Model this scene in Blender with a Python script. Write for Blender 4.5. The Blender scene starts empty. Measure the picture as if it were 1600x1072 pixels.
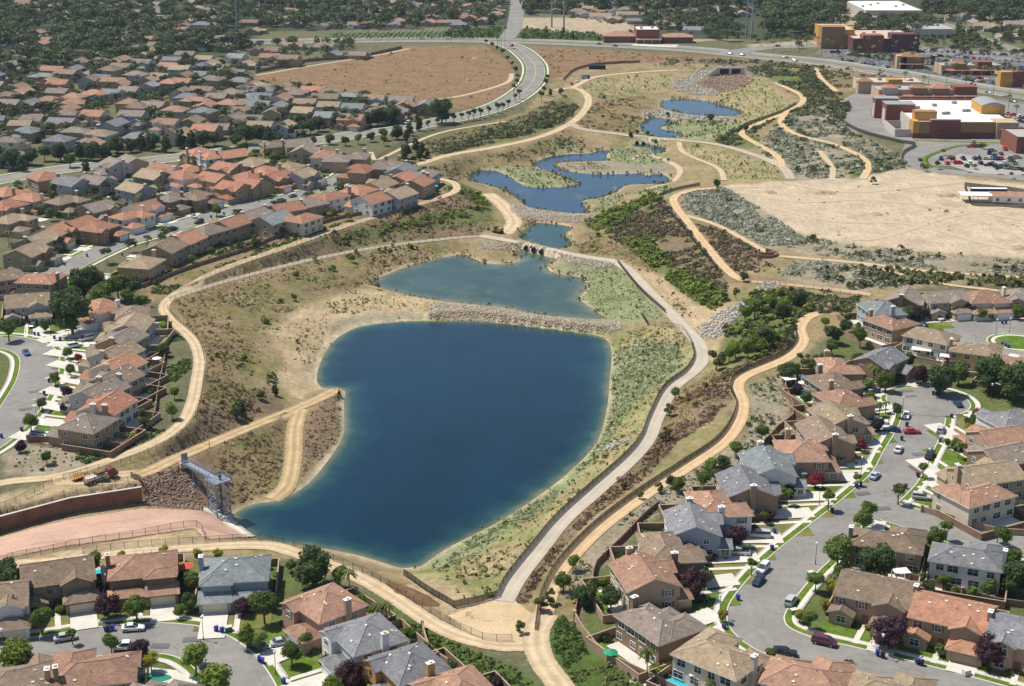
import bpy, math, random
import numpy as np
from mathutils import Vector, Matrix

S = bpy.context.scene
# ------------------------------------------------------------------ camera, sky, sun, exposure
F, PITCH, CH = 2300.0, math.radians(18.6), 150.0      # focal length in photo pixels, downward pitch, height above the rim
cam = bpy.data.cameras.new('camera'); cam_o = bpy.data.objects.new('camera', cam)
S.collection.objects.link(cam_o)
cam.sensor_width = 36.0; cam.lens = 36.0 * F / 1600.0
cam.clip_start = 1.0; cam.clip_end = 60000.0
cam_o.location = (0, 0, CH); cam_o.rotation_euler = (math.pi / 2 - PITCH, 0, 0)
S.camera = cam_o
ELEV = math.radians(60); SAZ = Vector((-0.91, 0.41)).normalized()
w = bpy.data.worlds.new('World'); S.world = w; w.use_nodes = True
nt = w.node_tree
bg = nt.nodes['Background']; sky = nt.nodes.new('ShaderNodeTexSky')
sky.sky_type = 'NISHITA'; sky.sun_disc = False; sky.sun_elevation = ELEV
sky.sun_rotation = math.atan2(SAZ.x, SAZ.y) % (2 * math.pi); sky.altitude = 400
nt.links.new(sky.outputs[0], bg.inputs[0]); bg.inputs[1].default_value = 0.10
sl = bpy.data.lights.new('sun', 'SUN'); sl.energy = 4.9; sl.angle = math.radians(0.5); sl.color = (1.0, 0.94, 0.85)
so = bpy.data.objects.new('sun', sl); S.collection.objects.link(so)
sd = Vector((SAZ.x * math.cos(ELEV), SAZ.y * math.cos(ELEV), math.sin(ELEV)))
so.rotation_euler = (-sd).to_track_quat('-Z', 'Y').to_euler()
S.view_settings.view_transform = 'Standard'; S.view_settings.look = 'None'
S.view_settings.exposure = 0.24; S.view_settings.gamma = 1.0; S.view_settings.use_curve_mapping = False
S.render.engine = 'CYCLES'
S.cycles.use_denoising = True; S.cycles.max_bounces = 6; S.cycles.transparent_max_bounces = 12
S.cycles.volume_bounces = 0
HAZE_DENSITY = 0.000042

R = random.Random(11); NR = np.random.default_rng(5)
COL = S.collection

# ------------------------------------------------------------------ surveying: photo pixel <-> ground
CP, SP = math.cos(PITCH), math.sin(PITCH)
def at(px, py, z=0.0):
    dx = (px - 800) / F; dy = (536 - py) / F
    d = (dx, CP + dy * SP, -SP + dy * CP)
    t = (z - CH) / d[2]
    return Vector((d[0] * t, d[1] * t, z))
def proj(x, y, z):
    x = np.asarray(x, float); y = np.asarray(y, float); v = np.asarray(z, float) - CH
    u = y * SP + v * CP; f = np.maximum(y * CP - v * SP, 1e-3)
    return 800 + F * x / f, 536 - F * u / f
def pip(px, py, poly):
    inside = np.zeros(np.shape(px), bool); n = len(poly)
    for i in range(n):
        x0, y0 = poly[i]; x1, y1 = poly[(i + 1) % n]
        if y0 == y1: continue
        c = ((y0 > py) != (y1 > py)) & (px < (x1 - x0) * (py - y0) / (y1 - y0) + x0)
        inside ^= c
    return inside
def smooth(pts, step=2.5):
    """Catmull-Rom through world points, resampled about every STEP metres"""
    P = [np.array(p, float) for p in pts]
    P = [2 * P[0] - P[1]] + P + [2 * P[-1] - P[-2]]
    out = []
    for i in range(1, len(P) - 2):
        n = max(1, int(np.linalg.norm((P[i + 1] - P[i])[:2]) / step))
        for k in range(n):
            t = k / n
            out.append(.5 * (2 * P[i] + (P[i + 1] - P[i - 1]) * t + (2 * P[i - 1] - 5 * P[i] + 4 * P[i + 1] - P[i + 2]) * t * t
                             + (3 * P[i] - P[i - 1] - 3 * P[i + 1] + P[i + 2]) * t ** 3))
    out.append(P[-2]); return np.array(out)
def W3(pp, z=None):
    return [at(p[0], p[1], p[2] if z is None else z) for p in pp]

# ------------------------------------------------------------------ tracing of the site (photo pixels; third number = metres above rim)
FLAT = [
 [(-300,895),(0,888),(130,884),(400,870),(450,876),(560,925),(640,965),(735,1022),(800,1100),(800,1300),(-300,1300)],
 [(880,1300),(905,990),(930,900),(1010,820),(1110,750),(1200,692),(1240,655),(1228,590),(1262,548),(1330,502),(1345,470),(1440,447),(1800,440),(2000,1300)],
 [(-300,720),(60,735),(170,702),(250,650),(285,620),(290,570),(278,530),(240,480),(262,452),(340,412),(450,368),(560,338),(640,310),(690,285),(655,264),(580,238),(640,215),(720,200),(790,182),(850,145),(858,110),(840,80),(900,84),(1060,92),(1190,95),(1300,103),(1420,125),(1640,170),(2300,160),(2300,-90),(-700,-90),(-700,300)],
 [(1125,290),(1200,284),(1330,279),(1400,262),(1430,236),(1330,205),(1300,160),(1345,140),(1800,165),(1800,412),(1500,399),(1300,380),(1250,366),(1170,316)],
]
WATER = {   # name: (level, outline)
 'lake': (-11, [(365,803),(382,793),(400,786),(432,783),(475,761),(510,723),(535,683),(538,661),(537,630),(535,609),(502,606),(496,598),(496,581),(507,553),(525,530),(560,511),(620,503),(700,501),(780,504),(860,513),(938,526),(955,548),(953,590),(948,640),(932,692),(890,737),(840,776),(780,815),(700,856),(655,886),(628,888),(560,868),(480,853),(430,850),(392,838)]),
 'upper_pond': (-10, [(573,443),(600,431),(650,412),(700,401),(728,398),(740,405),(765,412),(800,412),(814,405),(800,396),(815,391),(862,401),(872,407),(855,416),(868,428),(905,433),(918,450),(906,466),(925,482),(943,498),(900,497),(850,493),(780,480),(700,472),(640,462),(600,452)]),
 'channel': (-9.2, [(835,348),(853,349),(889,354),(884,367),(893,378),(885,388),(857,387),(826,377),(812,372),(826,356)]),
 'marsh_pond': (-8.6, [(730,276),(745,267),(774,267),(797,277),(819,290),(839,293),(880,292),(904,288),(891,282),(869,273),(844,263),(833,256),(844,250),(862,244),(891,241),(925,239),(936,235),(954,235),(947,244),(952,252),(938,252),(916,252),(871,255),(871,261),(891,268),(925,272),(959,272),(1004,271),(1010,275),(1024,272),(1042,275),(1042,287),(983,289),(963,300),(936,310),(911,314),(920,333),(891,333),(857,329),(826,324),(808,311),(790,299),(761,289),(732,282)]),
 'stream_pool': (-8.2, [(985,225),(1015,225),(1028,228),(1039,235),(1034,240),(1020,239),(1014,231),(990,229)]),
 'settling_pond': (-6.4, [(1030,160),(1050,155),(1090,156),(1130,165),(1158,175),(1150,181),(1100,181),(1060,176),(1035,169)]),
 'small_pond': (-7.2, [(1000,193),(1020,184),(1052,188),(1060,193),(1032,200),(1064,208),(1050,215),(1020,214),(1003,206)]),
}
PATHS = [  # name, width, material key, points
 ('trail', 4.0, 'tan', [(-60,772,0),(-20,760,0),(20,752,0),(75,747,0),(120,737,0),(170,720,0),(240,693,0),(282,664,0),(300,632,0),(308,595,-.1),(312,560,-.2),(300,530,-.3),(268,500,-.4),(256,482,-.4),(268,464,-.3),(300,445,-.3),(350,420,-.3),(450,385,-.3),(550,350,-.3),(640,324,-.3),(690,308,-.3),(712,298,-.3),(709,286,-.3),(686,279,-.3)]),
 ('trail', 3.8, 'gravel', [(268,466,-.4),(320,449,-1.6),(400,427,-3.4),(500,403,-5.2),(600,385,-6.4),(700,373,-7),(757,369,-7.3)]),
 ('crossing_road', 4.6, 'concrete_path', [(752,369,-7.3),(800,377,-7.4),(850,388,-7.5),(900,399,-7.5),(960,408,-7.5)]),
 ('dirt_road', 7.5, 'tan', [(788,366,-7.3),(803,348,-7.2),(790,326,-7.1),(775,312,-7.0),(762,303,-7.0)]),
 ('dirt_road', 5.0, 'dirt', [(120,752,-.3),(215,742,-.8),(272,718,-2),(330,693,-4),(390,668,-6),(450,644,-8),(490,627,-9),(524,610,-9.9)]),
 ('dirt_road', 5.0, 'dirt', [(470,640,-8.4),(461,670,-9),(458,720,-9.8),(448,760,-10.4),(425,780,-10.7)]),
 ('paved_trail', 4.7, 'concrete_path', [(786,940,-.3),(808,902,-.6),(845,855,-1.2),(880,812,-2),(930,768,-2.6),(985,718,-3.2),(1012,685,-3.8),(1026,650,-4.2),(1050,607,-4.8),(1083,580,-5.2),(1097,560,-5.6),(1090,535,-6),(1062,505,-6.4),(1044,486,-6.6),(1010,452,-7),(985,425,-7.2),(960,408,-7.5)]),
 ('trail', 4.0, 'orange', [(850,975,0),(853,945,0),(868,905,-.1),(888,876,-.2),(935,828,-.3),(1000,779,-.3),(1070,733,-.3),(1128,694,-.3),(1154,660,-.3),(1160,630,-.3),(1152,605,-.3),(1166,587,-.3),(1230,560,-.3),(1254,535,-.3),(1250,513,-.3),(1262,496,-.3),(1282,489,-.3)]),
 ('trail', 4.4, 'tan', [(-40,882,0),(60,880,0),(130,872,0),(200,863,0),(300,856,0),(400,852,0),(450,860,0),(540,893,0),(600,924,0),(680,977,0),(735,1000,0),(790,1010,0),(835,1008,0)]),
 ('trail', 5.5, 'tan', [(853,960,0),(838,990,0),(845,1030,0),(880,1080,0),(900,1130,0)]),
 ('trail', 3.8, 'orange', [(1185,292,-.2),(1120,294,-.6),(1080,298,-1),(1054,308,-1.4),(1056,323,-1.7),(1072,344,-2),(1105,386,-2.4),(1135,421,-2.6),(1160,438,-2.4),(1200,442,-2),(1270,449,-1.4),(1360,461,-.8)]),
 ('trail', 3.0, 'tan', [(1071,337,-1.9),(1120,352,-1.5),(1165,376,-1.1),(1205,397,-.9),(1235,402,-.8),(1350,412,-.6),(1450,424,-.5),(1640,437,-.4)]),
 ('trail', 2.6, 'tan', [(1350,413,-.6),(1450,440,-.5),(1560,455,-.4)]),
 ('trail', 5.0, 'tan', [(596,264,-.5),(650,258,-1.4),(700,243,-2),(780,229,-2.4),(850,212,-2.6),(897,189,-2.6),(918,165,-2.4),(916,148,-2),(896,138,-1.6),(866,141,-1.2)]),
 ('trail', 4.6, 'tan', [(892,139,-1.5),(930,121,-1.8),(1000,113,-2),(1060,110,-2.2)]),
 ('trail', 2.6, 'tan', [(579,238,-.2),(586,250,-.3),(600,246,-.3),(650,222,-.2),(700,205,-.2),(790,190,-.2)]),
 ('crossing_road', 5, 'gravel', [(890,193,-2.7),(915,203,-3.6),(1000,213,-4.6),(1060,219,-4.8),(1120,226,-4),(1180,243,-3),(1222,262,-1.8),(1236,280,-1)]),
 ('trail', 4, 'orange', [(1273,107,-.5),(1284,124,-.6),(1306,143,-.4)]),
 ('trail', 4, 'orange', [(1212,130,-1.6),(1250,148,-1.4),(1252,162,-1.4),(1226,178,-1.5),(1222,196,-1.5),(1250,212,-1.3),(1300,225,-1.2),(1345,245,-.8),(1356,262,-.6),(1348,280,-.3)]),
 ('trail', 4, 'orange', [(1225,178,-1.6),(1170,200,-2.4),(1160,211,-2.6),(1195,232,-2),(1217,247,-1.6),(1222,262,-1.6)]),
 ('trail', 3, 'tan', [(1280,236,-1),(1300,262,-.6),(1300,282,-.2)]),
 ('trail', 3, 'tan', [(1060,222,-4.4),(1070,240,-5),(1120,262,-3),(1132,282,-1)]),
]
RIDGE = [  # extra height control: (half width, points)
 (2.2, [(672,488,-9.0),(740,486,-8.9),(850,499,-8.9),(970,511,-8.7)]),
 (2.2, [(795,327,-7.6),(850,337,-7.9),(935,337,-7.4)]),
 (1.5, [(1000,180,-5.8),(1060,184,-5.6),(1150,188,-5.6)]),
 (1.6, [(-60,813,-.2),(0,796,-.2),(110,767,-.2),(214,751,-.2)]),
 (1.9, [(-60,848,-4.2),(0,831,-4.2),(110,803,-4.2),(224,788,-4.4)]),
 (2.0, [(225,790,-4.4),(310,797,-7.2),(345,808,-9.6),(388,838,-10.4)]),
 (2.0, [(-60,884,-1.2),(0,873,-1.4),(100,852,-2.0),(200,838,-3.2),(303,826,-4),(318,842,-4.4)]),
 (2.0, [(690,900,-2),(760,930,-.6),(700,960,-.2),(770,985,0)]),
 (2.0, [(240,745,-1),(290,722,-1.2),(285,745,-3)]),
 (3.0, [(1120,112,-1.0),(1160,114,-1.0)]),
 (3.0, [(1090,140,-5),(1120,145,-5)]),
]
ROADS = [  # name, width, sidewalks?, centre line
 ('street', 11.5, 1, [(-90,1040),(-20,1026),(60,1018),(160,1002),(240,997),(300,1004),(345,1028),(375,1066),(395,1110),(410,1170)]),
 ('street', 11.5, 1, [(1445,632),(1440,665),(1416,711),(1396,748),(1349,792),(1296,835),(1240,882),(1198,929),(1180,962),(1195,990),(1245,1014),(1330,1035),(1450,1066),(1560,1096),(1700,1140)]),
 ('street', 11.0, 1, [(1352,790),(1390,800),(1440,815),(1500,836),(1560,849),(1640,852)]),
 ('street', 12.0, 1, [(1470,512),(1520,511),(1570,511),(1700,509)]),
 ('street', 11.5, 1, [(-120,533),(-40,533),(20,536),(58,552),(60,585),(42,622),(18,656),(-20,690),(-70,720)]),
 ('street', 10.5, 1, [(60,442),(110,416),(150,396),(195,377),(250,362),(310,344),(360,329),(400,322),(440,313),(490,299),(525,284),(545,272),(556,262)]),
 ('street', 10.0, 1, [(402,321),(350,312),(300,303),(240,291),(190,284),(160,272)]),
 ('avenue', 12.5, 1, [(-60,292),(40,274),(120,262),(180,257),(280,246),(380,233),(440,227),(505,219),(560,210),(625,202),(675,192),(725,182),(775,167),(808,150),(832,128),(836,104),(822,86),(802,73),(770,65)]),
 ('boulevard', 24.0, 1, [(350,66),(560,63),(680,62),(800,64),(932,69),(1075,77),(1150,84),(1200,89),(1275,96),(1350,107),(1412,117),(1525,137),(1640,155),(1800,180)]),
 ('avenue', 18.0, 0, [(1140,83),(1200,74),(1285,72),(1330,75)]),
 ('avenue', 14.0, 0, [(806,-40),(808,0),(804,40),(790,62)]),
 ('avenue', 12.0, 0, [(1470,36),(1500,46),(1540,62),(1590,78),(1650,95)]),
 ('street', 10.0, 0, [(20,24),(60,14),(100,6),(130,-6)]),
]
# ------------------------------------------------------------------ terrain height field
NX, NY = 430, 520
YS = [168.0]
while len(YS) < NY: YS.append(YS[-1] + 0.55 + 0.0037 * (YS[-1] - 168) * 1.0)
YS = np.array(YS); YS = 168 + (YS - 168) * (1750 - 168) / (YS[-1] - 168)
U = np.linspace(-1, 1, NX)
HWID = lambda y: 0.42 * y + 75
GX = U[None, :] * HWID(YS)[:, None]; GY = np.repeat(YS[:, None], NX, 1)
def seg_dist(X, Y, line, closed=False):
    """distance to a polyline and the interpolated third coordinate"""
    best = np.full(X.shape, 1e9); zz = np.zeros(X.shape)
    n = len(line)
    for i in range(n if closed else n - 1):
        a = line[i]; b = line[(i + 1) % n]
        dx, dy = b[0] - a[0], b[1] - a[1]; L = dx * dx + dy * dy + 1e-9
        t = np.clip(((X - a[0]) * dx + (Y - a[1]) * dy) / L, 0, 1)
        d = np.hypot(X - a[0] - t * dx, Y - a[1] - t * dy)
        m = d < best; best[m] = d[m]; zz[m] = (a[2] + (b[2] - a[2]) * t)[m]
    return best, zz
FIX = np.zeros((NY, NX), bool); HZ = np.zeros((NY, NX))
GPX, GPY = proj(GX, GY, 0.0)
for poly in FLAT:
    m = pip(GPX, GPY, poly); FIX |= m; HZ[m] = 0.0
FIX[0, :] = FIX[-1, :] = FIX[:, 0] = FIX[:, -1] = True
def box_of(pts, pad):
    p = np.array([[q[0], q[1]] for q in pts]); lo = p.min(0) - pad; hi = p.max(0) + pad
    r = np.where((YS >= lo[1]) & (YS <= hi[1]))[0]
    r0, r1 = (r[0], r[-1] + 1) if len(r) else (0, 1)
    xs = GX[r0:r1]; c = np.where(((xs >= lo[0]) & (xs <= hi[0])).any(0))[0]
    c0, c1 = (c[0], c[-1] + 1) if len(c) else (0, 1)
    return slice(r0, r1), slice(c0, c1)
for hw, pp in RIDGE:
    ln = smooth(W3(pp), 4); s = box_of(ln, hw + 2)
    d, z = seg_dist(GX[s], GY[s], ln); m = d < hw
    HZ[s][m] = z[m]; FIX[s][m] = True
PATHW = []
for nm, wd, mk, pp in PATHS:
    ln = smooth(W3(pp), 2.5); PATHW.append(ln); s = box_of(ln, wd)
    d, z = seg_dist(GX[s], GY[s], ln); m = d < wd / 2 + 1.3
    HZ[s][m] = z[m]; FIX[s][m] = True
SHORE = {}; SDALL = np.full((NY, NX), 99.0)
for nm, (wz, pp) in WATER.items():
    ln = smooth([tuple(at(p[0], p[1], wz)) for p in pp + [pp[0]]], 3.0)[:-1]
    s = box_of(ln, 8); d, _ = seg_dist(GX[s], GY[s], ln, True)
    ins = pip(GX[s], GY[s], [(p[0], p[1]) for p in ln]); d = np.where(ins, -d, d)
    m = (d < 3.2) & ~(FIX[s] & (d > 0.6)); HZ[s][m] = (wz + np.clip(d * .22, -2.0, .6))[m]; FIX[s][m] = True
    SHORE[nm] = (s, d, wz); SDALL[s] = np.minimum(SDALL[s], d)
def relax(H, X, it):
    H = H.copy()
    for _ in range(it):
        A = H.copy()
        A[1:-1, 1:-1] = .25 * (H[:-2, 1:-1] + H[2:, 1:-1] + H[1:-1, :-2] + H[1:-1, 2:])
        H = np.where(X, H, A)
    return H
def coarse(f):
    h = np.zeros((-(-NY // f), -(-NX // f))); c = np.zeros_like(h)
    jj, ii = np.nonzero(FIX); np.add.at(h, (jj // f, ii // f), HZ[jj, ii]); np.add.at(c, (jj // f, ii // f), 1)
    return np.where(c > 0, h / np.maximum(c, 1), 0), c > 0
prev = None
for f in (16, 8, 4, 2, 1):
    h, x = coarse(f) if f > 1 else (HZ, FIX)
    if prev is not None:
        up = np.repeat(np.repeat(prev, 2, 0), 2, 1)[:h.shape[0], :h.shape[1]]
        h = np.where(x, h, up)
    prev = relax(h, x, 260 if f > 2 else 120)
HZ = prev
# a little unevenness on the open slopes
def vnoise(x, y, seed):
    r = np.random.default_rng(seed); out = np.zeros_like(x)
    for k in range(7):
        a = r.uniform(0, 6.28); q = r.uniform(.6, 1.6); out += np.sin((x * math.cos(a) + y * math.sin(a)) * q + r.uniform(0, 6.28))
    return out / 7
HZ = HZ + np.where(FIX, 0, .16 * vnoise(GX / 1.9, GY / 1.9, 3) + .3 * vnoise(GX / 7, GY / 7, 4))
def Hs(x, y):
    """terrain height, bilinear"""
    x = np.asarray(x, float); y = np.asarray(y, float)
    j = np.clip(np.interp(y, YS, np.arange(NY)), 0, NY - 1.001); j0 = j.astype(int); tj = j - j0
    i = np.clip((x / HWID(y) + 1) / 2 * (NX - 1), 0, NX - 1.001); i0 = i.astype(int); ti = i - i0
    return ((HZ[j0, i0] * (1 - ti) + HZ[j0, i0 + 1] * ti) * (1 - tj) + (HZ[j0 + 1, i0] * (1 - ti) + HZ[j0 + 1, i0 + 1] * ti) * tj)
def hit(px, py, lift=0.0):
    """where the line of sight through a photo pixel meets the terrain"""
    z = 0.0
    for _ in range(30):
        p = at(px, py, z + lift); z = .5 * z + .5 * float(Hs(p.x, p.y))
    p = at(px, py, z + lift); return Vector((p.x, p.y, float(Hs(p.x, p.y))))
GPX, GPY = proj(GX, GY, HZ)

# ------------------------------------------------------------------ materials
def nmat(name, rough=.85, spec=.25):
    m = bpy.data.materials.new(name); m.use_nodes = True; n = m.node_tree; b = n.nodes['Principled BSDF']
    b.inputs['Roughness'].default_value = rough; b.inputs['Specular IOR Level'].default_value = spec
    return m, n, b
def N(n, t, **k):
    o = n.nodes.new(t)
    for a, v in k.items(): setattr(o, a, v)
    return o
def ramp2(n, fac, c1, c2, lo=.35, hi=.65):
    r = N(n, 'ShaderNodeValToRGB'); r.color_ramp.elements[0].position = lo; r.color_ramp.elements[1].position = hi
    r.color_ramp.elements[0].color = (*c1, 1); r.color_ramp.elements[1].color = (*c2, 1); n.links.new(fac, r.inputs[0]); return r.outputs[0]
def noise(n, vec, scale, detail=4, rough=.6):
    t = N(n, 'ShaderNodeTexNoise'); t.inputs['Scale'].default_value = scale; t.inputs['Detail'].default_value = detail
    t.inputs['Roughness'].default_value = rough
    if vec is not None: n.links.new(vec, t.inputs['Vector'])
    return t.outputs['Fac']
def mul(n, a, lo, hi, c):
    """colour c times a value running lo..hi with factor a"""
    r = N(n, 'ShaderNodeMapRange'); r.inputs['From Min'].default_value = .3; r.inputs['From Max'].default_value = .7
    r.inputs['To Min'].default_value = lo; r.inputs['To Max'].default_value = hi; n.links.new(a, r.inputs[0])
    v = N(n, 'ShaderNodeVectorMath', operation='SCALE'); n.links.new(c, v.inputs[0]); n.links.new(r.outputs[0], v.inputs['Scale'])
    return v.outputs[0]
def bump(n, b, h, strength, dist=.1):
    u = N(n, 'ShaderNodeBump'); u.inputs['Strength'].default_value = strength; u.inputs['Distance'].default_value = dist
    n.links.new(h, u.inputs['Height']); n.links.new(u.outputs[0], b.inputs['Normal'])
def geo(n): return N(n, 'ShaderNodeNewGeometry').outputs['Position']
def ground_mat(name, c1, c2, s1=.25, s2=2.5, rough=.95, amt=.28, bmp=.3, spec=.1):
    m, n, b = nmat(name, rough, spec); p = geo(n)
    c = ramp2(n, noise(n, p, s1, 5), c1, c2)
    c = mul(n, noise(n, p, s2, 6, .7), 1 - amt, 1 + amt, c); n.links.new(c, b.inputs['Base Color'])
    bump(n, b, noise(n, p, s2 * 1.5, 5, .7), bmp); return m
def plain(name, c, rough=.6, spec=.3, var=.12, scale=1.5, metal=0, rand=0):
    m, n, b = nmat(name, rough, spec); b.inputs['Metallic'].default_value = metal
    rgb = N(n, 'ShaderNodeRGB'); rgb.outputs[0].default_value = (*c, 1); o = rgb.outputs[0]
    if var:
        tc = N(n, 'ShaderNodeTexCoord'); o = mul(n, noise(n, tc.outputs['Object'], scale, 4), 1 - var, 1 + var, o)
    if rand:
        oi = N(n, 'ShaderNodeObjectInfo'); r = N(n, 'ShaderNodeMapRange'); r.inputs['To Min'].default_value = 1 - rand; r.inputs['To Max'].default_value = 1 + rand
        n.links.new(oi.outputs['Random'], r.inputs[0]); v = N(n, 'ShaderNodeVectorMath', operation='SCALE')
        n.links.new(o, v.inputs[0]); n.links.new(r.outputs[0], v.inputs['Scale']); o = v.outputs[0]
    n.links.new(o, b.inputs['Base Color']); return m
def trail_mat(name, c1, c2, s1, s2, amt=.16, ruts=.16, edge=.30):
    m = ground_mat(name, c1, c2, s1, s2, amt=amt); n = m.node_tree; b = n.nodes['Principled BSDF']; p = geo(n)
    a = N(n, 'ShaderNodeAttribute', attribute_name='across'); ab = N(n, 'ShaderNodeMath', operation='ABSOLUTE'); n.links.new(a.outputs['Fac'], ab.inputs[0])
    src = b.inputs['Base Color'].links[0].from_socket
    d = N(n, 'ShaderNodeMath', operation='SUBTRACT'); n.links.new(ab.outputs[0], d.inputs[0]); d.inputs[1].default_value = .42
    d2 = N(n, 'ShaderNodeMath', operation='ABSOLUTE'); n.links.new(d.outputs[0], d2.inputs[0])
    w_ = N(n, 'ShaderNodeMath', operation='MULTIPLY_ADD'); n.links.new(noise(n, p, .5, 4), w_.inputs[0]); w_.inputs[1].default_value = .5; n.links.new(d2.outputs[0], w_.inputs[2])
    r = N(n, 'ShaderNodeMapRange'); r.inputs['From Min'].default_value = .25; r.inputs['From Max'].default_value = .6; r.inputs['To Min'].default_value = 1 + ruts * .6; r.inputs['To Max'].default_value = 1 - ruts
    n.links.new(w_.outputs[0], r.inputs[0]); v = N(n, 'ShaderNodeVectorMath', operation='SCALE'); n.links.new(src, v.inputs[0]); n.links.new(r.outputs[0], v.inputs['Scale']); n.links.new(v.outputs[0], b.inputs['Base Color'])
    if edge:
        e = N(n, 'ShaderNodeMath', operation='MULTIPLY_ADD'); n.links.new(noise(n, p, .8, 5, .7), e.inputs[0]); e.inputs[1].default_value = edge * 2; n.links.new(ab.outputs[0], e.inputs[2])
        g = N(n, 'ShaderNodeMapRange'); g.inputs['From Min'].default_value = .94 + edge; g.inputs['From Max'].default_value = 1.04 + edge; n.links.new(e.outputs[0], g.inputs[0])
        t = N(n, 'ShaderNodeBsdfTransparent'); mx = N(n, 'ShaderNodeMixShader'); n.links.new(g.outputs[0], mx.inputs[0]); n.links.new(b.outputs[0], mx.inputs[1]); n.links.new(t.outputs[0], mx.inputs[2]); n.links.new(mx.outputs[0], n.nodes['Material Output'].inputs[0])
    return m
M = {}
M['tan'] = trail_mat('tan_trail_dirt', (.45,.345,.215), (.55,.435,.285), .3, 3)
M['orange'] = trail_mat('orange_trail_dirt', (.49,.345,.195), (.57,.42,.25), .3, 3, .14, .12, .2)
M['dirt'] = trail_mat('dirt_road', (.37,.27,.145), (.48,.36,.205), .3, 3, .2, .22, .4)
M['gravel'] = trail_mat('gravel_trail', (.37,.315,.235), (.45,.385,.295), .3, 4, .16, .1, .25)
M['concrete_path'] = trail_mat('concrete_path', (.40,.35,.275), (.47,.415,.33), .15, 2, .1, .06, 0)
M['track'] = trail_mat('vehicle_track', (.40,.32,.215), (.465,.375,.26), .3, 2, .14, -.05, .5)
M['lot_dirt'] = ground_mat('lot_dirt', (.44,.325,.19), (.54,.41,.255), .12, 2, amt=.22)
M['car_park'] = ground_mat('pale_car_park', (.30,.275,.245), (.36,.33,.295), .08, 1, amt=.1, bmp=.05)
M['concrete'] = ground_mat('concrete', (.50,.475,.42), (.60,.57,.50), .2, 2, amt=.1, bmp=.05)
def asphalt_mat():
    m = ground_mat('old_asphalt', (.195,.187,.172), (.25,.24,.22), .07, .5, amt=.12, bmp=.1); n = m.node_tree; b = n.nodes['Principled BSDF']; p = geo(n); src = b.inputs['Base Color'].links[0].from_socket
    v = N(n, 'ShaderNodeTexVoronoi', feature='DISTANCE_TO_EDGE'); v.inputs['Scale'].default_value = .085; wv = N(n, 'ShaderNodeVectorMath', operation='MULTIPLY_ADD'); ns = N(n, 'ShaderNodeTexNoise'); ns.inputs['Scale'].default_value = .4; n.links.new(p, ns.inputs['Vector'])
    n.links.new(ns.outputs['Color'], wv.inputs[0]); wv.inputs[1].default_value = (3, 3, 0); n.links.new(p, wv.inputs[2]); n.links.new(wv.outputs[0], v.inputs['Vector'])
    r = N(n, 'ShaderNodeMapRange'); r.inputs['From Min'].default_value = .003; r.inputs['From Max'].default_value = .014; r.inputs['To Min'].default_value = .84; n.links.new(v.outputs['Distance'], r.inputs[0])
    st = N(n, 'ShaderNodeMapRange'); st.inputs['From Min'].default_value = .62; st.inputs['From Max'].default_value = .75; st.inputs['To Min'].default_value = 1; st.inputs['To Max'].default_value = .82; n.links.new(noise(n, p, .35, 3), st.inputs[0])
    k = N(n, 'ShaderNodeMath', operation='MULTIPLY'); n.links.new(r.outputs[0], k.inputs[0]); n.links.new(st.outputs[0], k.inputs[1])
    s_ = N(n, 'ShaderNodeVectorMath', operation='SCALE'); n.links.new(src, s_.inputs[0]); n.links.new(k.outputs[0], s_.inputs['Scale']); n.links.new(s_.outputs[0], b.inputs['Base Color']); return m
M['asphalt'] = asphalt_mat()
M['asphalt_dark'] = ground_mat('dark_asphalt', (.11,.11,.11), (.16,.155,.15), .06, 1.2, amt=.12, bmp=.1)
M['curb'] = ground_mat('curb_concrete', (.50,.48,.43), (.60,.57,.51), .2, 2, amt=.1, bmp=.05)
M['lawn'] = ground_mat('lawn', (.065,.12,.012), (.125,.18,.03), .35, 3, amt=.35, bmp=.5)
M['lawn_dry'] = ground_mat('dry_lawn', (.11,.14,.03), (.21,.17,.07), .25, 3, amt=.3, bmp=.5)
M['mulch'] = ground_mat('planting_bed', (.10,.075,.045), (.19,.14,.085), .5, 4, amt=.35, bmp=.6)
M['pink'] = ground_mat('pink_concrete', (.42,.265,.195), (.50,.335,.255), .12, 1.2, amt=.12, bmp=.08)
M['rust_wall'] = ground_mat('stained_wall', (.17,.085,.06), (.24,.13,.09), .3, 2, amt=.2, bmp=.1)
M['steel'] = plain('galvanised_steel', (.25,.30,.37), .5, .5, .15, 1, .2)
M['dark_metal'] = plain('dark_metal', (.05,.045,.04), .5, .4, .1)
M['white'] = plain('white_paint', (.78,.77,.74), .5, .35, .06)
M['cream'] = plain('cream_paint', (.62,.55,.44), .6, .3, .06)
M['brownpaint'] = plain('brown_paint', (.16,.10,.065), .6, .3, .1)
M['glass'] = plain('window_glass', (.03,.045,.055), .08, .6, 0)
M['tyre'] = plain('tyre_rubber', (.02,.02,.02), .8, .2, 0)
M['rim'] = plain('wheel_rim', (.45,.45,.46), .35, .5, 0, 1, .6)
M['lamp_red'] = plain('tail_lamp', (.35,.02,.02), .3, .5, 0)
M['lamp_clear'] = plain('head_lamp', (.75,.75,.72), .15, .6, 0)
M['bin_blue'] = plain('blue_plastic', (.025,.035,.26), .45, .4, .08)
M['bin_black'] = plain('black_plastic', (.025,.028,.04), .5, .4, .08)
M['wood'] = plain('brown_wood', (.20,.11,.06), .75, .2, .2, 3)
M['block'] = ground_mat('block_wall', (.33,.235,.165), (.40,.30,.22), .6, 5, amt=.14, bmp=.25)
M['block_brown'] = ground_mat('brown_block_wall', (.20,.125,.085), (.26,.17,.12), .6, 5, amt=.14, bmp=.25)
M['orange_cloth'] = plain('orange_cloth', (.85,.17,.03), .8, .2, .1, 5)
M['skin'] = plain('skin', (.42,.25,.17), .6, .3, 0)
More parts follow.
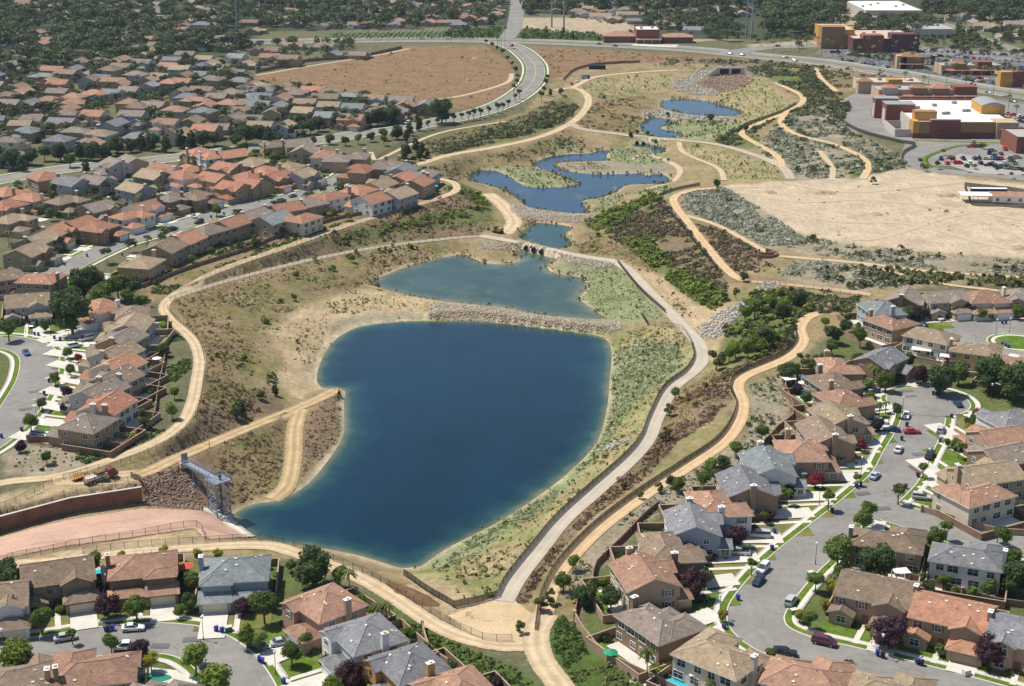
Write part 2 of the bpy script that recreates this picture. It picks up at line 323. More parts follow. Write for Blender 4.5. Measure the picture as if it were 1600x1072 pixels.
M['navy'] = plain('navy_cloth', (.03,.035,.06), .85, .2, .1)
M['green_cloth'] = plain('green_cloth', (.02,.25,.14), .7, .3, .1)
M['teal'] = plain('turquoise_cloth', (.03,.42,.40), .6, .3, .1)
M['blue_tarp'] = plain('blue_plastic_sheet', (.05,.30,.70), .4, .4, .1)
M['red_cloth'] = plain('red_cloth', (.50,.10,.04), .7, .3, .1)
M['yellow_paint'] = plain('yellow_paint', (.42,.20,.03), .5, .4, .2, 3)
M['culvert'] = plain('black_pipe_and_shade', (.02,.022,.03), .6, .3, .1)  # pipe black, also used to paint the dark inside pipes and drain
M['pool'] = None
def water_mat(name, deep, shallow, rough, bumpy):
    m, n, b = nmat(name, rough, .5); b.inputs['IOR'].default_value = 1.33; p = geo(n)
    a = N(n, 'ShaderNodeAttribute', attribute_name='shallow')
    ad = N(n, 'ShaderNodeMath', operation='ADD'); n.links.new(a.outputs['Fac'], ad.inputs[0])
    sub = N(n, 'ShaderNodeMath', operation='MULTIPLY_ADD'); n.links.new(noise(n, p, .12, 5), sub.inputs[0]); sub.inputs[1].default_value = .5; sub.inputs[2].default_value = -.25
    n.links.new(sub.outputs[0], ad.inputs[1])
    r = N(n, 'ShaderNodeValToRGB'); e = r.color_ramp.elements
    e[0].position = .12; e[0].color = (*deep, 1); e[1].position = .98; e[1].color = (*shallow[1], 1)
    k = e.new(.55); k.color = (*shallow[0], 1)
    n.links.new(ad.outputs[0], r.inputs[0])
    c = mul(n, noise(n, p, .03, 4, .7), .72, 1.25, r.outputs[0]); 
    if name != 'lake_water':
        g = N(n, 'ShaderNodeMapRange'); g.inputs['From Min'].default_value = .56; g.inputs['From Max'].default_value = .70; g.inputs['To Max'].default_value = .6; n.links.new(noise(n, p, .07, 7, .7), g.inputs[0])
        mm = N(n, 'ShaderNodeMix', data_type='RGBA'); n.links.new(g.outputs[0], mm.inputs[0]); n.links.new(c, mm.inputs[6]); mm.inputs[7].default_value = (.10, .12, .05, 1); c = mm.outputs[2]
    n.links.new(c, b.inputs['Base Color'])
    mp = N(n, 'ShaderNodeMapping'); n.links.new(p, mp.inputs[0]); mp.inputs['Scale'].default_value = (.35, 1.0, 1)
    bump(n, b, noise(n, mp.outputs[0], 1.6, 4, .65), bumpy, .12); return m
M['lake'] = water_mat('lake_water', (.001,.021,.040), ((.014,.055,.055), (.13,.135,.08)), .09, .45)
M['pond'] = water_mat('pond_water', (.022,.058,.055), ((.055,.085,.06), (.15,.15,.09)), .10, .22)
M['marsh'] = water_mat('marsh_water', (.018,.048,.088), ((.03,.062,.085), (.09,.10,.075)), .09, .2)
M['pool'] = plain('pool_water', (.03,.42,.55), .06, .5, .1, 1)
M['pool_green'] = plain('green_pool_water', (.02,.22,.15), .06, .5, .1, 1)

def stucco(name, c):
    m, n, b = nmat(name, .9, .15); rgb = N(n, 'ShaderNodeRGB'); rgb.outputs[0].default_value = (*c, 1)
    tc = N(n, 'ShaderNodeTexCoord'); o = mul(n, noise(n, tc.outputs['Object'], .5, 4), .9, 1.08, rgb.outputs[0])
    n.links.new(o, b.inputs['Base Color']); bump(n, b, noise(n, tc.outputs['Object'], 9, 3), .25, .03); return m
WALL = {'beige': (.42,.33,.23), 'tan': (.35,.25,.16), 'brown': (.25,.165,.105), 'olive': (.27,.225,.14), 'cream': (.60,.53,.42),
        'white': (.68,.66,.63), 'grey': (.38,.37,.36), 'blue-grey': (.33,.37,.42), 'pink-tan': (.42,.28,.20), 'yellow-tan': (.43,.32,.16), 'orange-tan': (.45,.25,.10)}
WM = {k: stucco(k.replace('-', '_') + '_stucco', v) for k, v in WALL.items()}
def roof_mat(name, c1, c2, mortar):
    m, n, b = nmat(name, .85, .2); uv = N(n, 'ShaderNodeUVMap'); uv.uv_map = 'UVMap'
    br = N(n, 'ShaderNodeTexBrick'); n.links.new(uv.outputs[0], br.inputs['Vector'])
    br.inputs['Scale'].default_value = 1.0; br.inputs['Brick Width'].default_value = .52; br.inputs['Row Height'].default_value = .40
    br.inputs['Mortar Size'].default_value = .022; br.inputs['Mortar Smooth'].default_value = .4; br.inputs['Bias'].default_value = -.05
    br.inputs['Color1'].default_value = (*c1, 1); br.inputs['Color2'].default_value = (*c2, 1); br.inputs['Mortar'].default_value = (*mortar, 1)
    o = mul(n, noise(n, uv.outputs[0], .45, 6, .7), .68, 1.28, br.outputs['Color'])
    oi = N(n, 'ShaderNodeObjectInfo'); o = mul(n, oi.outputs['Random'], .9, 1.1, o)
    n.links.new(o, b.inputs['Base Color'])
    wv = N(n, 'ShaderNodeTexWave', bands_direction='X', wave_profile='SIN'); wv.inputs['Scale'].default_value = 3.2; n.links.new(uv.outputs[0], wv.inputs['Vector'])
    w2 = N(n, 'ShaderNodeTexWave', bands_direction='Y', wave_profile='SAW'); w2.inputs['Scale'].default_value = .785; n.links.new(uv.outputs[0], w2.inputs['Vector'])
    mx = N(n, 'ShaderNodeMath', operation='ADD'); n.links.new(wv.outputs['Fac'], mx.inputs[0]); n.links.new(w2.outputs['Fac'], mx.inputs[1])
    bump(n, b, mx.outputs[0], .45, .06); return m
ROOF = {'terracotta': ((.42,.21,.13), (.34,.16,.095), (.20,.09,.05)), 'red': ((.38,.185,.12), (.31,.145,.09), (.19,.08,.045)),
        'orange': ((.42,.225,.145), (.345,.175,.11), (.20,.10,.06)), 'rusty': ((.38,.235,.16), (.30,.175,.12), (.17,.095,.065)),
        'brown': ((.275,.205,.145), (.21,.155,.11), (.11,.08,.06)), 'tan': ((.365,.285,.19), (.29,.22,.145), (.155,.115,.075)),
        'taupe': ((.275,.225,.185), (.215,.175,.145), (.115,.092,.075)), 'grey': ((.24,.24,.25), (.18,.18,.19), (.095,.095,.10)),
        'slate': ((.245,.27,.265), (.19,.215,.215), (.105,.115,.12))}
RM = {k: roof_mat(k + '_roof_tile', *v) for k, v in ROOF.items()}

def leaf_mat(name, c1, c2, rand=.22, attr=False):
    m, n, b = nmat(name, .6, .2); p = geo(n)
    c = ramp2(n, noise(n, p, .9, 4, .7), c1, c2, .3, .7)
    if attr: a = N(n, 'ShaderNodeAttribute', attribute_name='rnd').outputs['Fac']
    else: a = N(n, 'ShaderNodeObjectInfo').outputs['Random']
    r = N(n, 'ShaderNodeMapRange'); r.inputs['To Min'].default_value = 1 - rand; r.inputs['To Max'].default_value = 1 + rand
    n.links.new(a, r.inputs[0]); v = N(n, 'ShaderNodeVectorMath', operation='SCALE'); n.links.new(c, v.inputs[0]); n.links.new(r.outputs[0], v.inputs['Scale'])
    n.links.new(v.outputs[0], b.inputs['Base Color'])
    tr = N(n, 'ShaderNodeBsdfTranslucent'); n.links.new(v.outputs[0], tr.inputs[0])
    mx = N(n, 'ShaderNodeMixShader'); mx.inputs[0].default_value = .36; n.links.new(b.outputs[0], mx.inputs[1]); n.links.new(tr.outputs[0], mx.inputs[2])
    n.links.new(mx.outputs[0], n.nodes['Material Output'].inputs[0]); return m
LM = {'green': leaf_mat('green_leaves', (.085,.135,.024), (.155,.215,.048)), 'bright': leaf_mat('bright_leaves', (.125,.19,.022), (.21,.27,.05)),
      'dark': leaf_mat('dark_leaves', (.050,.085,.028), (.10,.145,.048)), 'plum': leaf_mat('plum_leaves', (.042,.022,.03), (.10,.046,.06)),
      'crimson': leaf_mat('crimson_leaves', (.18,.022,.034), (.32,.055,.065)), 'palm': leaf_mat('palm_leaves', (.10,.145,.028), (.19,.22,.065)),
      'olive': leaf_mat('olive_leaves', (.105,.125,.042), (.185,.195,.08)), 'yellow': leaf_mat('yellow_leaves', (.21,.21,.02), (.34,.31,.05))}
M['bark'] = plain('bark', (.16,.115,.08), .9, .1, .25, 4)
def mesh_fence_mat(name, c, op):
    m, n, b = nmat(name, .6, .3); b.inputs['Base Color'].default_value = (*c, 1)
    t = N(n, 'ShaderNodeBsdfTransparent'); mx = N(n, 'ShaderNodeMixShader'); mx.inputs[0].default_value = op
    n.links.new(t.outputs[0], mx.inputs[1]); n.links.new(b.outputs[0], mx.inputs[2]); n.links.new(mx.outputs[0], n.nodes['Material Output'].inputs[0]); return m
M['chain'] = mesh_fence_mat('chain_link', (.07,.06,.05), .22)
M['screen'] = mesh_fence_mat('chain_link_dense', (.022,.026,.022), .82)

# ------------------------------------------------------------------ mesh helpers
class MB:
    def __init__(s): s.v = []; s.f = []; s.m = []; s.uv = None
    def add(s, vs, fs, mi=0):
        k = len(s.v); s.v += [tuple(v) for v in vs]; s.f += [tuple(i + k for i in f) for f in fs]; s.m += [mi] * len(fs); return s
    def box(s, x0, x1, y0, y1, z0, z1, mi=0, bottom=True):
        v = [(x0,y0,z0),(x1,y0,z0),(x1,y1,z0),(x0,y1,z0),(x0,y0,z1),(x1,y0,z1),(x1,y1,z1),(x0,y1,z1)]
        f = [(4,5,6,7),(0,1,5,4),(1,2,6,5),(2,3,7,6),(3,0,4,7)] + ([(3,2,1,0)] if bottom else [])
        return s.add(v, f, mi)
    def tube(s, a, b, r0, r1=None, n=6, mi=0, cap=True):
        a = Vector(a); b = Vector(b); r1 = r0 if r1 is None else r1; d = (b - a).normalized()
        u = d.cross(Vector((0, 0, 1)) if abs(d.z) < .9 else Vector((1, 0, 0))).normalized(); w_ = d.cross(u)
        v = [a + (u * math.cos(6.2832 * i / n) + w_ * math.sin(6.2832 * i / n)) * r0 for i in range(n)] + \
            [b + (u * math.cos(6.2832 * i / n) + w_ * math.sin(6.2832 * i / n)) * r1 for i in range(n)]
        f = [(i, (i + 1) % n, n + (i + 1) % n, n + i) for i in range(n)]
        if cap: f += [tuple(range(n - 1, -1, -1)), tuple(range(n, 2 * n))]
        return s.add(v, f, mi)
    def bar(s, a, b, wd, mi=0): return s.tube(a, b, wd / 2 * 1.3, None, 4, mi)
    def mesh(s, name, mats):
        me = bpy.data.meshes.new(name); me.from_pydata(s.v, [], s.f)
        for m in (mats if isinstance(mats, (list, tuple)) else [mats]): me.materials.append(m)
        if any(s.m): me.polygons.foreach_set('material_index', s.m)
        if s.uv:
            l = me.uv_layers.new(name='UVMap'); l.data.foreach_set('uv', [c for q in s.uv for c in q])
        me.update(); return me
    def obj(s, name, mats, parent=None, loc=(0, 0, 0), rz=0): return link(name, s.mesh(name, mats), parent, loc, rz)
def link(name, me, parent=None, loc=(0, 0, 0), rz=0):
    o = bpy.data.objects.new(name, me); COL.objects.link(o); o.location = loc
    if rz: o.rotation_euler = (0, 0, rz)
    if parent is not None: o.parent = parent
    return o
def recolor(o, m, slot=0):
    s = o.material_slots[slot]; s.link = 'OBJECT'; s.material = m
THINGS = []
def tag(o, label, cat, group=None, at_=None):
    o['label'] = label; o['category'] = cat
    if group: o['group'] = group
    THINGS.append((o, at_ if at_ is not None else tuple(o.location))); return o
def thing(name, label, cat, loc, rz=0, group=None):
    o = link(name, None, None, loc, rz); return tag(o, label, cat, group)
def struct(o): o['kind'] = 'structure'; return o
def stuff(o, label, cat, group=None):
    o['kind'] = 'stuff'; o['label'] = label; o['category'] = cat; return o
def npmesh(name, verts, quads, mats, attrs=None, tri=False, smooth_=False):
    me = bpy.data.meshes.new(name); nv = len(verts); nf = len(quads); k = 3 if tri else 4
    me.vertices.add(nv); me.vertices.foreach_set('co', np.ascontiguousarray(verts, np.float32).ravel())
    me.loops.add(nf * k); me.loops.foreach_set('vertex_index', np.ascontiguousarray(quads, np.int32).ravel())
    me.polygons.add(nf); me.polygons.foreach_set('loop_start', np.arange(0, nf * k, k, dtype=np.int32))
    me.polygons.foreach_set('loop_total', np.full(nf, k, np.int32))
    if smooth_: me.polygons.foreach_set('use_smooth', np.ones(nf, bool))
    me.update(calc_edges=True)
    for a, v in (attrs or {}).items():
        if v.ndim == 1:
            at_ = me.attributes.new(a, 'FLOAT', 'POINT'); at_.data.foreach_set('value', v.astype(np.float32))
        else:
            at_ = me.attributes.new(a, 'FLOAT_COLOR', 'POINT'); at_.data.foreach_set('color', np.concatenate([v, np.ones((len(v), 1))], 1).astype(np.float32).ravel())
    for m in (mats if isinstance(mats, (list, tuple)) else [mats]): me.materials.append(m)
    return me
M['yl'] = plain('yellow_line', (.55,.38,.06), .7, .2, 0)
# ------------------------------------------------------------------ ground cover zones (photo pixels) : colour, softness noise, [(plant, per m2, size)]
GC = {'yard': (.125,.122,.066), 'soil': (.275,.21,.12), 'dry': (.235,.175,.098), 'rust': (.215,.15,.095), 'tan': (.40,.305,.185), 'pale': (.47,.39,.27), 'shore': (.25,.225,.155),  # yard tone blends concrete with shadow between houses, put into the colour
      'hydro': (.225,.24,.125), 'straw': (.305,.25,.135), 'green': (.125,.14,.05), 'sage': (.28,.235,.17), 'field': (.222,.142,.08), 'dfield': (.46,.37,.26),
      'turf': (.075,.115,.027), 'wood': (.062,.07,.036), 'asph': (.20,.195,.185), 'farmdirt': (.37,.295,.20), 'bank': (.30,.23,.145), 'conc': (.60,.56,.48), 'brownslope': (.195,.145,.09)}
GC['garden'] = (.105,.125,.042)
ZONES = [
 ('garden', [(-300,895),(0,892),(130,890),(400,876),(450,880),(560,935),(640,975),(735,1032),(800,1110),(800,1300),(-300,1300)]), ('garden', [(890,1300),(905,995),(935,905),(1015,825),(1120,755),(1205,697),(1245,655),(1236,595),(1268,555),(1335,510),(1350,478),(1445,455),(1800,450),(2000,1300)]),
 ('garden', [(60,700),(170,700),(240,650),(255,600),(240,520),(215,480),(90,440),(0,420),(-100,420),(-100,700)]),
 ('soil', [(-80,800),(100,742),(190,712),(262,672),(300,640),(312,560),(262,485),(300,440),(560,345),(700,292),(650,255),(720,205),(820,175),(870,110),(900,84),(1060,92),(1190,95),(1290,104),(1330,200),(1420,258),(1640,290),(1640,440),(1440,447),(1330,500),(1262,548),(1228,590),(1235,655),(1150,715),(1010,815),(925,895),(900,985),(850,1000),(790,1020),(735,1005),(600,930),(450,872),(300,872),(130,885),(-80,890)]),
 ('field', [(385,125),(440,110),(560,92),(640,72),(760,70),(800,98),(806,120),(790,150),(722,172),(700,168),(690,160),(560,148),(440,133)]),
 ('field', [(822,71),(930,77),(1100,87),(1180,92),(1100,100),(1000,98),(920,104),(880,118),(862,128),(850,95)]),
 ('farmdirt', [(800,28),(960,28),(1000,45),(950,60),(830,45),(800,44)]),
 ('farmdirt', [(1150,25),(1185,22),(1200,60),(1150,62),(1050,66),(1060,55),(1140,45)]),
 ('farmdirt', [(1305,22),(1400,18),(1460,45),(1400,52),(1300,48)]),
 ('turf', [(515,66),(515,52),(700,50),(700,60),(640,62)]), ('turf', [(190,58),(200,42),(330,44),(330,56)]), ('turf',[(700,62),(700,46),(800,46),(950,58),(950,64),(830,60)]),
 ('dfield', [(1120,291),(1200,284),(1330,279),(1420,262),(1520,280),(1660,295),(1660,408),(1500,398),(1300,380),(1250,366),(1170,318)]),
 # left bank, from the trail down
 ('brownslope', [(215,738),(312,652),(330,605),(350,640),(420,600),(450,640),(330,690),(240,735)]),
 ('brownslope', [(312,448),(450,392),(640,328),(716,300),(740,290),(770,320),(772,345),(752,366),(600,381),(400,423),(320,446)]),
 ('green', [(515,385),(560,360),(650,340),(740,322),(752,300),(770,320),(772,350),(640,360),(560,385)]),
 ('dry', [(272,470),(330,452),(500,406),(700,376),(745,378),(720,398),(640,410),(574,440),(560,448),(480,470),(400,520),(390,580),(370,640),(322,645),(318,560)]),
 ('tan', [(420,520),(480,478),(560,452),(640,462),(690,474),(670,500),(560,508),(520,528),(495,580),(500,605),(470,625),(430,600),(445,560)]),
 ('shore', [(498,600),(490,570),(508,530),(540,512),(600,503),(675,500),(660,490),(590,488),(530,500),(500,540),(478,575)]),
 ('pale', [(500,604),(494,590),(504,552),(524,528),(560,510),(620,502),(600,500),(548,508),(512,530),(490,580),(494,602)]),
 ('rust', [(470,660),(512,620),(530,616),(536,660),(530,690),(505,720),(470,745),(465,700)]),
 ('rust', [(220,748),(330,700),(452,650),(448,700),(440,755),(415,775),(380,790),(350,800),(330,795),(230,790)]),
 ('dry', [(330,702),(452,652),(448,700),(438,760),(400,780),(360,790),(345,745)]),
 ('pale', [(450,775),(500,728),(535,683),(538,640),(537,690),(512,725),(478,762),(434,784),(405,787)]),
 # right bank of the lake
 ('straw', [(640,888),(700,858),(780,818),(890,740),(935,690),(950,640),(955,590),(955,548),(972,515),(1048,500),(1085,535),(1090,560),(1045,605),(1020,650),(1004,690),(930,765),(845,850),(785,935),(700,945)]),
 ('hydro', [(646,886),(700,857),(780,817),(890,740),(935,692),(950,640),(954,590),(956,552),(1000,530),(1060,540),(1075,565),(1030,600),(985,640),(960,680),(900,750),(830,810),(740,870),(690,890)]),
 ('hydro', [(905,470),(918,450),(905,432),(870,426),(862,412),(910,402),(960,415),(985,440),(1030,480),(1042,500),(980,505),(945,498)]),
 ('straw', [(630,892),(690,895),(780,880),(790,925),(700,950)]),
 # strip between the two right-hand trails
 ('brownslope', [(822,945),(845,905),(890,845),(930,805),(1010,745),(1060,690),(1110,660),(1150,615),(1140,590),(1200,560),(1245,540),(1250,520),(1180,560),(1120,590),(1060,625),(1035,680),(960,750),(900,800),(850,860),(800,940)]),
 ('dry', [(1010,690),(1035,640),(1080,600),(1120,575),(1160,575),(1100,620),(1060,665)]),
 ('tan', [(965,410),(1000,432),(1050,485),(1095,530),(1105,565),(1150,560),(1200,480),(1140,470),(1080,450),(1020,400),(985,375)]),
 ('green', [(1140,490),(1180,455),(1280,455),(1260,490),(1235,540),(1180,565),(1120,575),(1125,540)]),
 ('brownslope', [(935,365),(1000,330),(1040,312),(1068,345),(1105,392),(1140,435),(1135,465),(1080,440),(1010,395),(970,380)]),
 ('green', [(910,350),(960,325),(1020,305),(1040,310),(1000,325),(950,365),(935,370)]),
 ('green', [(970,378),(1010,372),(1060,420),(1140,465),(1115,485),(1075,465),(1030,430)]),
 ('dry', [(890,375),(940,345),(975,378),(1030,430),(1010,425),(960,400),(900,395)]),
 ('sage', [(1062,322),(1070,300),(1130,290),(1180,320),(1255,370),(1240,392),(1200,388),(1150,362),(1090,337)]),
 ('brownslope', [(1075,345),(1130,360),(1180,385),(1190,410),(1160,430),(1140,420)]),
 ('rust', [(1080,350),(1110,360),(1165,425),(1200,435),(1280,440),(1200,440),(1150,436)]),
 ('sage', [(1240,395),(1260,370),(1330,384),(1440,397),(1640,410),(1640,434),(1450,421),(1350,409)]),
 ('sage', [(1240,404),(1350,415),(1400,428),(1420,445),(1350,455),(1270,444),(1215,436)]),
 ('sage', [(1160,690),(1180,640),(1170,600),(1215,585),(1235,650),(1210,690),(1120,745),(1010,820),(940,880),(920,900),(890,930),(880,905),(940,835),(1010,782),(1080,735)]),
 # middle basin
 ('hydro', [(745,275),(774,262),(830,258),(845,265),(900,288),(840,293),(800,280)]), ('shore', [(940,255),(1000,240),(1060,260),(1040,275),(960,272),(900,268),(875,258)]),
 ('hydro', [(950,232),(1010,228),(1050,252),(1000,262),(955,250)]), ('hydro', [(925,335),(940,310),(985,300),(960,315),(955,330)]), ('hydro', [(985,300),(1040,290),(1060,300),(1030,310)]),
 ('dry', [(640,268),(700,250),(800,235),(855,215),(890,200),(930,225),(900,240),(840,245),(780,262),(735,272),(710,288)]),
 ('green', [(690,300),(720,285),(760,310),(765,335),(745,345),(735,310)]),
 ('green', [(610,258),(660,222),(720,205),(800,186),(880,150),(905,165),(890,190),(845,208),(780,224),(700,240),(650,252)]),
 ('straw', [(1055,225),(1120,230),(1215,260),(1225,282),(1140,284),(1120,262),(1075,240)]), ('straw', [(900,140),(935,122),(1050,115),(1045,140),(1000,150),(940,155)]),
 ('dry', [(900,200),(925,160),(1000,150),(1030,158),(1000,185),(995,210),(920,203)]), ('straw', [(1110,150),(1180,120),(1210,140),(1240,165),(1160,198),(1158,175)]),
 ('hydro', [(1000,215),(1000,190),(1160,190),(1150,220),(1060,218)]), ('hydro', [(860,220),(890,215),(905,235),(870,240)]),
 ('brownslope', [(1060,95),(1200,95),(1290,110),(1300,150),(1240,150),(1200,120),(1120,104)]),
 ('green', [(1180,100),(1270,105),(1300,145),(1330,165),(1310,200),(1230,175),(1260,150),(1210,125)]),
 ('green', [(1115,220),(1170,190),(1220,180),(1225,178),(1180,205),(1200,235),(1150,232)]),
 ('sage', [(1225,180),(1290,165),(1330,205),(1400,240),(1430,262),(1330,279),(1240,282),(1235,270),(1180,232)]),
 ('green', [(1330,250),(1380,245),(1420,255),(1330,282)]),
 ('pale', [(700,955),(770,930),(800,950),(840,975),(840,1005),(790,1008),(740,995)]), ('tan', [(640,905),(680,915),(780,945),(770,985),(700,960),(640,925)]),
 ('tan', [(-80,800),(90,748),(220,740),(225,755),(110,775),(0,806),(-80,830)]), ('tan', [(60,870),(200,842),(305,826),(330,850),(130,868)]),
 ('sage', [(0,700),(70,690),(170,700),(120,735),(60,745),(10,742)]),
 ('shore', [(640,1000),(740,1040),(840,1060),(830,1080),(740,1075),(660,1030)]),
 ('turf', [(560,930),(600,940),(680,985),(735,1015),(800,1040),(860,1085),(820,1100),(700,1060),(600,985)]), ('turf', [(845,965),(882,962),(900,985),(920,1020),(1000,1060),(1040,1095),(900,1095),(868,1050)]), ('green', [(250,600),(262,572),(285,558),(300,560),(297,580),(275,600)]),
 ('dry', [(222,450),(295,421),(397,388),(500,351),(612,326),(690,305),(640,324),(550,352),(450,388),(350,422),(300,447),(262,466),(230,475)]), ('dry', [(1195,93),(1290,101),(1410,120),(1345,140),(1300,162),(1290,130)]), ('asph', [(1430,70),(1500,78),(1640,84),(1640,100),(1430,86)]), ('farmdirt', [(1165,70),(1280,62),(1285,70),(1180,76)]),
 ('brownslope', [(222,446),(295,418),(397,385),(500,348),(612,322),(655,300),(640,290),(490,330),(360,378),(230,420)]),
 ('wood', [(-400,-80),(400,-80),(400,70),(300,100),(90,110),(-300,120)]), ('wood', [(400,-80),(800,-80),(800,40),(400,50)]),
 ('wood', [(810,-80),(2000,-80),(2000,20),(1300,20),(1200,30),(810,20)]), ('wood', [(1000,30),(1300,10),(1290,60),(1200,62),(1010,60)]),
 ('asph', [(1300,166),(1340,147),(1450,140),(1640,166),(1640,245),(1560,240),(1425,218),(1330,204)]),
 ('asph', [(1275,80),(1350,72),(1420,85),(1640,100),(1640,150),(1412,112),(1300,94)]),
]
col = np.empty((NY, NX, 3)); col[:] = GC['yard']
wob = 2.2 * np.clip(vnoise(GX / 3, GY / 3, 9), -1, 1) * F / np.maximum(GY, 150) * .55
wob2 = 2.2 * np.clip(vnoise(GX / 3, GY / 3, 12), -1, 1) * F / np.maximum(GY, 150) * .3
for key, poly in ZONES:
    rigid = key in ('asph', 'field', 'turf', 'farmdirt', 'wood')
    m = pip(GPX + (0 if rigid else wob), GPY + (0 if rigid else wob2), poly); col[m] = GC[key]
m = (SDALL < 1.6) & (SDALL > -6); k_ = np.clip((1.8 - SDALL) / 1.8, 0, 1)[..., None]
col = np.where(m[..., None], col * (1 - k_ * .8) + np.array(GC['pale']) * k_ * .8, col)
vegm = np.zeros((NY, NX))
for key, poly in ZONES:
    m = pip(GPX + wob, GPY + wob2, poly); vegm[m] = {'soil': .8, 'dry': 1, 'straw': 1, 'hydro': .6, 'brownslope': .7, 'sage': .5, 'tan': .35, 'field': .35, 'dfield': .12, 'rust': .5}.get(key, 0)
for _ in range(1):
    c = col.copy(); c[1:-1, 1:-1] = (col[1:-1, 1:-1] * 2 + col[:-2, 1:-1] + col[2:, 1:-1] + col[1:-1, :-2] + col[1:-1, 2:]) / 6; col = c
m, n, b = nmat('site_ground', .95, .1); p = geo(n)
a = N(n, 'ShaderNodeAttribute', attribute_name='cover'); o = a.outputs['Color']
o = mul(n, noise(n, p, .09, 5, .65), .80, 1.20, o); o = mul(n, noise(n, p, .6, 6, .75), .66, 1.30, o); o = mul(n, noise(n, p, 3.2, 3, .7), .75, 1.22, o)
va = N(n, 'ShaderNodeAttribute', attribute_name='veg'); rr_ = N(n, 'ShaderNodeMapRange'); rr_.inputs['From Min'].default_value = .47; rr_.inputs['From Max'].default_value = .62; n.links.new(noise(n, p, .055, 8, .72), rr_.inputs[0])
vm = N(n, 'ShaderNodeMath', operation='MULTIPLY'); n.links.new(va.outputs['Fac'], vm.inputs[0]); n.links.new(rr_.outputs[0], vm.inputs[1])
mxo = N(n, 'ShaderNodeMix', data_type='RGBA'); n.links.new(vm.outputs[0], mxo.inputs[0]); n.links.new(o, mxo.inputs[6]); tint = N(n, 'ShaderNodeVectorMath', operation='MULTIPLY'); n.links.new(o, tint.inputs[0]); tint.inputs[1].default_value = (.62, .80, .52); n.links.new(tint.outputs[0], mxo.inputs[7]); o = mxo.outputs[2]
mp_ = N(n, 'ShaderNodeMapping'); mp_.inputs['Scale'].default_value = (.9, .12, 1); mp_.inputs['Rotation'].default_value = (0, 0, .6); n.links.new(p, mp_.inputs[0]); o = mul(n, noise(n, mp_.outputs[0], .5, 5, .7), .86, 1.12, o)
n.links.new(o, b.inputs['Base Color']); bump(n, b, noise(n, p, 1.1, 6, .75), .7, .35); M['ground'] = m
idx = np.arange(NY * NX).reshape(NY, NX)
q = np.stack([idx[:-1, :-1], idx[:-1, 1:], idx[1:, 1:], idx[1:, :-1]], -1).reshape(-1, 4)
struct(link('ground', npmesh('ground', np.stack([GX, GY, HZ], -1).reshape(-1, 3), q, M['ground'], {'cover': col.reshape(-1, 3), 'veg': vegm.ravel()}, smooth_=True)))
M['far_ground'] = ground_mat('far_ground', (.08,.085,.05), (.17,.15,.10), .004, .05, amt=.4, bmp=0)
yb, yt = YS[0], YS[-1]; xb, xt = HWID(yb), HWID(yt); B = 26000
fg = MB(); fg.v = [(-xb,yb,0),(xb,yb,0),(xt,yt,0),(-xt,yt,0),(-B,-B,0),(B,-B,0),(B,B,0),(-B,B,0)]
fg.f = [(4,5,1,0),(5,6,2,1),(6,7,3,2),(7,4,0,3)]; fg.m = [0] * 4
struct(fg.obj('far_plain', M['far_ground']))

# ------------------------------------------------------------------ water
for nm, (s, d, wz) in SHORE.items():
    cell = d < 2.4; cells = cell[:-1, :-1] | cell[1:, :-1] | cell[:-1, 1:] | cell[1:, 1:]
    jj, ii = np.nonzero(cells); sub = np.arange(d.size).reshape(d.shape)
    qq = np.stack([sub[jj, ii], sub[jj, ii + 1], sub[jj + 1, ii + 1], sub[jj + 1, ii]], -1)
    used, inv = np.unique(qq, return_inverse=True)
    vx = np.stack([GX[s].ravel()[used], GY[s].ravel()[used], np.full(len(used), wz)], -1)
    wid = 8.5 if nm == 'lake' else (14.0 if nm == 'upper_pond' else 3.0)
    sh = np.exp(-np.maximum(-d.ravel()[used], 0) / wid * 2.0)
    if nm == 'upper_pond': sh = np.maximum(sh, .30)
    me = npmesh(nm, vx, inv.reshape(-1, 4), M['lake' if nm == 'lake' else 'pond' if nm in ('upper_pond', 'channel') else 'marsh'], {'shallow': sh})
    o = struct(link(nm, me)); o['label'] = {'lake': 'large deep blue reservoir in the earthen basin', 'upper_pond': 'grey-green shallow pond above the rock weir'}.get(nm, 'small blue pool of the wetland basin')

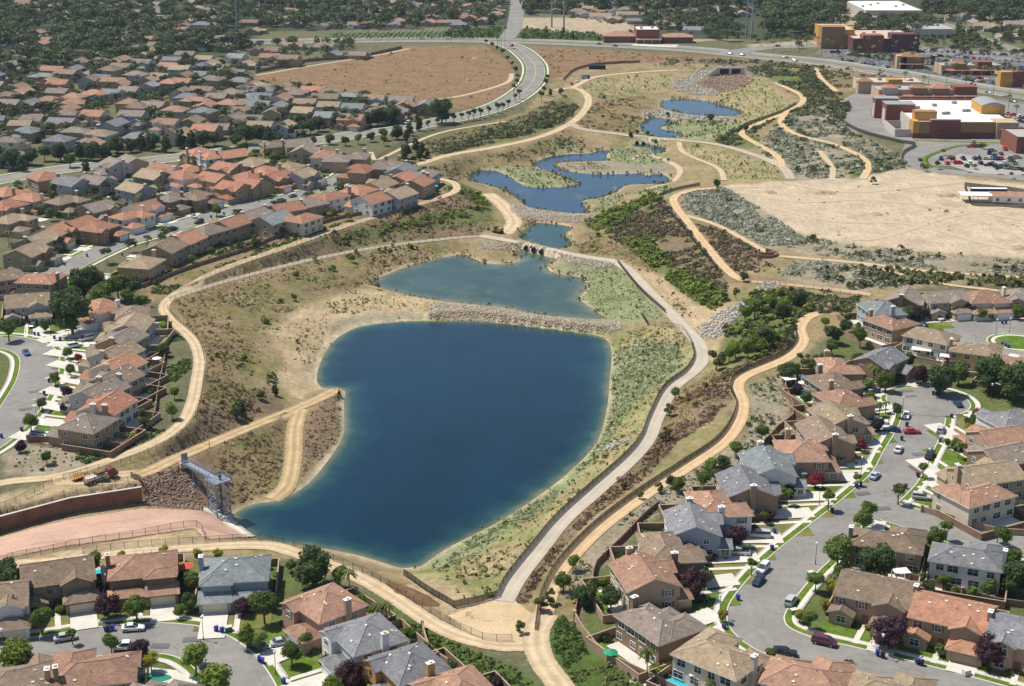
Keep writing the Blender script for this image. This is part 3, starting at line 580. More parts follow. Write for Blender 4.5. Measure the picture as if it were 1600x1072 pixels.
# ------------------------------------------------------------------ draped sheets
ZI = [0]
def lift():
    ZI[0] = (ZI[0] + 1) % 40; return ZI[0] * .004
def ribbon(name, line, o0, o1, mat, z, keep=None, side_up=0.0, drape=True, parent=None):
    """strip of ground between offsets o0..o1 from a centre line; keep(x,y) -> bool array cuts it"""
    line = np.asarray(line)[:, :2]
    t = np.gradient(line, axis=0); t /= np.linalg.norm(t, axis=1)[:, None] + 1e-9; nrm = np.stack([-t[:, 1], t[:, 0]], 1)
    k = max(2, int(abs(o1 - o0) / 1.2) + 1); offs = np.linspace(o0, o1, k)
    P = line[:, None, :] + nrm[:, None, :] * offs[None, :, None]
    Z = (Hs(P[..., 0], P[..., 1]) if drape else 0) + z
    V = np.concatenate([P, np.broadcast_to(Z, P.shape[:2])[..., None]], -1); n0 = len(line)
    ix = np.arange(n0 * k).reshape(n0, k)
    Q = np.stack([ix[:-1, :-1], ix[1:, :-1], ix[1:, 1:], ix[:-1, 1:]], -1)
    if o1 > o0: Q = Q[..., ::-1]
    if keep is not None:
        ok = keep(P[:, k // 2, 0], P[:, k // 2, 1]); Q = Q[ok[:-1] & ok[1:]]
    Q = Q.reshape(-1, 4)
    if len(Q) == 0: return None
    V = V.reshape(-1, 3)
    if side_up:   # solid: add a vertical skirt on both long edges
        lo = V.copy(); lo[:, 2] -= side_up; nv = len(V); e = []
        for a_, b_ in ((0, 1), (k - 1, -1)):
            for r in range(n0 - 1):
                if keep is not None and not (ok[r] and ok[r + 1]): continue
                i0, i1 = ix[r, a_], ix[r + 1, a_]; e.append((i0, i1, i1 + nv, i0 + nv) if a_ == 0 else (i1, i0, i0 + nv, i1 + nv))
        V = np.concatenate([V, lo]); Q = np.concatenate([Q, np.array(e)]) if e else Q
    ac = np.tile(np.linspace(-1, 1, k), n0); ac = np.concatenate([ac, np.ones(len(V) - len(ac))]) if len(V) > len(ac) else ac
    return struct(link(name, npmesh(name, V, Q, mat, {'across': ac}), parent))
def sheet(name, poly, mat, z, step=2.0, parent=None):
    """polygon (world xy) filled with a small grid and draped"""
    p = np.array([(q[0], q[1]) for q in poly]); me_b = MB()
    from mathutils.geometry import tessellate_polygon
    ring = []
    for i in range(len(p)):
        a_, b_ = p[i], p[(i + 1) % len(p)]; n_ = max(1, int(np.hypot(*(b_ - a_)) / step)); ring += [a_ + (b_ - a_) * k / n_ for k in range(n_)]
    ring = np.array(ring); zz = Hs(ring[:, 0], ring[:, 1]) + z
    tri = tessellate_polygon([[Vector((*r, 0)) for r in ring]])
    up = []
    for t in tri:
        a_, b_, c_ = [ring[i] for i in t]
        up.append(t if (b_[0]-a_[0])*(c_[1]-a_[1])-(b_[1]-a_[1])*(c_[0]-a_[0]) > 0 else (t[0], t[2], t[1]))
    me_b.add([(r[0], r[1], h) for r, h in zip(ring, zz)], up)
    return me_b.obj(name, mat, parent)
for (nm, wd, mk, pp), ln in zip(PATHS, PATHW):
    ribbon(nm, ln, -wd / 2, wd / 2, M[mk], .10 + lift())
for pp in ([(700,962),(762,940),(800,935),(838,965),(850,985),(838,1002),(790,1004),(740,994)],):
    struct(sheet('dirt_lot', [hit(*p) for p in pp], M['lot_dirt'], .06))
struct(sheet('dirt_lot', [hit(*p) for p in [(-60,815),(0,795),(60,768),(110,745),(215,735),(226,752),(215,757),(110,777),(0,806),(-60,828)]], M['lot_dirt'], .07))
def patch(name, poly, mat, z, step=1.0, parent=None):
    """fine draped patch: small quads whose centres lie inside a traced outline"""
    C_ = [hit(*p_) for p_ in poly]; x0, x1 = min(c.x for c in C_), max(c.x for c in C_); y0, y1 = min(c.y for c in C_), max(c.y for c in C_)
    nx, ny = int((x1 - x0) / step) + 2, int((y1 - y0) / step) + 2; X, Y = np.meshgrid(x0 + np.arange(nx) * step, y0 + np.arange(ny) * step); Z = Hs(X, Y)
    cx, cy = X[:-1, :-1] + step / 2, Y[:-1, :-1] + step / 2; px, py = proj(cx, cy, Hs(cx, cy)); jj, ii = np.nonzero(pip(px, py, poly)); ix = np.arange(nx * ny).reshape(ny, nx)
    Q = np.stack([ix[jj, ii], ix[jj, ii + 1], ix[jj + 1, ii + 1], ix[jj + 1, ii]], -1); u_, inv = np.unique(Q, return_inverse=True)
    return struct(link(name, npmesh(name, np.stack([X.ravel()[u_], Y.ravel()[u_], Z.ravel()[u_] + z], -1), inv.reshape(-1, 4), mat), parent))
for nm_, w_, pp in (('vehicle_track', 4, [(1150,300),(1250,315),(1350,312),(1480,325),(1640,350)]), ('vehicle_track', 4, [(1180,318),(1300,345),(1420,350),(1560,385),(1640,395)]), ('vehicle_track', 4, [(1640,315),(1500,335),(1380,370),(1330,374)]), ('vehicle_track', 4, [(1230,287),(1330,300),(1450,290),(1505,283)]),
                    ('vehicle_track', 3.5, [(400,118),(480,104),(580,88),(640,76)]), ('vehicle_track', 3.5, [(640,160),(720,150),(790,130),(800,115)]), ('vehicle_track', 3, [(985,250),(1010,242),(1060,262),(1050,285),(1010,296)])):
    ribbon(nm_, smooth([tuple(hit(*p_)) for p_ in pp], 2.5), -w_ / 2, w_ / 2, M['track'], .05 + lift() * .3)
struct(sheet('car_park', [at(*p_) for p_ in ((1304,162),(1345,141),(1440,139),(1640,170),(1700,262),(1560,262),(1446,258),(1432,226),(1335,203))], M['asphalt'], .03, 8)); struct(sheet('car_park', [at(*p_) for p_ in ((1272,80),(1345,77),(1420,84),(1640,98),(1640,146),(1525,129),(1412,109),(1300,96))], M['asphalt_dark'], .03, 8))
ROADW = [smooth([at(p[0], p[1], 0) for p in pp], 2.2) for _, _, _, pp in ROADS]
def clear_of(own):
    def f(x, y):
        ok = np.ones(np.shape(x), bool)
        for i, ((_, wd, _, _), ln) in enumerate(zip(ROADS, ROADW)):
            if i == own: continue
            d, _ = seg_dist(np.asarray(x), np.asarray(y), np.c_[ln[:, :2], np.zeros(len(ln))][::3]); ok &= d > wd / 2 + .3
        for bx, by, br in BULBS: ok &= np.hypot(x - bx, y - by) > br + .2
        return ok
    return f
BULBS = []
for (px, py, r) in ((1450, 628, 11.5), (1572, 533, 16.5)):
    p = at(px, py, 0); BULBS.append((p.x, p.y, r))
def disc(r0, r1, c, n_=40, a0=0, a1=6.28319):
    A = [a0 + (a1 - a0) * i / n_ for i in range(n_ + 1)]; b_ = MB()
    for i in range(n_):
        b_.add([(c[0] + r * math.cos(t), c[1] + r * math.sin(t), c[2]) for r, t in ((r0, A[i]), (r1, A[i]), (r1, A[i + 1]), (r0, A[i + 1]))], [(0, 1, 2, 3)])
    return b_
for i, ((nm, wd, sw, pp), ln) in enumerate(zip(ROADS, ROADW)):
    far = ln[:, 1].mean() > 620
    ribbon('road', ln, -wd / 2, wd / 2, M['asphalt'], .05 + .004 * i)
    if sw:
        kp = clear_of(i)
        for s in (-1, 1):
            ribbon('curb', ln, s * wd / 2, s * (wd / 2 + .28), M['curb'], .16, kp, .16)
            ribbon('parkway_lawn', ln, s * (wd / 2 + .28), s * (wd / 2 + 1.7), M['lawn'], .14 + lift() * .1, kp)
            ribbon('sidewalk', ln, s * (wd / 2 + 1.7), s * (wd / 2 + 3.1), M['concrete'], .17 + lift() * .2, kp, .1)
    if nm == 'boulevard':
        ribbon('median', ln, -1.6, 1.6, M['lawn_dry'], .2, clear_of(i), .15)
    if nm == 'avenue' and sw:
        for e in (-.25, .25): ribbon('road_marking', ln, e - .1, e + .1, M['yl'], .05 + .004 * i + .012)
for k_, (bx, by, br) in enumerate(BULBS):
    struct(disc(0.05, br, (bx, by, .125 + .01 * k_)).obj('road', M['asphalt']))
    if k_ == 0:
        a0, a1 = math.radians(-58), math.radians(222)
    else: a0, a1 = math.radians(200), math.radians(380)
    struct(disc(br, br + .28, (bx, by, .19), 40, a0, a1).obj('curb', M['curb']))
    struct(disc(br + .28, br + 1.5, (bx, by, .185), 40, a0, a1).obj('parkway_lawn', M['lawn']))
    struct(disc(br + 1.5, br + 2.9, (bx, by, .195), 40, a0, a1).obj('sidewalk', M['concrete']))
bx, by, br = BULBS[1]
ix_, iy_ = at(1590, 536, 0).xy
struct(disc(0.05, 7, (ix_, iy_, .21)).obj('lawn', M['lawn'])); struct(disc(7, 8.2, (ix_, iy_, .215)).obj('sidewalk', M['concrete'])); struct(disc(8.2, 9.2, (ix_, iy_, .205)).obj('parkway_lawn', M['lawn'])); struct(disc(9.2, 9.6, (ix_, iy_, .22)).obj('curb', M['curb']))
# darker repair patches in the asphalt
for px, py, a_ in ((1423,620,.2),(1418,612,.1),(1436,710,.1),(1348,772,.3),(1380,795,.2),(300,1000,.1),(250,1010,0),(55,612,.4),(40,640,.3)):
    p = at(px, py, 0); b_ = MB(); b_.add([(-1.8,-.9,0),(1.8,-.9,0),(1.8,.9,0),(-1.8,.9,0)], [(0,1,2,3)])
    struct(b_.obj('road_patch', M['asphalt_dark'], None, (p.x, p.y, .145), a_))

# ------------------------------------------------------------------ scattered vegetation
PL = {'brush': leaf_mat('dry_brush', (.175,.118,.072), (.285,.20,.13), .4, True), 'tuft': leaf_mat('straw_tufts', (.32,.24,.115), (.46,.36,.19), .3, True),
      'weed': leaf_mat('green_weeds', (.135,.17,.045), (.24,.265,.09), .35, True), 'willow': leaf_mat('young_willow', (.14,.195,.034), (.245,.295,.062), .3, True),
      'scrub': leaf_mat('dark_scrub', (.10,.12,.05), (.185,.19,.085), .35, True), 'sage': leaf_mat('grey_sage', (.31,.33,.235), (.47,.48,.37), .3, True),
      'reed': leaf_mat('dark_reeds', (.10,.125,.035), (.185,.195,.065), .3, True), 'mint': leaf_mat('pale_groundcover', (.25,.30,.17), (.38,.41,.26), .25, True),
      'hedge': leaf_mat('groundcover_hedge', (.06,.105,.024), (.115,.175,.042), .25, True)}
ACC = {k: [] for k in PL}
def grow(kind, x, y, size, K=12, upright=False, z=None):
    x = np.asarray(x, float); n_ = len(x)
    if n_ == 0: return
    y = np.asarray(y, float); size = np.broadcast_to(size, n_) * np.clip(NR.lognormal(-.28, .42, n_), .3, 2.2) * np.where(y < 560, .86, .95)
    z = Hs(x, y) if z is None else np.broadcast_to(z, n_)
    th = NR.uniform(0, 6.283, (n_, K)); u_ = NR.uniform(0, 1, (n_, K)); ph = np.arccos(1 - u_)   # dome directions
    r = NR.uniform(.55, 1.0, (n_, K))
    d = np.stack([np.sin(ph) * np.cos(th), np.sin(ph) * np.sin(th), np.cos(ph) * (1.5 if upright else .85)], -1)
    c = d * r[..., None] * (.35 if upright else .5); c[..., 2] += .04
    if upright: c[..., 2] += .25
    nrm = d + NR.normal(0, .45, d.shape); nrm /= np.linalg.norm(nrm, axis=-1, keepdims=True)
    rnd = NR.normal(0, 1, d.shape); t1 = np.cross(nrm, rnd); t1 /= np.linalg.norm(t1, axis=-1, keepdims=True) + 1e-6; t2 = np.cross(nrm, t1)
    ls = NR.uniform(.16, .34, (n_, K, 1)); sc = size[:, None, None]
    base = np.stack([x, y, z], -1)[:, None, :] + c * sc
    q_ = np.stack([base - t1 * ls * sc, base - t2 * ls * sc * .8, base + t1 * ls * sc, base + t2 * ls * sc * .8], 2)
    ACC[kind].append((q_.reshape(-1, 3), np.repeat(NR.uniform(0, 1, n_), K * 4)))
BLK = [(ln[:, :2], wd) for (_, wd, _, _), ln in zip(PATHS, PATHW)] + [(ln[:, :2], wd + 4) for (_, wd, _, _), ln in zip(ROADS, ROADW)]
def off_paths(x, y, pad=.5):
    ok = np.ones(len(x), bool)
    for ln, wd in BLK:
        lo = ln.min(0) - 5; hi = ln.max(0) + 5; c = (x > lo[0]) & (x < hi[0]) & (y > lo[1]) & (y < hi[1])
        if not c.any(): continue
        d, _ = seg_dist(x[c], y[c], np.c_[ln, np.zeros(len(ln))][::2]); ok[np.nonzero(c)[0][d < wd / 2 + pad]] = False
    return ok
def sdist_water(x, y):
    j = np.clip(np.round(np.interp(y, YS, np.arange(NY))).astype(int), 0, NY - 1); i = np.clip(np.round((x / HWID(y) + 1) / 2 * (NX - 1)).astype(int), 0, NX - 1)
    return SDALL[j, i]
def inside_pts(poly, dens, clump=0.0):
    P = np.array([at(p[0], p[1], zz)[:2] for p in poly for zz in (0, -10)]); lo, hi = P.min(0), P.max(0)
    n_ = int((hi[0] - lo[0]) * (hi[1] - lo[1]) * dens)
    x = NR.uniform(lo[0], hi[0], n_); y = NR.uniform(lo[1], hi[1], n_)
    px, py = proj(x, y, Hs(x, y)); ok = pip(px, py, poly)
    x, y = x[ok], y[ok]
    if clump: 
        v = vnoise(x / 6, y / 6, 21) + .6 * vnoise(x / 2, y / 2, 22); ok = v > (clump - .5) * .9; x, y = x[ok], y[ok]
    ok = off_paths(x, y); x, y = x[ok], y[ok]; ok = sdist_water(x, y) > .8
    return x[ok], y[ok]
def plant(poly, kind, dens, size, clump=0.0, up=False, K=12):
    x, y = inside_pts(poly, dens * (1.5 if kind in ('brush', 'tuft', 'mint', 'weed', 'scrub') else 1.25), clump); grow(kind, x, y, size, K, up)
def rows(poly, kind, ang, gap, step, size, up=True, K=9, jit=.5, keep=.75):
    P = np.array([at(p[0], p[1], zz)[:2] for p in poly for zz in (0, -10)]); c = P.mean(0); r = np.abs(P - c).max() * 1.5
    a_ = math.radians(ang); g = np.arange(-r, r, gap); h = np.arange(-r, r, step); A_, B_ = np.meshgrid(g, h)
    A_ = A_ + NR.normal(0, jit * .35, A_.shape) + .8 * np.sin(B_ / 5); B_ = B_ + NR.normal(0, jit, A_.shape)
    x = (c[0] + A_ * math.sin(a_) + B_ * math.cos(a_)).ravel(); y = (c[1] - A_ * math.cos(a_) + B_ * math.sin(a_)).ravel()
    k = NR.uniform(0, 1, len(x)) < keep; x, y = x[k], y[k]; px, py = proj(x, y, Hs(x, y)); k = pip(px, py, poly); x, y = x[k], y[k]
    k = off_paths(x, y) & (sdist_water(x, y) > .5); grow(kind, x[k], y[k], size, K, up)
Z_L1 = [(272,470),(330,452),(500,406),(700,376),(745,378),(720,398),(640,410),(574,440),(560,448),(480,470),(400,520),(390,580),(370,640),(322,645),(318,560)]
Z_L2 = [(312,445),(450,390),(640,328),(716,300),(745,300),(772,345),(752,364),(600,379),(400,421),(322,443)]
plant([(330,460),(560,400),(730,378),(640,408),(560,445),(430,500),(380,600),(330,640)], 'weed', .05, 1.2, .55); plant([(340,470),(560,402),(640,408),(570,440),(450,480)], 'weed', .12, 1.0, .45, True)
plant([(-0,0),(0,0),(1,1)], 'weed', .1, 1)
for px_, py_ in ((463,432),(500,412),(548,402),(560,398),(600,392),(640,388),(440,470),(380,560),(370,640),(420,600),(430,590),(350,560),(410,505),(520,425)):
    q_ = hit(px_, py_); grow('willow', [q_.x + NR.normal(0, 1) for _ in range(4)], [q_.y + NR.normal(0, 1.5) for _ in range(4)], 2.0, 24, True)
Z_R1 = [(822,945),(845,905),(890,845),(930,805),(1010,745),(1060,690),(1110,660),(1150,615),(1140,590),(1200,560),(1245,540),(1250,520),(1180,560),(1120,590),(1060,625),(1035,680),(960,750),(900,800),(850,860),(800,940)]
plant(Z_L1, 'brush', .10, 1.0, .42); plant(Z_L1, 'tuft', .35, .8, .2, K=8); plant(Z_L1, 'weed', .03, 1.2, .5)
plant([(272,470),(400,450),(420,540),(370,640),(322,645),(318,560)], 'brush', .07, 1.1, .35); plant([(330,600),(420,610),(400,650),(330,680),(240,725),(300,660)], 'brush', .3, 1.3); plant([(330,600),(440,610),(400,660),(330,690),(220,735),(300,660)], 'tuft', .3, .8)
plant(Z_L2, 'brush', .22, 1.3, .3); plant(Z_L2, 'tuft', .2, .8)
plant([(515,383),(560,362),(650,342),(735,324),(748,300),(765,320),(768,345),(640,358),(560,382)], 'willow', .5, 1.7, .38, True); plant([(690,298),(715,288),(755,310),(768,330),(745,345),(735,312)], 'weed', .3, 1.6, .3)
plant([(505,405),(560,388),(740,372),(660,392),(560,412),(520,415)], 'weed', .08, 1.6, .4, True)
plant([(400,480),(480,470),(560,452),(600,470),(560,490),(480,495),(420,520)], 'weed', .3, .9, .5); rows([(560,458),(640,464),(690,478),(670,488),(590,485),(545,475)], 'reed', 20, 2.6, 1.6, 1.0)
rows([(470,500),(520,490),(510,530),(480,570),(455,560)], 'reed', 60, 2.6, 1.6, 1.1, keep=.55); plant([(420,520),(520,480),(500,560),(460,600),(430,580)], 'tuft', .12, .8, .45)
plant([(470,660),(512,620),(530,616),(534,660),(528,690),(505,715),(470,745),(465,700)], 'brush', .35, .9, .3); plant([(475,690),(530,640),(532,685),(505,715),(480,735)], 'mint', .5, .7, .4)
plant([(225,748),(330,702),(452,652),(448,700),(440,755),(415,770),(380,785),(350,795),(330,745)], 'brush', .3, 1.0, .4); plant([(330,702),(452,652),(448,700),(438,760),(400,778),(360,788),(345,745)], 'tuft', .5, .9, .3); plant([(340,720),(440,680),(430,750),(370,785)], 'weed', .12, .8, .55)
# right bank of the lake: pale ground cover with rows of young plants
Z_R0 = [(660,886),(720,857),(790,817),(895,742),(940,692),(955,640),(958,590),(960,548),(975,520),(1045,503),(1080,535),(1085,560),(1042,603),(1015,650),(1000,690),(926,765),(840,850),(790,905),(720,905)]
plant([(646,888),(700,859),(780,819),(892,740),(938,692),(952,640),(956,590),(958,552),(1000,530),(1060,540),(1075,565),(1030,600),(985,640),(960,680),(900,750),(830,810),(740,870),(690,890)], 'mint', .95, .8, .25, K=9)
rows(Z_R0, 'weed', 62, 3.2, 1.5, 1.05, keep=.62); plant(Z_R0, 'weed', .10, 1.1, .45); plant(Z_R0, 'tuft', .22, .8, .35)
plant([(905,470),(918,450),(905,432),(870,426),(862,412),(910,402),(960,415),(985,440),(1030,480),(1040,498),(980,503),(945,496)], 'mint', .6, .7, .25, K=8); rows([(890,432),(960,412),(1035,490),(980,502),(940,492),(920,470),(925,440)], 'reed', 30, 3.2, 1.6, 1.0, keep=.5)
rows([(690,895),(790,870),(790,925),(720,945)], 'weed', 20, 4, 3, 1.5, keep=.7)
plant([(985,520),(1070,530),(1080,560),(1030,600),(990,560)], 'brush', .12, .7, .5)
# strip between the trails on the right
plant(Z_R1, 'brush', .75, 1.25, .12); plant(Z_R1, 'scrub', .10, 1.3, .5); plant(Z_R1, 'tuft', .25, .8)
plant([(1010,690),(1035,640),(1080,600),(1120,575),(1160,575),(1100,620),(1060,665)], 'tuft', .4, .9); plant([(1000,700),(1035,640),(1090,600),(1160,575),(1100,620),(1040,690)], 'willow', .10, 1.6, .55, True)
plant([(1085,600),(1110,570),(1200,520),(1230,520),(1200,555),(1120,590)], 'willow', .5, 2.0, .3, True)
plant([(790,940),(850,860),(960,750),(1000,705),(990,735),(900,820),(820,935)], 'tuft', .5, .7); plant([(790,945),(850,862),(960,752),(1000,707),(985,735),(890,820),(815,935)], 'mint', .12, .6, .4)
plant([(1200,97),(1290,104),(1410,121),(1350,138),(1300,158),(1290,130)], 'scrub', .10, 2.2, .4); plant([(1200,97),(1290,104),(1410,121),(1350,138),(1300,158)], 'tuft', .1, 1.4, .3)
for nm_, (wz_, pp_) in WATER.items():
    ln_ = smooth([tuple(at(p_[0], p_[1], wz_)) for p_ in pp_ + [pp_[0]]], 1.2)
    k_ = NR.uniform(0, 1, len(ln_)) < np.clip(.45 + .9 * vnoise(ln_[:, 0] / 5, ln_[:, 1] / 5, 31), 0, 1) * (.35 if nm_ == 'lake' else 1.0)
    for rep in range(1 if nm_ == 'lake' else 3):
        q_ = ln_[k_]; x_ = q_[:, 0] + NR.normal(0, 1.0, len(q_)); y_ = q_[:, 1] + NR.normal(0, 1.4, len(q_)); grow(['reed', 'weed', 'tuft'][rep] if nm_ != 'lake' else 'weed', x_, y_, .9 if nm_ == 'lake' else 1.3, 9, True, z=np.maximum(Hs(x_, y_), wz_ - .05))
Z_S0 = [(1160,690),(1178,640),(1168,603),(1215,585),(1232,650),(1208,690),(1118,747),(1008,822),(938,882),(915,905),(885,935),(876,910),(938,838),(1008,785),(1078,738)]
plant(Z_S0, 'sage', .5, 1.0, .35); plant(Z_S0, 'weed', .10, 1.3, .5, True); plant(Z_S0, 'scrub', .05, 1.4, .5)
# hillside on the far side of the right trail
Z_H = [(935,365),(1000,330),(1038,314),(1066,347),(1103,394),(1138,437),(1135,462),(1080,440),(1010,395),(970,380)]
plant(Z_H, 'scrub', .28, 1.9, .3); plant(Z_H, 'brush', .35, 1.5, .2); plant(Z_H, 'sage', .10, 1.4, .4)
plant([(910,350),(960,326),(1020,306),(1038,311),(1000,325),(950,365),(935,372),(925,358)], 'willow', .7, 2.0, .15, True)
plant([(970,378),(1010,372),(1060,420),(1142,465),(1115,487),(1075,465),(1030,430)], 'willow', .8, 2.2, .12, True)
plant([(890,375),(940,345),(975,378),(1030,430),(1095,500),(1060,490),(1010,425),(960,400),(900,395)], 'tuft', .4, .9, .2); plant([(890,370),(940,350),(940,395),(900,395)], 'weed', .2, 1.3, .3)
plant([(965,400),(1035,440),(1110,520),(1100,545),(1040,475)], 'brush', .12, .9, .4)
plant([(1062,322),(1070,300),(1130,292),(1180,322),(1255,372),(1240,390),(1200,386),(1150,362),(1090,337)], 'sage', .85, 1.5, .12); plant([(1062,322),(1130,292),(1255,372),(1150,362)], 'scrub', .05, 2.0, .45)
plant([(1075,347),(1130,362),(1180,387),(1190,412),(1160,430),(1140,420)], 'brush', .45, 1.5, .2); plant([(1075,347),(1130,362),(1180,387),(1240,440),(1160,432)], 'scrub', .12, 1.7, .4)
plant([(1240,395),(1260,370),(1330,384),(1440,397),(1640,410),(1640,433),(1450,420),(1350,408)], 'sage', .5, 1.6, .2); plant([(1240,395),(1260,370),(1330,384),(1640,410),(1640,433),(1350,408)], 'scrub', .12, 2.2, .4, True)
plant([(1240,406),(1350,416),(1400,429),(1420,443),(1350,453),(1270,443),(1215,434)], 'sage', .45, 1.6, .2); plant([(1210,430),(1350,416),(1640,440),(1640,452),(1420,446),(1350,455),(1270,445)], 'scrub', .3, 2.3, .35, True); plant([(1380,425),(1640,440),(1640,455),(1420,446)], 'weed', .25, 2, .4, True)
plant([(1140,490),(1180,455),(1280,452),(1345,462),(1330,490),(1260,490),(1235,540),(1180,563),(1120,573),(1125,540)], 'scrub', .4, 2.4, .3); plant([(1140,490),(1180,455),(1280,455),(1240,530),(1120,573)], 'willow', .25, 2.3, .4, True)
# middle and far basin
for zp in ([(745,277),(774,262),(830,258),(845,265),(900,288),(840,292),(800,280)], [(950,234),(1010,230),(1045,252),(1000,260),(957,250)], [(880,258),(935,254),(960,264),(905,266)], [(985,302),(1040,292),(1056,300),(1030,309)], [(925,333),(940,311),(985,302),(958,328)]):
    plant(zp, 'mint', .25, .8, .3, K=8); rows(zp, 'reed', 5, 3.5, 1.5, 1.5, keep=.6)
plant([(640,270),(700,252),(800,237),(855,217),(890,203),(925,225),(900,238),(840,243),(780,260),(735,270),(712,286)], 'brush', .14, 1.5, .3); rows([(640,272),(700,254),(800,240),(890,206),(920,225),(840,243),(735,270),(715,285)], 'weed', 20, 4.5, 2.5, 1.4, keep=.5); plant([(850,225),(890,215),(905,235),(870,240)], 'willow', .12, 2, .4)
plant([(612,255),(660,224),(720,207),(800,188),(882,150),(903,165),(890,188),(845,206),(780,222),(700,238),(650,250)], 'brush', .14, 1.8, .3)
plant([(685,243),(690,228),(740,215),(800,196),(880,170),(903,165),(890,186),(845,204),(780,220)], 'scrub', .3, 3.0, .3); plant([(760,222),(850,185),(900,165),(890,186),(845,204)], 'weed', .2, 2.2, .3, True)
rows([(1057,228),(1120,233),(1212,262),(1222,280),(1140,282),(1120,262),(1075,242)], 'weed', -25, 4.5, 2.2, 1.4, keep=.7); rows([(905,140),(940,124),(1050,117),(1045,138),(1000,150),(940,155)], 'reed', 10, 5, 2.4, 1.4, keep=.7)
plant([(900,200),(925,160),(1000,150),(1028,158),(1000,185),(995,208),(920,201)], 'tuft', .12, 1.4, .3); plant([(900,200),(925,160),(1000,150),(1028,158),(1000,185),(995,208)], 'scrub', .02, 2.2, .4)
rows([(1110,150),(1180,122),(1208,140),(1238,165),(1162,196),(1158,178)], 'weed', 30, 4.5, 2.2, 1.5, keep=.7); plant([(1000,213),(1003,190),(1160,190),(1150,218),(1060,216)], 'weed', .08, 1.8, .35, True)
plant([(1000,100),(1060,93),(1200,96),(1290,110),(1300,150),(1240,150),(1200,122),(1120,106)], 'scrub', .07, 3.0, .4); plant([(1000,100),(1060,93),(1200,96),(1290,110),(1240,150),(1200,122)], 'sage', .08, 2.0, .4)
plant([(1185,102),(1270,106),(1300,145),(1330,165),(1310,198),(1230,176),(1260,150),(1210,127)], 'scrub', .25, 2.6, .3); plant([(1115,222),(1170,192),(1222,180),(1180,207),(1200,233),(1150,230)], 'scrub', .25, 2.6, .25)
plant([(1225,182),(1290,167),(1330,207),(1400,242),(1428,260),(1330,277),(1240,280),(1235,268),(1180,230)], 'sage', .22, 2.0, .25); plant([(1225,182),(1290,167),(1330,207),(1400,242),(1428,260),(1330,277),(1240,280),(1180,230)], 'scrub', .05, 2.8, .4)
plant([(1335,255),(1380,248),(1415,256),(1360,275)], 'scrub', .3, 2.4, .2)
plant([(395,128),(440,112),(560,94),(640,74),(760,72),(798,98),(800,120),(785,148),(722,170),(690,158),(560,146),(440,132)], 'tuft', .012, 1.6, .5); plant([(840,75),(1100,90),(1000,97),(920,103),(870,120)], 'tuft', .03, 1.8, .4)
plant([(1180,300),(1400,285),(1600,310),(1600,395),(1330,375),(1230,345)], 'tuft', .006, 1.2, .6)
# dense ground cover beside the left trail, the vineyard rows, the bed by the corner
for zp in ([(258,597),(262,575),(285,562),(299,562),(297,578),(275,597)], [(180,705),(200,685),(262,668),(264,672),(240,690),(200,704)], [(238,450),(275,445),(290,448),(262,461),(236,459)], [(610,322),(652,316),(660,324),(640,330),(612,332)], [(0,0),(0,0),(1,1)], [(845,965),(880,965),(900,980),(920,1020),(880,1050),(850,1010)], [(120,720),(118,705),(175,700),(178,708),(140,728)], [(260,505),(282,510),(296,530),(268,535)]):
    plant(zp, 'hedge', 3.2, .9, 0, K=10)
plant([(565,932),(640,972),(740,1018),(800,1042),(860,1085),(820,1098),(700,1058),(600,985)], 'hedge', 1.0, 1.0, .2); plant([(565,932),(640,972),(740,1018),(800,1042),(700,1058),(600,985)], 'weed', .5, 1.1, .3); plant([(845,965),(882,962),(900,985),(920,1020),(1000,1060),(1040,1095),(900,1095),(868,1050)], 'weed', .9, 1.0, .2); plant([(640,985),(740,1030),(850,1060),(840,1080),(740,1072),(620,1000)], 'weed', .5, .9, .3); plant([(560,935),(640,975),(690,1000),(660,1010),(600,975)], 'hedge', 1.2, .9, .1); plant([(905,1000),(1000,1050),(1040,1080),(900,1080),(870,1050)], 'weed', .7, 1.0, .3)
Z_G = [(222,446),(295,418),(397,385),(440,366),(500,348),(540,338),(612,322),(655,300),(640,290),(560,306),(490,330),(440,345),(360,378),(290,395),(230,420)]
plant(Z_G, 'hedge', .35, 1.7, .22, K=20); plant(Z_G, 'weed', .22, 1.4, .3); plant(Z_G, 'scrub', .10, 1.8, .3); plant([(240,450),(300,425),(440,375),(560,340),(600,330),(560,348),(440,384),(320,428),(265,452)], 'hedge', .9, 1.1, .42)
rows([(20,702),(70,692),(165,704),(120,730),(60,740),(20,735)], 'scrub', 10, 2.6, 2.4, 1.0, False, 14, keep=.8)
rows([(520,65),(520,53),(700,51),(700,60),(640,62)], 'hedge', 80, 3.2, 1.3, 1.4, True, 10); rows([(195,56),(205,44),(330,45),(330,55)], 'hedge', 80, 4, 1.5, 1.6, True, 8); rows([(700,62),(705,46),(800,44),(980,56),(950,64),(830,61)], 'hedge', 10, 3.6, 1.5, 2.2, True, 10, keep=.8)
LABEL = {'brush': 'brown dry brush covering the basin slopes', 'tuft': 'straw coloured grass tufts on the banks', 'weed': 'rows of young green plants on the banks', 'willow': 'bright green young willows on the slopes',
         'scrub': 'dark green scrub on the hillsides', 'sage': 'grey-green sage scrub on the dry slopes', 'reed': 'dark planted reeds by the ponds', 'mint': 'pale green ground cover on the lake bank', 'hedge': 'dense green ground cover and vine rows'}
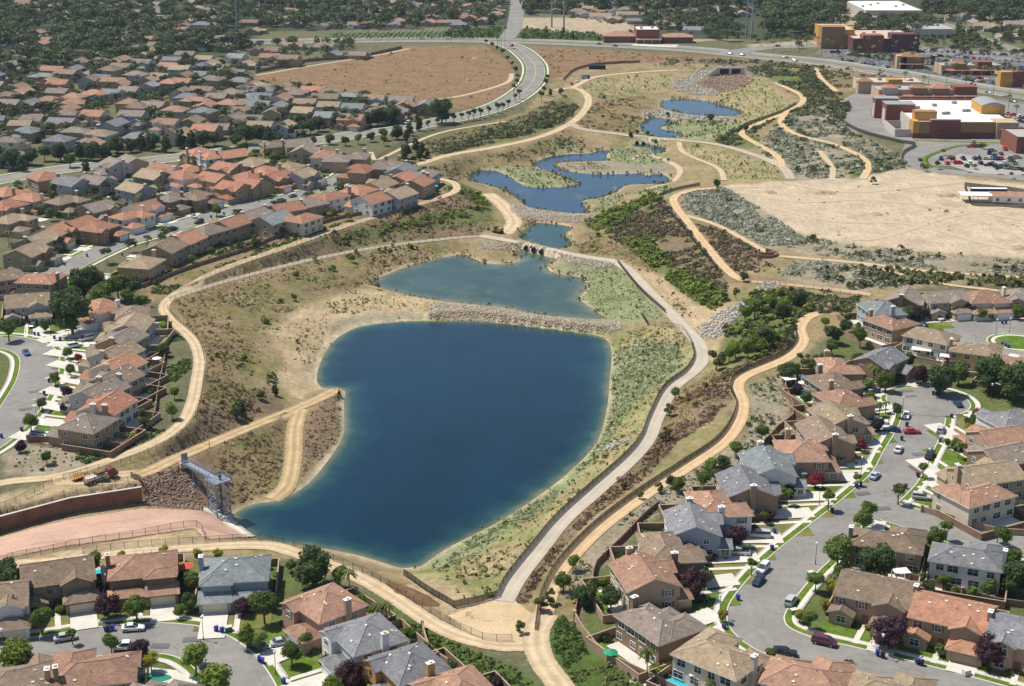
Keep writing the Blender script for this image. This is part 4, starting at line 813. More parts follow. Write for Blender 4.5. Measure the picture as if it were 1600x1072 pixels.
def flush_plants():
    for k, L in ACC.items():
        if not L: continue
        v = np.concatenate([a_ for a_, _ in L]); r = np.concatenate([b_ for _, b_ in L])
        stuff(link({'tuft': 'dry_grass', 'weed': 'young_weeds', 'reed': 'reed_grass', 'mint': 'pale_vegetation', 'sage': 'sage_vegetation', 'scrub': 'scrub_vegetation', 'brush': 'dry_vegetation', 'willow': 'willow_vegetation', 'hedge': 'hedge_vegetation'}[k],
                   npmesh(k, v, np.arange(len(v)).reshape(-1, 4), PL[k], {'rnd': r})), LABEL[k], 'vegetation')
        print('plants', k, len(v) // 4)

# ------------------------------------------------------------------ rock
M['rock_pale'] = leaf_mat('pale_rock', (.50,.43,.34), (.68,.60,.49), .3, True); M['rock_pink'] = leaf_mat('pink_rock', (.33,.225,.18), (.50,.37,.30), .3, True); M['rock_grey'] = leaf_mat('grey_rock', (.42,.41,.38), (.64,.62,.58), .3, True)
PHI = 1.618; IV = np.array([(-1,PHI,0),(1,PHI,0),(-1,-PHI,0),(1,-PHI,0),(0,-1,PHI),(0,1,PHI),(0,-1,-PHI),(0,1,-PHI),(PHI,0,-1),(PHI,0,1),(-PHI,0,-1),(-PHI,0,1)]) / 1.9
IT = np.array([(0,11,5),(0,5,1),(0,1,7),(0,7,10),(0,10,11),(1,5,9),(5,11,4),(11,10,2),(10,7,6),(7,1,8),(3,9,4),(3,4,2),(3,2,6),(3,6,8),(3,8,9),(4,9,5),(2,4,11),(6,2,10),(8,6,7),(9,8,1)])
def riprap(name, polys, mat, size, dens, label):
    xs, ys = [], []
    for pl in polys:
        P = np.array([at(p[0], p[1], zz)[:2] for p in pl for zz in (0, -10)]); lo, hi = P.min(0), P.max(0); n_ = int(np.prod(hi - lo) * dens)
        x = NR.uniform(lo[0], hi[0], n_); y = NR.uniform(lo[1], hi[1], n_); px, py = proj(x, y, Hs(x, y)); k = pip(px, py, pl); xs.append(x[k]); ys.append(y[k])
    x, y = np.concatenate(xs), np.concatenate(ys); n_ = len(x)
    s = size * NR.uniform(.45, 1.25, n_); v = IV[None] * NR.uniform(.7, 1.25, (n_, 12, 1)) * NR.uniform(.6, 1.2, (n_, 1, 3)) * s[:, None, None] * .55
    v = v + np.stack([x, y, Hs(x, y) + s * .12], -1)[:, None, :]
    t = IT[None] + (np.arange(n_) * 12)[:, None, None]
    stuff(link(name, npmesh(name, v.reshape(-1, 3), t.reshape(-1, 3), mat, {'rnd': np.repeat(NR.uniform(0, 1, n_), 12)}, tri=True)), label, 'rocks'); print(name, n_)
riprap('weir_rubble', [[(668,482),(690,474),(740,478),(850,494),(940,503),(970,503),(972,514),(945,523),(860,511),(780,503),(690,500),(672,498)]], M['rock_pale'], .55, 6.5, 'pale rock weir between the lake and the upper pond')
riprap('crossing_rubble', [[(747,376),(800,380),(857,392),(902,402),(962,412),(950,418),(905,414),(872,407),(850,398),(820,396),(790,390),(750,390)], [(797,322),(808,318),(826,326),(857,331),(891,335),(936,334),(925,342),(902,349),(857,346),(817,344),(797,330)]], M['rock_pale'], .65, 4.2, 'pale boulders beside the two pond crossings')
riprap('slope_rubble', [[(1090,510),(1120,490),(1160,470),(1200,455),(1190,470),(1150,500),(1120,530),(1095,530)], [(1195,440),(1230,442),(1190,462),(1178,455)], [(915,540),(950,536),(958,541),(940,546)], [(930,702),(985,684),(988,688),(945,706)]], M['rock_grey'], .95, 1.3, 'white boulders tumbling down the slope by the trail')
riprap('spillway_rubble', [[(221,747),(262,735),(285,728),(312,768),(322,798),(310,797),(225,788)]], M['rock_pink'], .55, 6.0, 'reddish boulders on the bank beside the spillway')
riprap('outlet_rubble', [[(1050,130),(1075,120),(1090,112),(1120,110),(1085,132),(1125,146),(1120,150),(1080,148),(1056,142)], [(1000,174),(1035,172),(1060,179),(1150,186),(1150,192),(1100,190),(1040,184),(1005,182)]], M['rock_grey'], 1.3, .5, 'grey and white boulders below the storm drain outlet')
riprap('apron_rubble', [[(1088,132),(1115,118),(1165,118),(1180,125),(1165,136),(1130,145)]], M['rock_pink'], 1.2, .6, 'pink stone apron in front of the drain headwall')
# ------------------------------------------------------------------ houses
class RB(MB):
    def __init__(s): super().__init__(); s.uv = []
    def face(s, pts, mi=0):
        pts = [Vector(p) for p in pts]; n_ = Vector((0, 0, 0))
        for i in range(len(pts)): n_ += pts[i].cross(pts[(i + 1) % len(pts)])
        n_.normalize(); u = Vector((0, 0, 1)).cross(n_); u = u.normalized() if u.length > .01 else Vector((1, 0, 0)); v = n_.cross(u)
        k = len(s.v); s.v += [tuple(p) for p in pts]; s.f.append(tuple(range(k, k + len(pts)))); s.m.append(mi)
        s.uv += [(p.dot(u), p.dot(v)) for p in pts]
    def slab(s, V, tops, rim, ridges, th=.2):
        for t in tops: s.face([V[i] for i in t])
        dn = [(p[0], p[1], p[2] - th) for p in V]
        for t in tops: s.face([dn[i] for i in reversed(t)], 1)
        for i in range(len(rim)):
            a, b = rim[i], rim[(i + 1) % len(rim)]; s.face([V[b], V[a], dn[a], dn[b]][::-1] if False else [V[a], dn[a], dn[b], V[b]], 1)
        for a, b in ridges:
            a = Vector(V[a]); b = Vector(V[b]); d = (b - a).normalized(); sd_ = d.cross(Vector((0, 0, 1))).normalized() * .17; up = Vector((0, 0, .10)); dnv = Vector((0, 0, -.05))
            s.face([a + sd_ + dnv, b + sd_ + dnv, b + up, a + up]); s.face([a + up, b + up, b - sd_ + dnv, a - sd_ + dnv])
    def hip(s, x0, x1, y0, y1, z, p=.42, oh=.5):
        x0 -= oh; x1 += oh; y0 -= oh; y1 += oh; z -= oh * p - .12; w_, d = x1 - x0, y1 - y0; h = min(w_, d) / 2; e = max((w_ - d) / 2, 0), max((d - w_) / 2, 0)
        cx, cy = (x0 + x1) / 2, (y0 + y1) / 2; V = [(x0,y0,z),(x1,y0,z),(x1,y1,z),(x0,y1,z)]
        if e[0] > .05: V += [(cx - e[0], cy, z + h * p), (cx + e[0], cy, z + h * p)]; T = [(0,1,5,4),(1,2,5),(2,3,4,5),(3,0,4)]; G = [(4,5),(0,4),(3,4),(1,5),(2,5)]
        elif e[1] > .05: V += [(cx, cy - e[1], z + h * p), (cx, cy + e[1], z + h * p)]; T = [(0,1,4),(1,2,5,4),(2,3,5),(3,0,4,5)]; G = [(4,5),(0,4),(1,4),(2,5),(3,5)]
        else: V += [(cx, cy, z + h * p)]; T = [(0,1,4),(1,2,4),(2,3,4),(3,0,4)]; G = [(0,4),(1,4),(2,4),(3,4)]
        s.slab(V, T, (0, 1, 2, 3), G); return z + h * p
    def gable(s, x0, x1, y0, y1, z, ax='x', p=.42, oh=.5, og=.3):
        if ax == 'x':
            y0 -= oh; y1 += oh; x0 -= og; x1 += og; z -= oh * p - .12; h = (y1 - y0) / 2 * p; c = (y0 + y1) / 2
            V = [(x0,y0,z),(x1,y0,z),(x1,c,z+h),(x1,y1,z),(x0,y1,z),(x0,c,z+h)]; T = [(0,1,2,5),(5,2,3,4)]
        else:
            x0 -= oh; x1 += oh; y0 -= og; y1 += og; z -= oh * p - .12; h = (x1 - x0) / 2 * p; c = (x0 + x1) / 2
            V = [(x1,y0,z),(x1,y1,z),(c,y1,z+h),(x0,y1,z),(x0,y0,z),(c,y0,z+h)]; T = [(0,1,2,5),(5,2,3,4)]
        s.slab(V, T, (0, 1, 2, 3, 4, 5), [(5, 2)]); return z + h
    def shed(s, x0, x1, y0, y1, zl, zh):
        """lean-to, low along y0"""
        s.slab([(x0,y0,zl),(x1,y0,zl),(x1,y1,zh),(x0,y1,zh)], [(0,1,2,3)], (0,1,2,3), [])
def wall_block(mb, x0, x1, y0, y1, z1, roof, p=.42, z0=0):
    mb.add([(x0,y0,z0),(x1,y0,z0),(x1,y1,z0),(x0,y1,z0),(x0,y0,z1),(x1,y0,z1),(x1,y1,z1),(x0,y1,z1)], [(0,1,5,4),(1,2,6,5),(2,3,7,6),(3,0,4,7)])
    if roof == 'gx':
        h = z1 + (y1 - y0) / 2 * p; c = (y0 + y1) / 2
        for x, r in ((x0, 1), (x1, 0)): mb.add([(x,y0,z1),(x,y1,z1),(x,c,h)], [(0,2,1) if r else (0,1,2)])
    if roof == 'gy':
        h = z1 + (x1 - x0) / 2 * p; c = (x0 + x1) / 2
        for y, r in ((y0, 0), (y1, 1)): mb.add([(x0,y,z1),(x1,y,z1),(c,y,h)], [(0,2,1) if r else (0,1,2)])
WIN = {}
def window_meshes(wd, ht):
    k = (wd, ht)
    if k not in WIN:
        f = MB(); t = .09
        f.box(-wd/2-t, wd/2+t, -.07, .02, ht/2, ht/2+t); f.box(-wd/2-t, wd/2+t, -.10, .02, -ht/2-t, -ht/2); f.box(-wd/2-t, -wd/2, -.07, .02, -ht/2, ht/2); f.box(wd/2, wd/2+t, -.07, .02, -ht/2, ht/2)
        if wd > 1: f.box(-.03, .03, -.06, .01, -ht/2, ht/2)
        f.box(-wd/2, wd/2, -.055, .005, .15, .2)
        p_ = MB(); p_.box(-wd/2, wd/2, -.03, .01, -ht/2, ht/2)
        g = MB(); g.add(f.v, f.f, 0); g.add(p_.v, p_.f, 1)
        s_ = MB(); s_.box(-.2, .2, -.06, .02, -ht/2-.05, ht/2+.05)
        WIN[k] = (f.mesh('window', M['white']), p_.mesh('pane', M['glass']), g.mesh('window', [M['white'], M['glass']]), s_.mesh('shutter', M['brownpaint']))
    return WIN[k]
def simple_mesh(name, fn, mat, C={}):
    if name not in C: b_ = MB(); fn(b_); C[name] = b_.mesh(name, mat)
    return C[name]
def garage_fn(b_):
    for i in range(4): b_.box(-2.4, 2.4, -.05 - .01 * (i % 2), .02, .02 + i * .53, .53 + i * .53)
    for x in (-2.52, 2.42): b_.box(x, x + .1, -.09, .02, 0, 2.25)
    b_.box(-2.42, 2.42, -.09, .02, 2.14, 2.26)
def door_fn(b_): b_.box(-.5, .5, -.06, .02, 0, 2.1); b_.box(-.62, -.5, -.09, .02, 0, 2.2); b_.box(.5, .62, -.09, .02, 0, 2.2); b_.box(-.5, .5, -.09, .02, 2.1, 2.2)
def vent_fn(b_): b_.box(-.28, .28, -.2, .2, 0, .14)
def pipe_fn(b_): b_.tube((0, 0, -.1), (0, 0, .5), .06, None, 6)
RJ = random.Random(23)
def house(p, ang, W, D, T, roof, wall, lod, label, group, mirror=False, storeys=2, trim=None, pit=.42, chim=None):
    """front looks along local -y; LOD 0 near, 1 middle, 2 far"""
    r = RJ
    root = thing('house', label, 'house', (p[0], p[1], 0), ang, group)
    sx = -1 if mirror else 1
    def X(a, b): return (a, b) if sx > 0 else (-b, -a)
    z2 = 5.6 if storeys == 2 else 3.0; hw, hd = W / 2, D / 2
    blocks = []   # (x0,x1,y0,y1,z,roof,low)
    def blk(a, b, y0, y1, z, rf): x0, x1 = X(a, b); blocks.append((x0, x1, y0, y1, z, rf))
    gy0 = -hd - 4.2                     # garage wing front
    if T == 0: blk(-hw, hw, -hd, hd, z2, 'hip'); blk(-hw + .5, -hw + 4.8, -hd - 1.6, -hd + 3, z2 + .02, 'gy'); blk(hw - 6.3, hw + .25, gy0, -hd + .4, 2.9, 'hip')
    if T == 1: blk(-hw, hw, -hd, hd, z2, 'gx'); blk(hw - 6.6, hw - .9, -hd - 1.3, -hd + 4, z2 + .02, 'gy'); blk(hw - 6.4, hw + .2, gy0, -hd + .4, 2.9, 'hip'); blk(-hw - .2, -hw + 4.4, -hd - 2.6, -hd + .4, 2.75, 'gy')
    if T == 2: blk(-hw + 1.5, hw, -hd, hd, z2, 'hip'); blk(-hw - 2.4, -hw + 1.9, -hd + 1, hd - 2, 2.95, 'hip'); blk(hw - 6.2, hw - .4, gy0 + .6, -hd + .4, 2.9, 'gy')
    if T == 3: blk(-hw, hw, -hd + 2.6, hd, z2, 'hip'); blk(-hw + .01, -.4, -hd - .8, hd - 3, z2 + .02, 'hip'); blk(hw - 6.2, hw + .2, gy0 + 1.2, -hd + 3, 2.9, 'hip')
    if T == 4: blk(-hw, hw, -hd, hd, z2, 'hip' if storeys == 2 else 'gx'); blk(hw - 6.4, hw - .3, -hd - 4, -hd + 2, (2.9 if storeys == 2 else z2 + .02), 'gy')
    if T == 5: blk(-hw, hw, -hd, hd, z2, 'gx'); blk(-hw + 1, -hw + 5.4, -hd - 1.1, -hd + 4, z2 + .02, 'gy'); blk(hw - 6.2, hw + .2, gy0 + .8, -hd + .4, 2.9, 'gy')
    if T == 6: blk(-hw, hw, -hd, hd, z2, 'hip'); blk(hw - 6.2, hw - .2, -hd - 1, -hd + 3, z2 + .03, 'hip'); blk(-hw - .2, hw - 5.9, -hd - 3, -hd + .3, 2.85, 'hip'); blk(hw - 6.1, hw + .3, gy0 + .9, -hd - .7, 2.8, 'shed')
    walls = MB(); hi = RB(); lo = RB(); top = z2; pr = pit
    for i, (x0, x1, y0, y1, z, rf) in enumerate(blocks):
        wall_block(walls, x0, x1, y0, y1, z if rf != 'shed' else 2.75, rf, pr)
        R_ = hi if (z > 3.5 or storeys == 1) else lo
        if rf == 'hip': t = R_.hip(x0, x1, y0, y1, z, pr)
        elif rf == 'gx': t = R_.gable(x0, x1, y0, y1, z, 'x', pr)
        elif rf == 'gy': t = R_.gable(x0, x1, y0, y1, z, 'y', pr)
        else: R_.shed(x0 - .35, x1 + .35, y0 - .5, y1 + .05, 2.72, 2.72 + (y1 - y0 + .55) * pr); t = 3
        if i == 0: top = t
    wmat = WM[wall]; rmat = RM[roof]; tm = M[trim or ('white' if wall in ('white', 'grey', 'blue-grey', 'cream') else 'cream')]
    walls.obj('wall', wmat, root); ro = hi.obj('roof', [rmat, tm], root)
    if lo.v and lod < 2: lo.obj('lower_roof', [rmat, tm], root)
    elif lo.v: lo.obj('lower_roof', [rmat, tm], root)
    # garage door and front door
    g = [b_ for b_ in blocks if b_[4] < 3.2 and (b_[1] - b_[0]) > 5.3 and b_[2] < -hd]
    g = g[-1] if T == 6 and g else (g[0] if g else (blocks[1] if storeys == 1 else blocks[0]))
    gx = (g[0] + g[1]) / 2
    o = link('garage_door', simple_mesh('garage_door', garage_fn, M['white']), root, (gx, g[2] - .01, .02)); recolor(o, M['white'] if r.random() < .45 else M['cream'] if wall != 'tan' else wmat)
    def covered(x, y, z, skip):
        for i, b_ in enumerate(blocks):
            if i != skip and b_[0] - .9 < x < b_[1] + .9 and b_[2] - .6 < y < b_[3] + .6 and z < b_[4] + (1.5 if b_[4] < 3.5 else .3): return True
        return False
    dx = 99.0
    if lod < 2:
        for dx in (-sx * .9, -sx * 2.4, sx * 0.2, -sx * (hw - 1)):
            if not covered(dx, blocks[0][2], 1, 0): link('front_door', simple_mesh('front_door', door_fn, M['brownpaint']), root, (dx, blocks[0][2] - .01, .02)); break
    nst = (1.55, 4.25) if storeys == 2 else (1.6,)
    sh = lod == 0 and r.random() < .4
    for i, (x0, x1, y0, y1, z, rf) in enumerate(blocks):
        low = z < 3.5 and storeys == 2
        if rf == 'shed' or (low and (b_ := blocks[i]) is g): continue
        for side in range(4):
            L = (x1 - x0) if side in (0, 2) else (y1 - y0)
            if i > 0 and side == 2: continue
            n_ = max(1, int(L / (3.1 if side in (0, 2) else 4.4)))
            if lod == 2: n_ = min(n_, 2)
            if lod == 1: n_ = min(n_, 3)
            for zc in nst:
                if zc > z: continue
                for k in range(n_):
                    t = (k + .5) / n_ + r.uniform(-.04, .04)
                    if side == 0: x, y, a = x0 + L * t, y0 - .005, 0
                    elif side == 2: x, y, a = x0 + L * t, y1 + .005, math.pi
                    elif side == 1: x, y, a = x1 + .005, y0 + L * t, math.pi / 2
                    else: x, y, a = x0 - .005, y0 + L * t, -math.pi / 2
                    if covered(x, y, zc, i): continue
                    if side in (1, 3) and r.random() < .3: continue
                    if abs(x - dx) < 1.6 and side == 0 and zc < 2: continue
                    wd, ht = r.choice([(1.5, 1.3), (1.2, 1.3), (1.8, 1.4), (.8, 1.2)] if side != 2 else [(1.8, 1.4), (1.5, 1.3), (2.2, 1.5)])
                    if zc < 2 and side == 2 and r.random() < .4: wd, ht = 2.2, 1.5
                    f, p_, both, shm = window_meshes(wd, ht)
                    if lod == 0:
                        wo = link('window', f, root, (x, y, zc), a); link('pane', p_, wo)
                        if trim: recolor(wo, tm)
                        if sh and side in (0, 3) and wd < 1.7:
                            for q_ in (-1, 1): link('shutter', shm, wo, (q_ * (wd / 2 + .32), 0, 0))
                    else: link('window', both, root, (x, y, zc), a)
    # chimney and roof fittings
    if lod < 2 and (chim or r.random() < .7):
        side = chim or r.choice((-1, 1)); x0, x1, y0, y1 = blocks[0][:4]; cy_ = (y0 + y1) / 2 + r.uniform(-1, 2)
        cx_ = (x1 + .38 if side * sx > 0 else x0 - .38); b_ = MB(); b_.box(cx_ - .42, cx_ + .42, cy_ - .7, cy_ + .7, 0, top + .5)
        c = b_.obj('chimney', wmat, root); b_ = MB(); b_.box(cx_ - .52, cx_ + .52, cy_ - .8, cy_ + .8, top + .51, top + .66); b_.box(cx_ - .25, cx_ + .25, cy_ - .25, cy_ + .25, top + .66, top + .95); b_.obj('chimney_cap', M['white'] if r.random() < .6 else M['cream'], c)
    if lod == 0:
        x0, x1, y0, y1, z = blocks[0][:5]
        if blocks[0][5] == 'hip': hh = min(x1 - x0, y1 - y0) / 2
        else: hh = (y1 - y0) / 2
        for k in range(9):
            x = r.uniform(x0 + 1, x1 - 1); y = r.uniform(y0 + .5, y1 - .5)
            e = min(y - y0, y1 - y); ex = min(x - x0, x1 - x); d = min(e, ex) if blocks[0][5] == 'hip' else e
            zz = z + .12 + d * pr
            o = link('roof_vent' if k < 7 else 'vent_pipe', simple_mesh('roof_vent', vent_fn, M['cream']) if k < 7 else simple_mesh('vent_pipe', pipe_fn, M['dark_metal']), ro, (x, y, zz + .02))
            if k < 7: o.rotation_euler = ((math.atan(pr) * (1 if (y < (y0 + y1) / 2) else -1), 0, 0) if d == e else (0, math.atan(pr) * (-1 if x < (x0 + x1) / 2 else 1), 0))
    return root, g, blocks, sx

def yard(p, ang, W, D, g, sx, dist, lod, label, wallm='block', patio=True, side=4.0, back=8.0, fence=True):
    """driveway, front lawn and walled back yard of one lot, in the house frame"""
    c, s_ = math.cos(ang), math.sin(ang)
    def wpt(x, y): return (p[0] + x * c - y * s_, p[1] + x * s_ + y * c)
    hw, hd = W / 2, D / 2; yf = -dist
    gx = (g[0] + g[1]) / 2
    def quad(nm, x0, x1, y0, y1, m, z): 
        b_ = MB(); b_.add([(*wpt(x0, y0), z), (*wpt(x1, y0), z), (*wpt(x1, y1), z), (*wpt(x0, y1), z)], [(0, 1, 2, 3)]); return struct(b_.obj(nm, m))
    if yf < g[2] - 1:
        quad('driveway', gx - 2.7, gx + 2.7, yf, g[2] + .1, M['concrete'], .215 + lift() * .1)
        lm = M['lawn'] if RJ.random() < .75 else M['lawn_dry']; x0, x1 = (-hw - side + .6, gx - 2.9) if sx > 0 else (gx + 2.9, hw + side - .6)
        ye = yf + 3.2
        if ye < -hd - 1.5:
            quad('lawn', x0, x1, ye, -hd - 1.2, lm, .09 + lift() * .05); quad('planting_bed', x0, x1, -hd - 1.2, -hd + .4, M['mulch'], .08 + lift() * .05)
            quad('front_walk', -sx * .9 - .6, -sx * .9 + .6, ye - 1.6, -hd + .2, M['concrete'], .20 + lift() * .1)
            xo0, xo1 = (gx + 2.9, hw + side - .6) if sx > 0 else (-hw - side + .6, gx - 2.9)
            if xo1 - xo0 > .8: quad('planting_bed', xo0, xo1, ye, -hd, RJ.choice([M['lawn'], M['mulch']]), .08 + lift() * .05)
    n_ = 34 if lod == 0 else 16
    for kx in range(n_):
        q_ = [(RJ.uniform(-hw - 1, hw), -hd - RJ.uniform(.5, 1.4)), (-hw - .9, RJ.uniform(-hd, hd)), (hw + .9, RJ.uniform(-hd, hd)), (RJ.uniform(-hw, hw), hd + back - RJ.uniform(.8, 2))][RJ.choice([0, 0, 0, 1, 2, 3, 3])]
        if abs(q_[0] - gx) < 3.2 and q_[1] < -hd + 1: continue
        x, y = wpt(*q_); grow(RJ.choice(['hedge', 'hedge', 'weed', 'scrub']), [x], [y], RJ.uniform(.8, 1.6), 18, z=np.array([0.0]))
    if lod == 0 and fence:
        yb_ = hd + back; xl, xr = -hw - side, hw + side
        quad('back_lawn', xl + .3, xr - .3, hd + 3.0, yb_ - .6, RJ.choice([M['lawn'], M['lawn'], M['mulch'], M['lawn_dry']]), .075 + lift() * .05)
        if patio: quad('patio', -hw + .5, hw - 1, hd - .2, hd + 3.0, M['concrete'], .11 + lift() * .1)
        t = thing('garden_wall', label, 'garden wall', (p[0], p[1], 0), ang, 'garden walls round the back yards'); b_ = MB()
        for a, e in (((xl, -hd + 2), (xl, yb_)), ((xl, yb_), (xr, yb_)), ((xr, yb_), (xr, -hd + 2))):
            x0, x1 = sorted((a[0], e[0])); y0, y1 = sorted((a[1], e[1])); k = .1
            b_ = MB(); b_.box(x0 - k, x1 + k, y0 - k + .02 * (x0 == x1), y1 + k - .25 * (x0 == x1), -.3, 1.75); b_.obj('wall_run', M[wallm], t)
            b_ = MB(); b_.box(x0 - k - .05, x1 + k + .05, y0 - k - .05, y1 + k + .05, 1.752, 1.84 - .01 * (x0 == x1)); b_.obj('coping', M['block'], t)
ORD = ['first','second','third','fourth','fifth','sixth','seventh','eighth','ninth','tenth','eleventh','twelfth','thirteenth','fourteenth','fifteenth','sixteenth','seventeenth','eighteenth','nineteenth','twentieth']
def ordinal(i):
    if i <= 20: return ORD[i - 1]
    t = {2: 'twenty', 3: 'thirty', 4: 'forty', 5: 'fifty', 6: 'sixty', 7: 'seventy', 8: 'eighty', 9: 'ninety'}[(i // 10) % 10] if i < 100 else str(i)
    if i >= 100: return str(i) + 'th'
    return t + ('-' + ORD[i % 10 - 1] if i % 10 else '').replace('--', '-') if i % 10 else {'twenty': 'twentieth'}.get(t, t[:-1] + 'ieth')
# near houses: roof centre px, street point px, W, D, type, roof, wall, mirror, trim, options
ROWS = [
 ('on the near bend', [
  ((-4,925),(-4,1005),12,11,1,'brown','white',0,None,{}),
  ((90,888),(100,1000),14.5,11,1,'brown','olive',0,'brownpaint',dict(pit=.46)),
  ((223,878),(225,985),13.5,11,6,'rusty','brown',0,'brownpaint',dict(chim=-1)),
  ((368,884),(362,985),13.5,11,6,'slate','blue-grey',1,None,{}),
  ((510,936),(428,1012),12,11,0,'rusty','pink-tan',0,None,dict(chim=1)),
  ((573,985),(470,1062),12,11,0,'grey','white',0,None,{}),
  ((641,1031),(540,1110),11.5,10.5,0,'grey','orange-tan',0,'brownpaint',{}),
  ((718,1072),(615,1150),13,11,0,'rusty','beige',0,None,{}),
  ((146,1038),(160,1000),15,12,3,'rusty','beige',1,None,dict(chim=-1)),
  ((22,1062),(30,1020),14,12,0,'brown','olive',0,None,{}),
  ((240,1085),(330,1050),12,11,3,'taupe','tan',0,None,{})]),
 ('in the lakeside row', [
  ((1128,1016),(1205,1003),14,12,3,'tan','cream',1,None,dict(chim=1)),
  ((1030,966),(1152,965),13.5,11,3,'taupe','brown',0,None,dict(chim=1)),
  ((1008,893),(1152,918),13,11,1,'rusty','beige',0,None,dict(chim=1)),
  ((1045,850),(1165,885),14.5,11,3,'brown','brown',0,None,{}),
  ((1082,813),(1195,852),13,11,1,'grey','blue-grey',0,None,dict(chim=1)),
  ((1120,782),(1230,815),14,11.5,3,'rusty','white',0,None,{}),
  ((1165,753),(1265,787),13.5,11,5,'grey','tan',0,None,dict(chim=-1)),
  ((1200,722),(1298,757),14.5,11,1,'slate','white',0,None,{}),
  ((1252,700),(1335,735),13.5,11,6,'rusty','pink-tan',0,None,dict(chim=1)),
  ((1288,673),(1362,705),15,10.5,5,'brown','tan',0,None,{}),
  ((1308,647),(1382,675),13.5,10.5,1,'tan','beige',0,None,{}),
  ((1316,619),(1398,640),13,10.5,0,'rusty','tan',0,None,{}),
  ((1300,593),(1405,612),13,10.5,0,'brown','olive',0,None,dict(chim=1)),
  ((1310,568),(1425,598),13.5,10,3,'rusty','tan',0,None,{}),
  ((1376,557),(1437,605),13.5,10.5,5,'grey','tan',0,None,{})]),
 ('by the upper cul-de-sac', [
  ((1378,479),(1452,503),14,11,4,'slate','blue-grey',0,None,dict(chim=-1)),
  ((1415,463),(1462,497),12,11,5,'taupe','brown',0,None,{}),
  ((1473,461),(1492,503),13.5,11,1,'taupe','beige',0,None,{}),
  ((1537,461),(1556,503),13.5,11.5,6,'rusty','cream',0,None,{}),
  ((1600,458),(1612,503),13,11,0,'taupe','pink-tan',0,None,{}),
  ((1391,499),(1465,510),13,11,3,'rusty','tan',0,None,{}),
  ((1456,521),(1516,513),14.5,10,4,'tan','cream',0,None,{}),
  ((1526,541),(1545,520),14,11,3,'tan','yellow-tan',0,None,{}),
  ((1585,562),(1625,545),14,11,3,'rusty','cream',0,None,{})]),
 ('opposite the lakeside row', [
  ((1583,651),(1500,642),13.5,11,0,'grey','white',1,None,{}),
  ((1566,678),(1487,668),14,11,1,'rusty','pink-tan',0,None,{}),
  ((1572,706),(1478,695),14.5,11,5,'taupe','brown',1,None,{}),
  ((1542,735),(1462,722),15,11,5,'tan','beige',0,None,{}),
  ((1525,765),(1435,758),14.5,11,3,'rusty','cream',1,None,{}),
  ((1388,836),(1400,806),15,11,3,'brown','olive',0,None,dict(pit=.46)),
  ((1512,861),(1520,840),14.5,11.5,3,'grey','white',0,None,dict(chim=-1)),
  ((1372,915),(1340,1012),15,12,1,'brown','pink-tan',0,None,{}),
  ((1490,950),(1462,1046),15,12,1,'orange','tan',0,None,{}),
  ((1610,985),(1585,1085),14.5,12,5,'grey','pink-tan',0,None,{}),
  ((1262,1048),(1290,1022),14.5,12,3,'rusty','cream',0,None,{}),
  ((1392,1072),(1410,1052),14,11,3,'tan','beige',0,None,{})]),
 ('above the bank trail', [
  ((140,655),(30,672),13,11,2,'taupe','tan',0,None,{}),
  ((166,630),(42,648),13,11,5,'red','cream',0,None,{}),
  ((155,607),(52,620),13.5,10.5,5,'taupe','grey',0,None,{}),
  ((178,588),(66,600),13.5,11,5,'brown','beige',0,None,{}),
  ((184,568),(74,580),13,11,5,'orange','cream',0,None,{}),
  ((182,548),(76,560),13,10.5,1,'tan','grey',0,None,{}),
  ((190,527),(84,545),13.5,10.5,5,'taupe','tan',0,None,{}),
  ((205,505),(110,533),13.5,11,1,'tan','grey',0,None,{}),
  ((207,486),(120,520),12.5,10,0,'brown','tan',0,None,{}),
  ((158,475),(95,520),13,11,6,'orange','white',0,None,{}),
  ((43,468),(45,530),14,11,1,'tan','grey',0,None,dict(pit=.5)),
  ((63,432),(118,425),13.5,12,3,'orange','olive',0,None,{}),
  ((5,428),(5,450),13,11,0,'brown','pink-tan',0,None,{})]),
]
HOUSEPOS = []; TAKEN = []; HINFO = []
def to_road(c, ang, lim=40):
    d = (math.sin(ang), -math.cos(ang)); t = np.arange(4, lim, .4); x = c[0] + d[0] * t; y = c[1] + d[1] * t; best = lim
    for (_, wd, _, _), ln in zip(ROADS, ROADW):
        q_, _ = seg_dist(x, y, np.c_[ln[:, :2], np.zeros(len(ln))][::2]); k = np.nonzero(q_ < wd / 2 + .1)[0]
        if len(k): best = min(best, t[k[0]])
    for bx, by, br in BULBS:
        k = np.nonzero(np.hypot(x - bx, y - by) < br)[0]
        if len(k): best = min(best, t[k[0]])
    return best
def put_house(px, py, street, W, D, T, roof, wall, mir, trim, opt, phrase, lod, zc=6.3, lot=True):
    c = at(px, py, zc); 
    if isinstance(street, tuple):
        q = at(street[0], street[1], 0); v = q - Vector((c.x, c.y, 0)); ang = math.atan2(v.y, v.x) + math.pi / 2; dist = Vector((v.x, v.y)).length
    else: ang = street; dist = D / 2 + 9
    nm = {'rusty': 'rust-red', 'tan': 'sand-brown', 'taupe': 'taupe', 'slate': 'grey-green', 'orange': 'orange-red', 'red': 'brick-red'}.get(roof, roof)
    lab = f'{wall} house with {nm} tiled roof {phrase}'
    root, g, bl, sx = house((c.x, c.y), ang, W, D, T, roof, wall, lod, lab, None, bool(mir), opt.get('st', 2), trim, opt.get('pit', .42), opt.get('chim'))
    HINFO.append((c.x, c.y, ang, W, D, lod, g, nm)); HOUSEPOS.append((c.x, c.y, max(W, D) * .55, nm + '-roofed house')); TAKEN.append((c.x, c.y))
    return root, g, sx, ang, dist, c
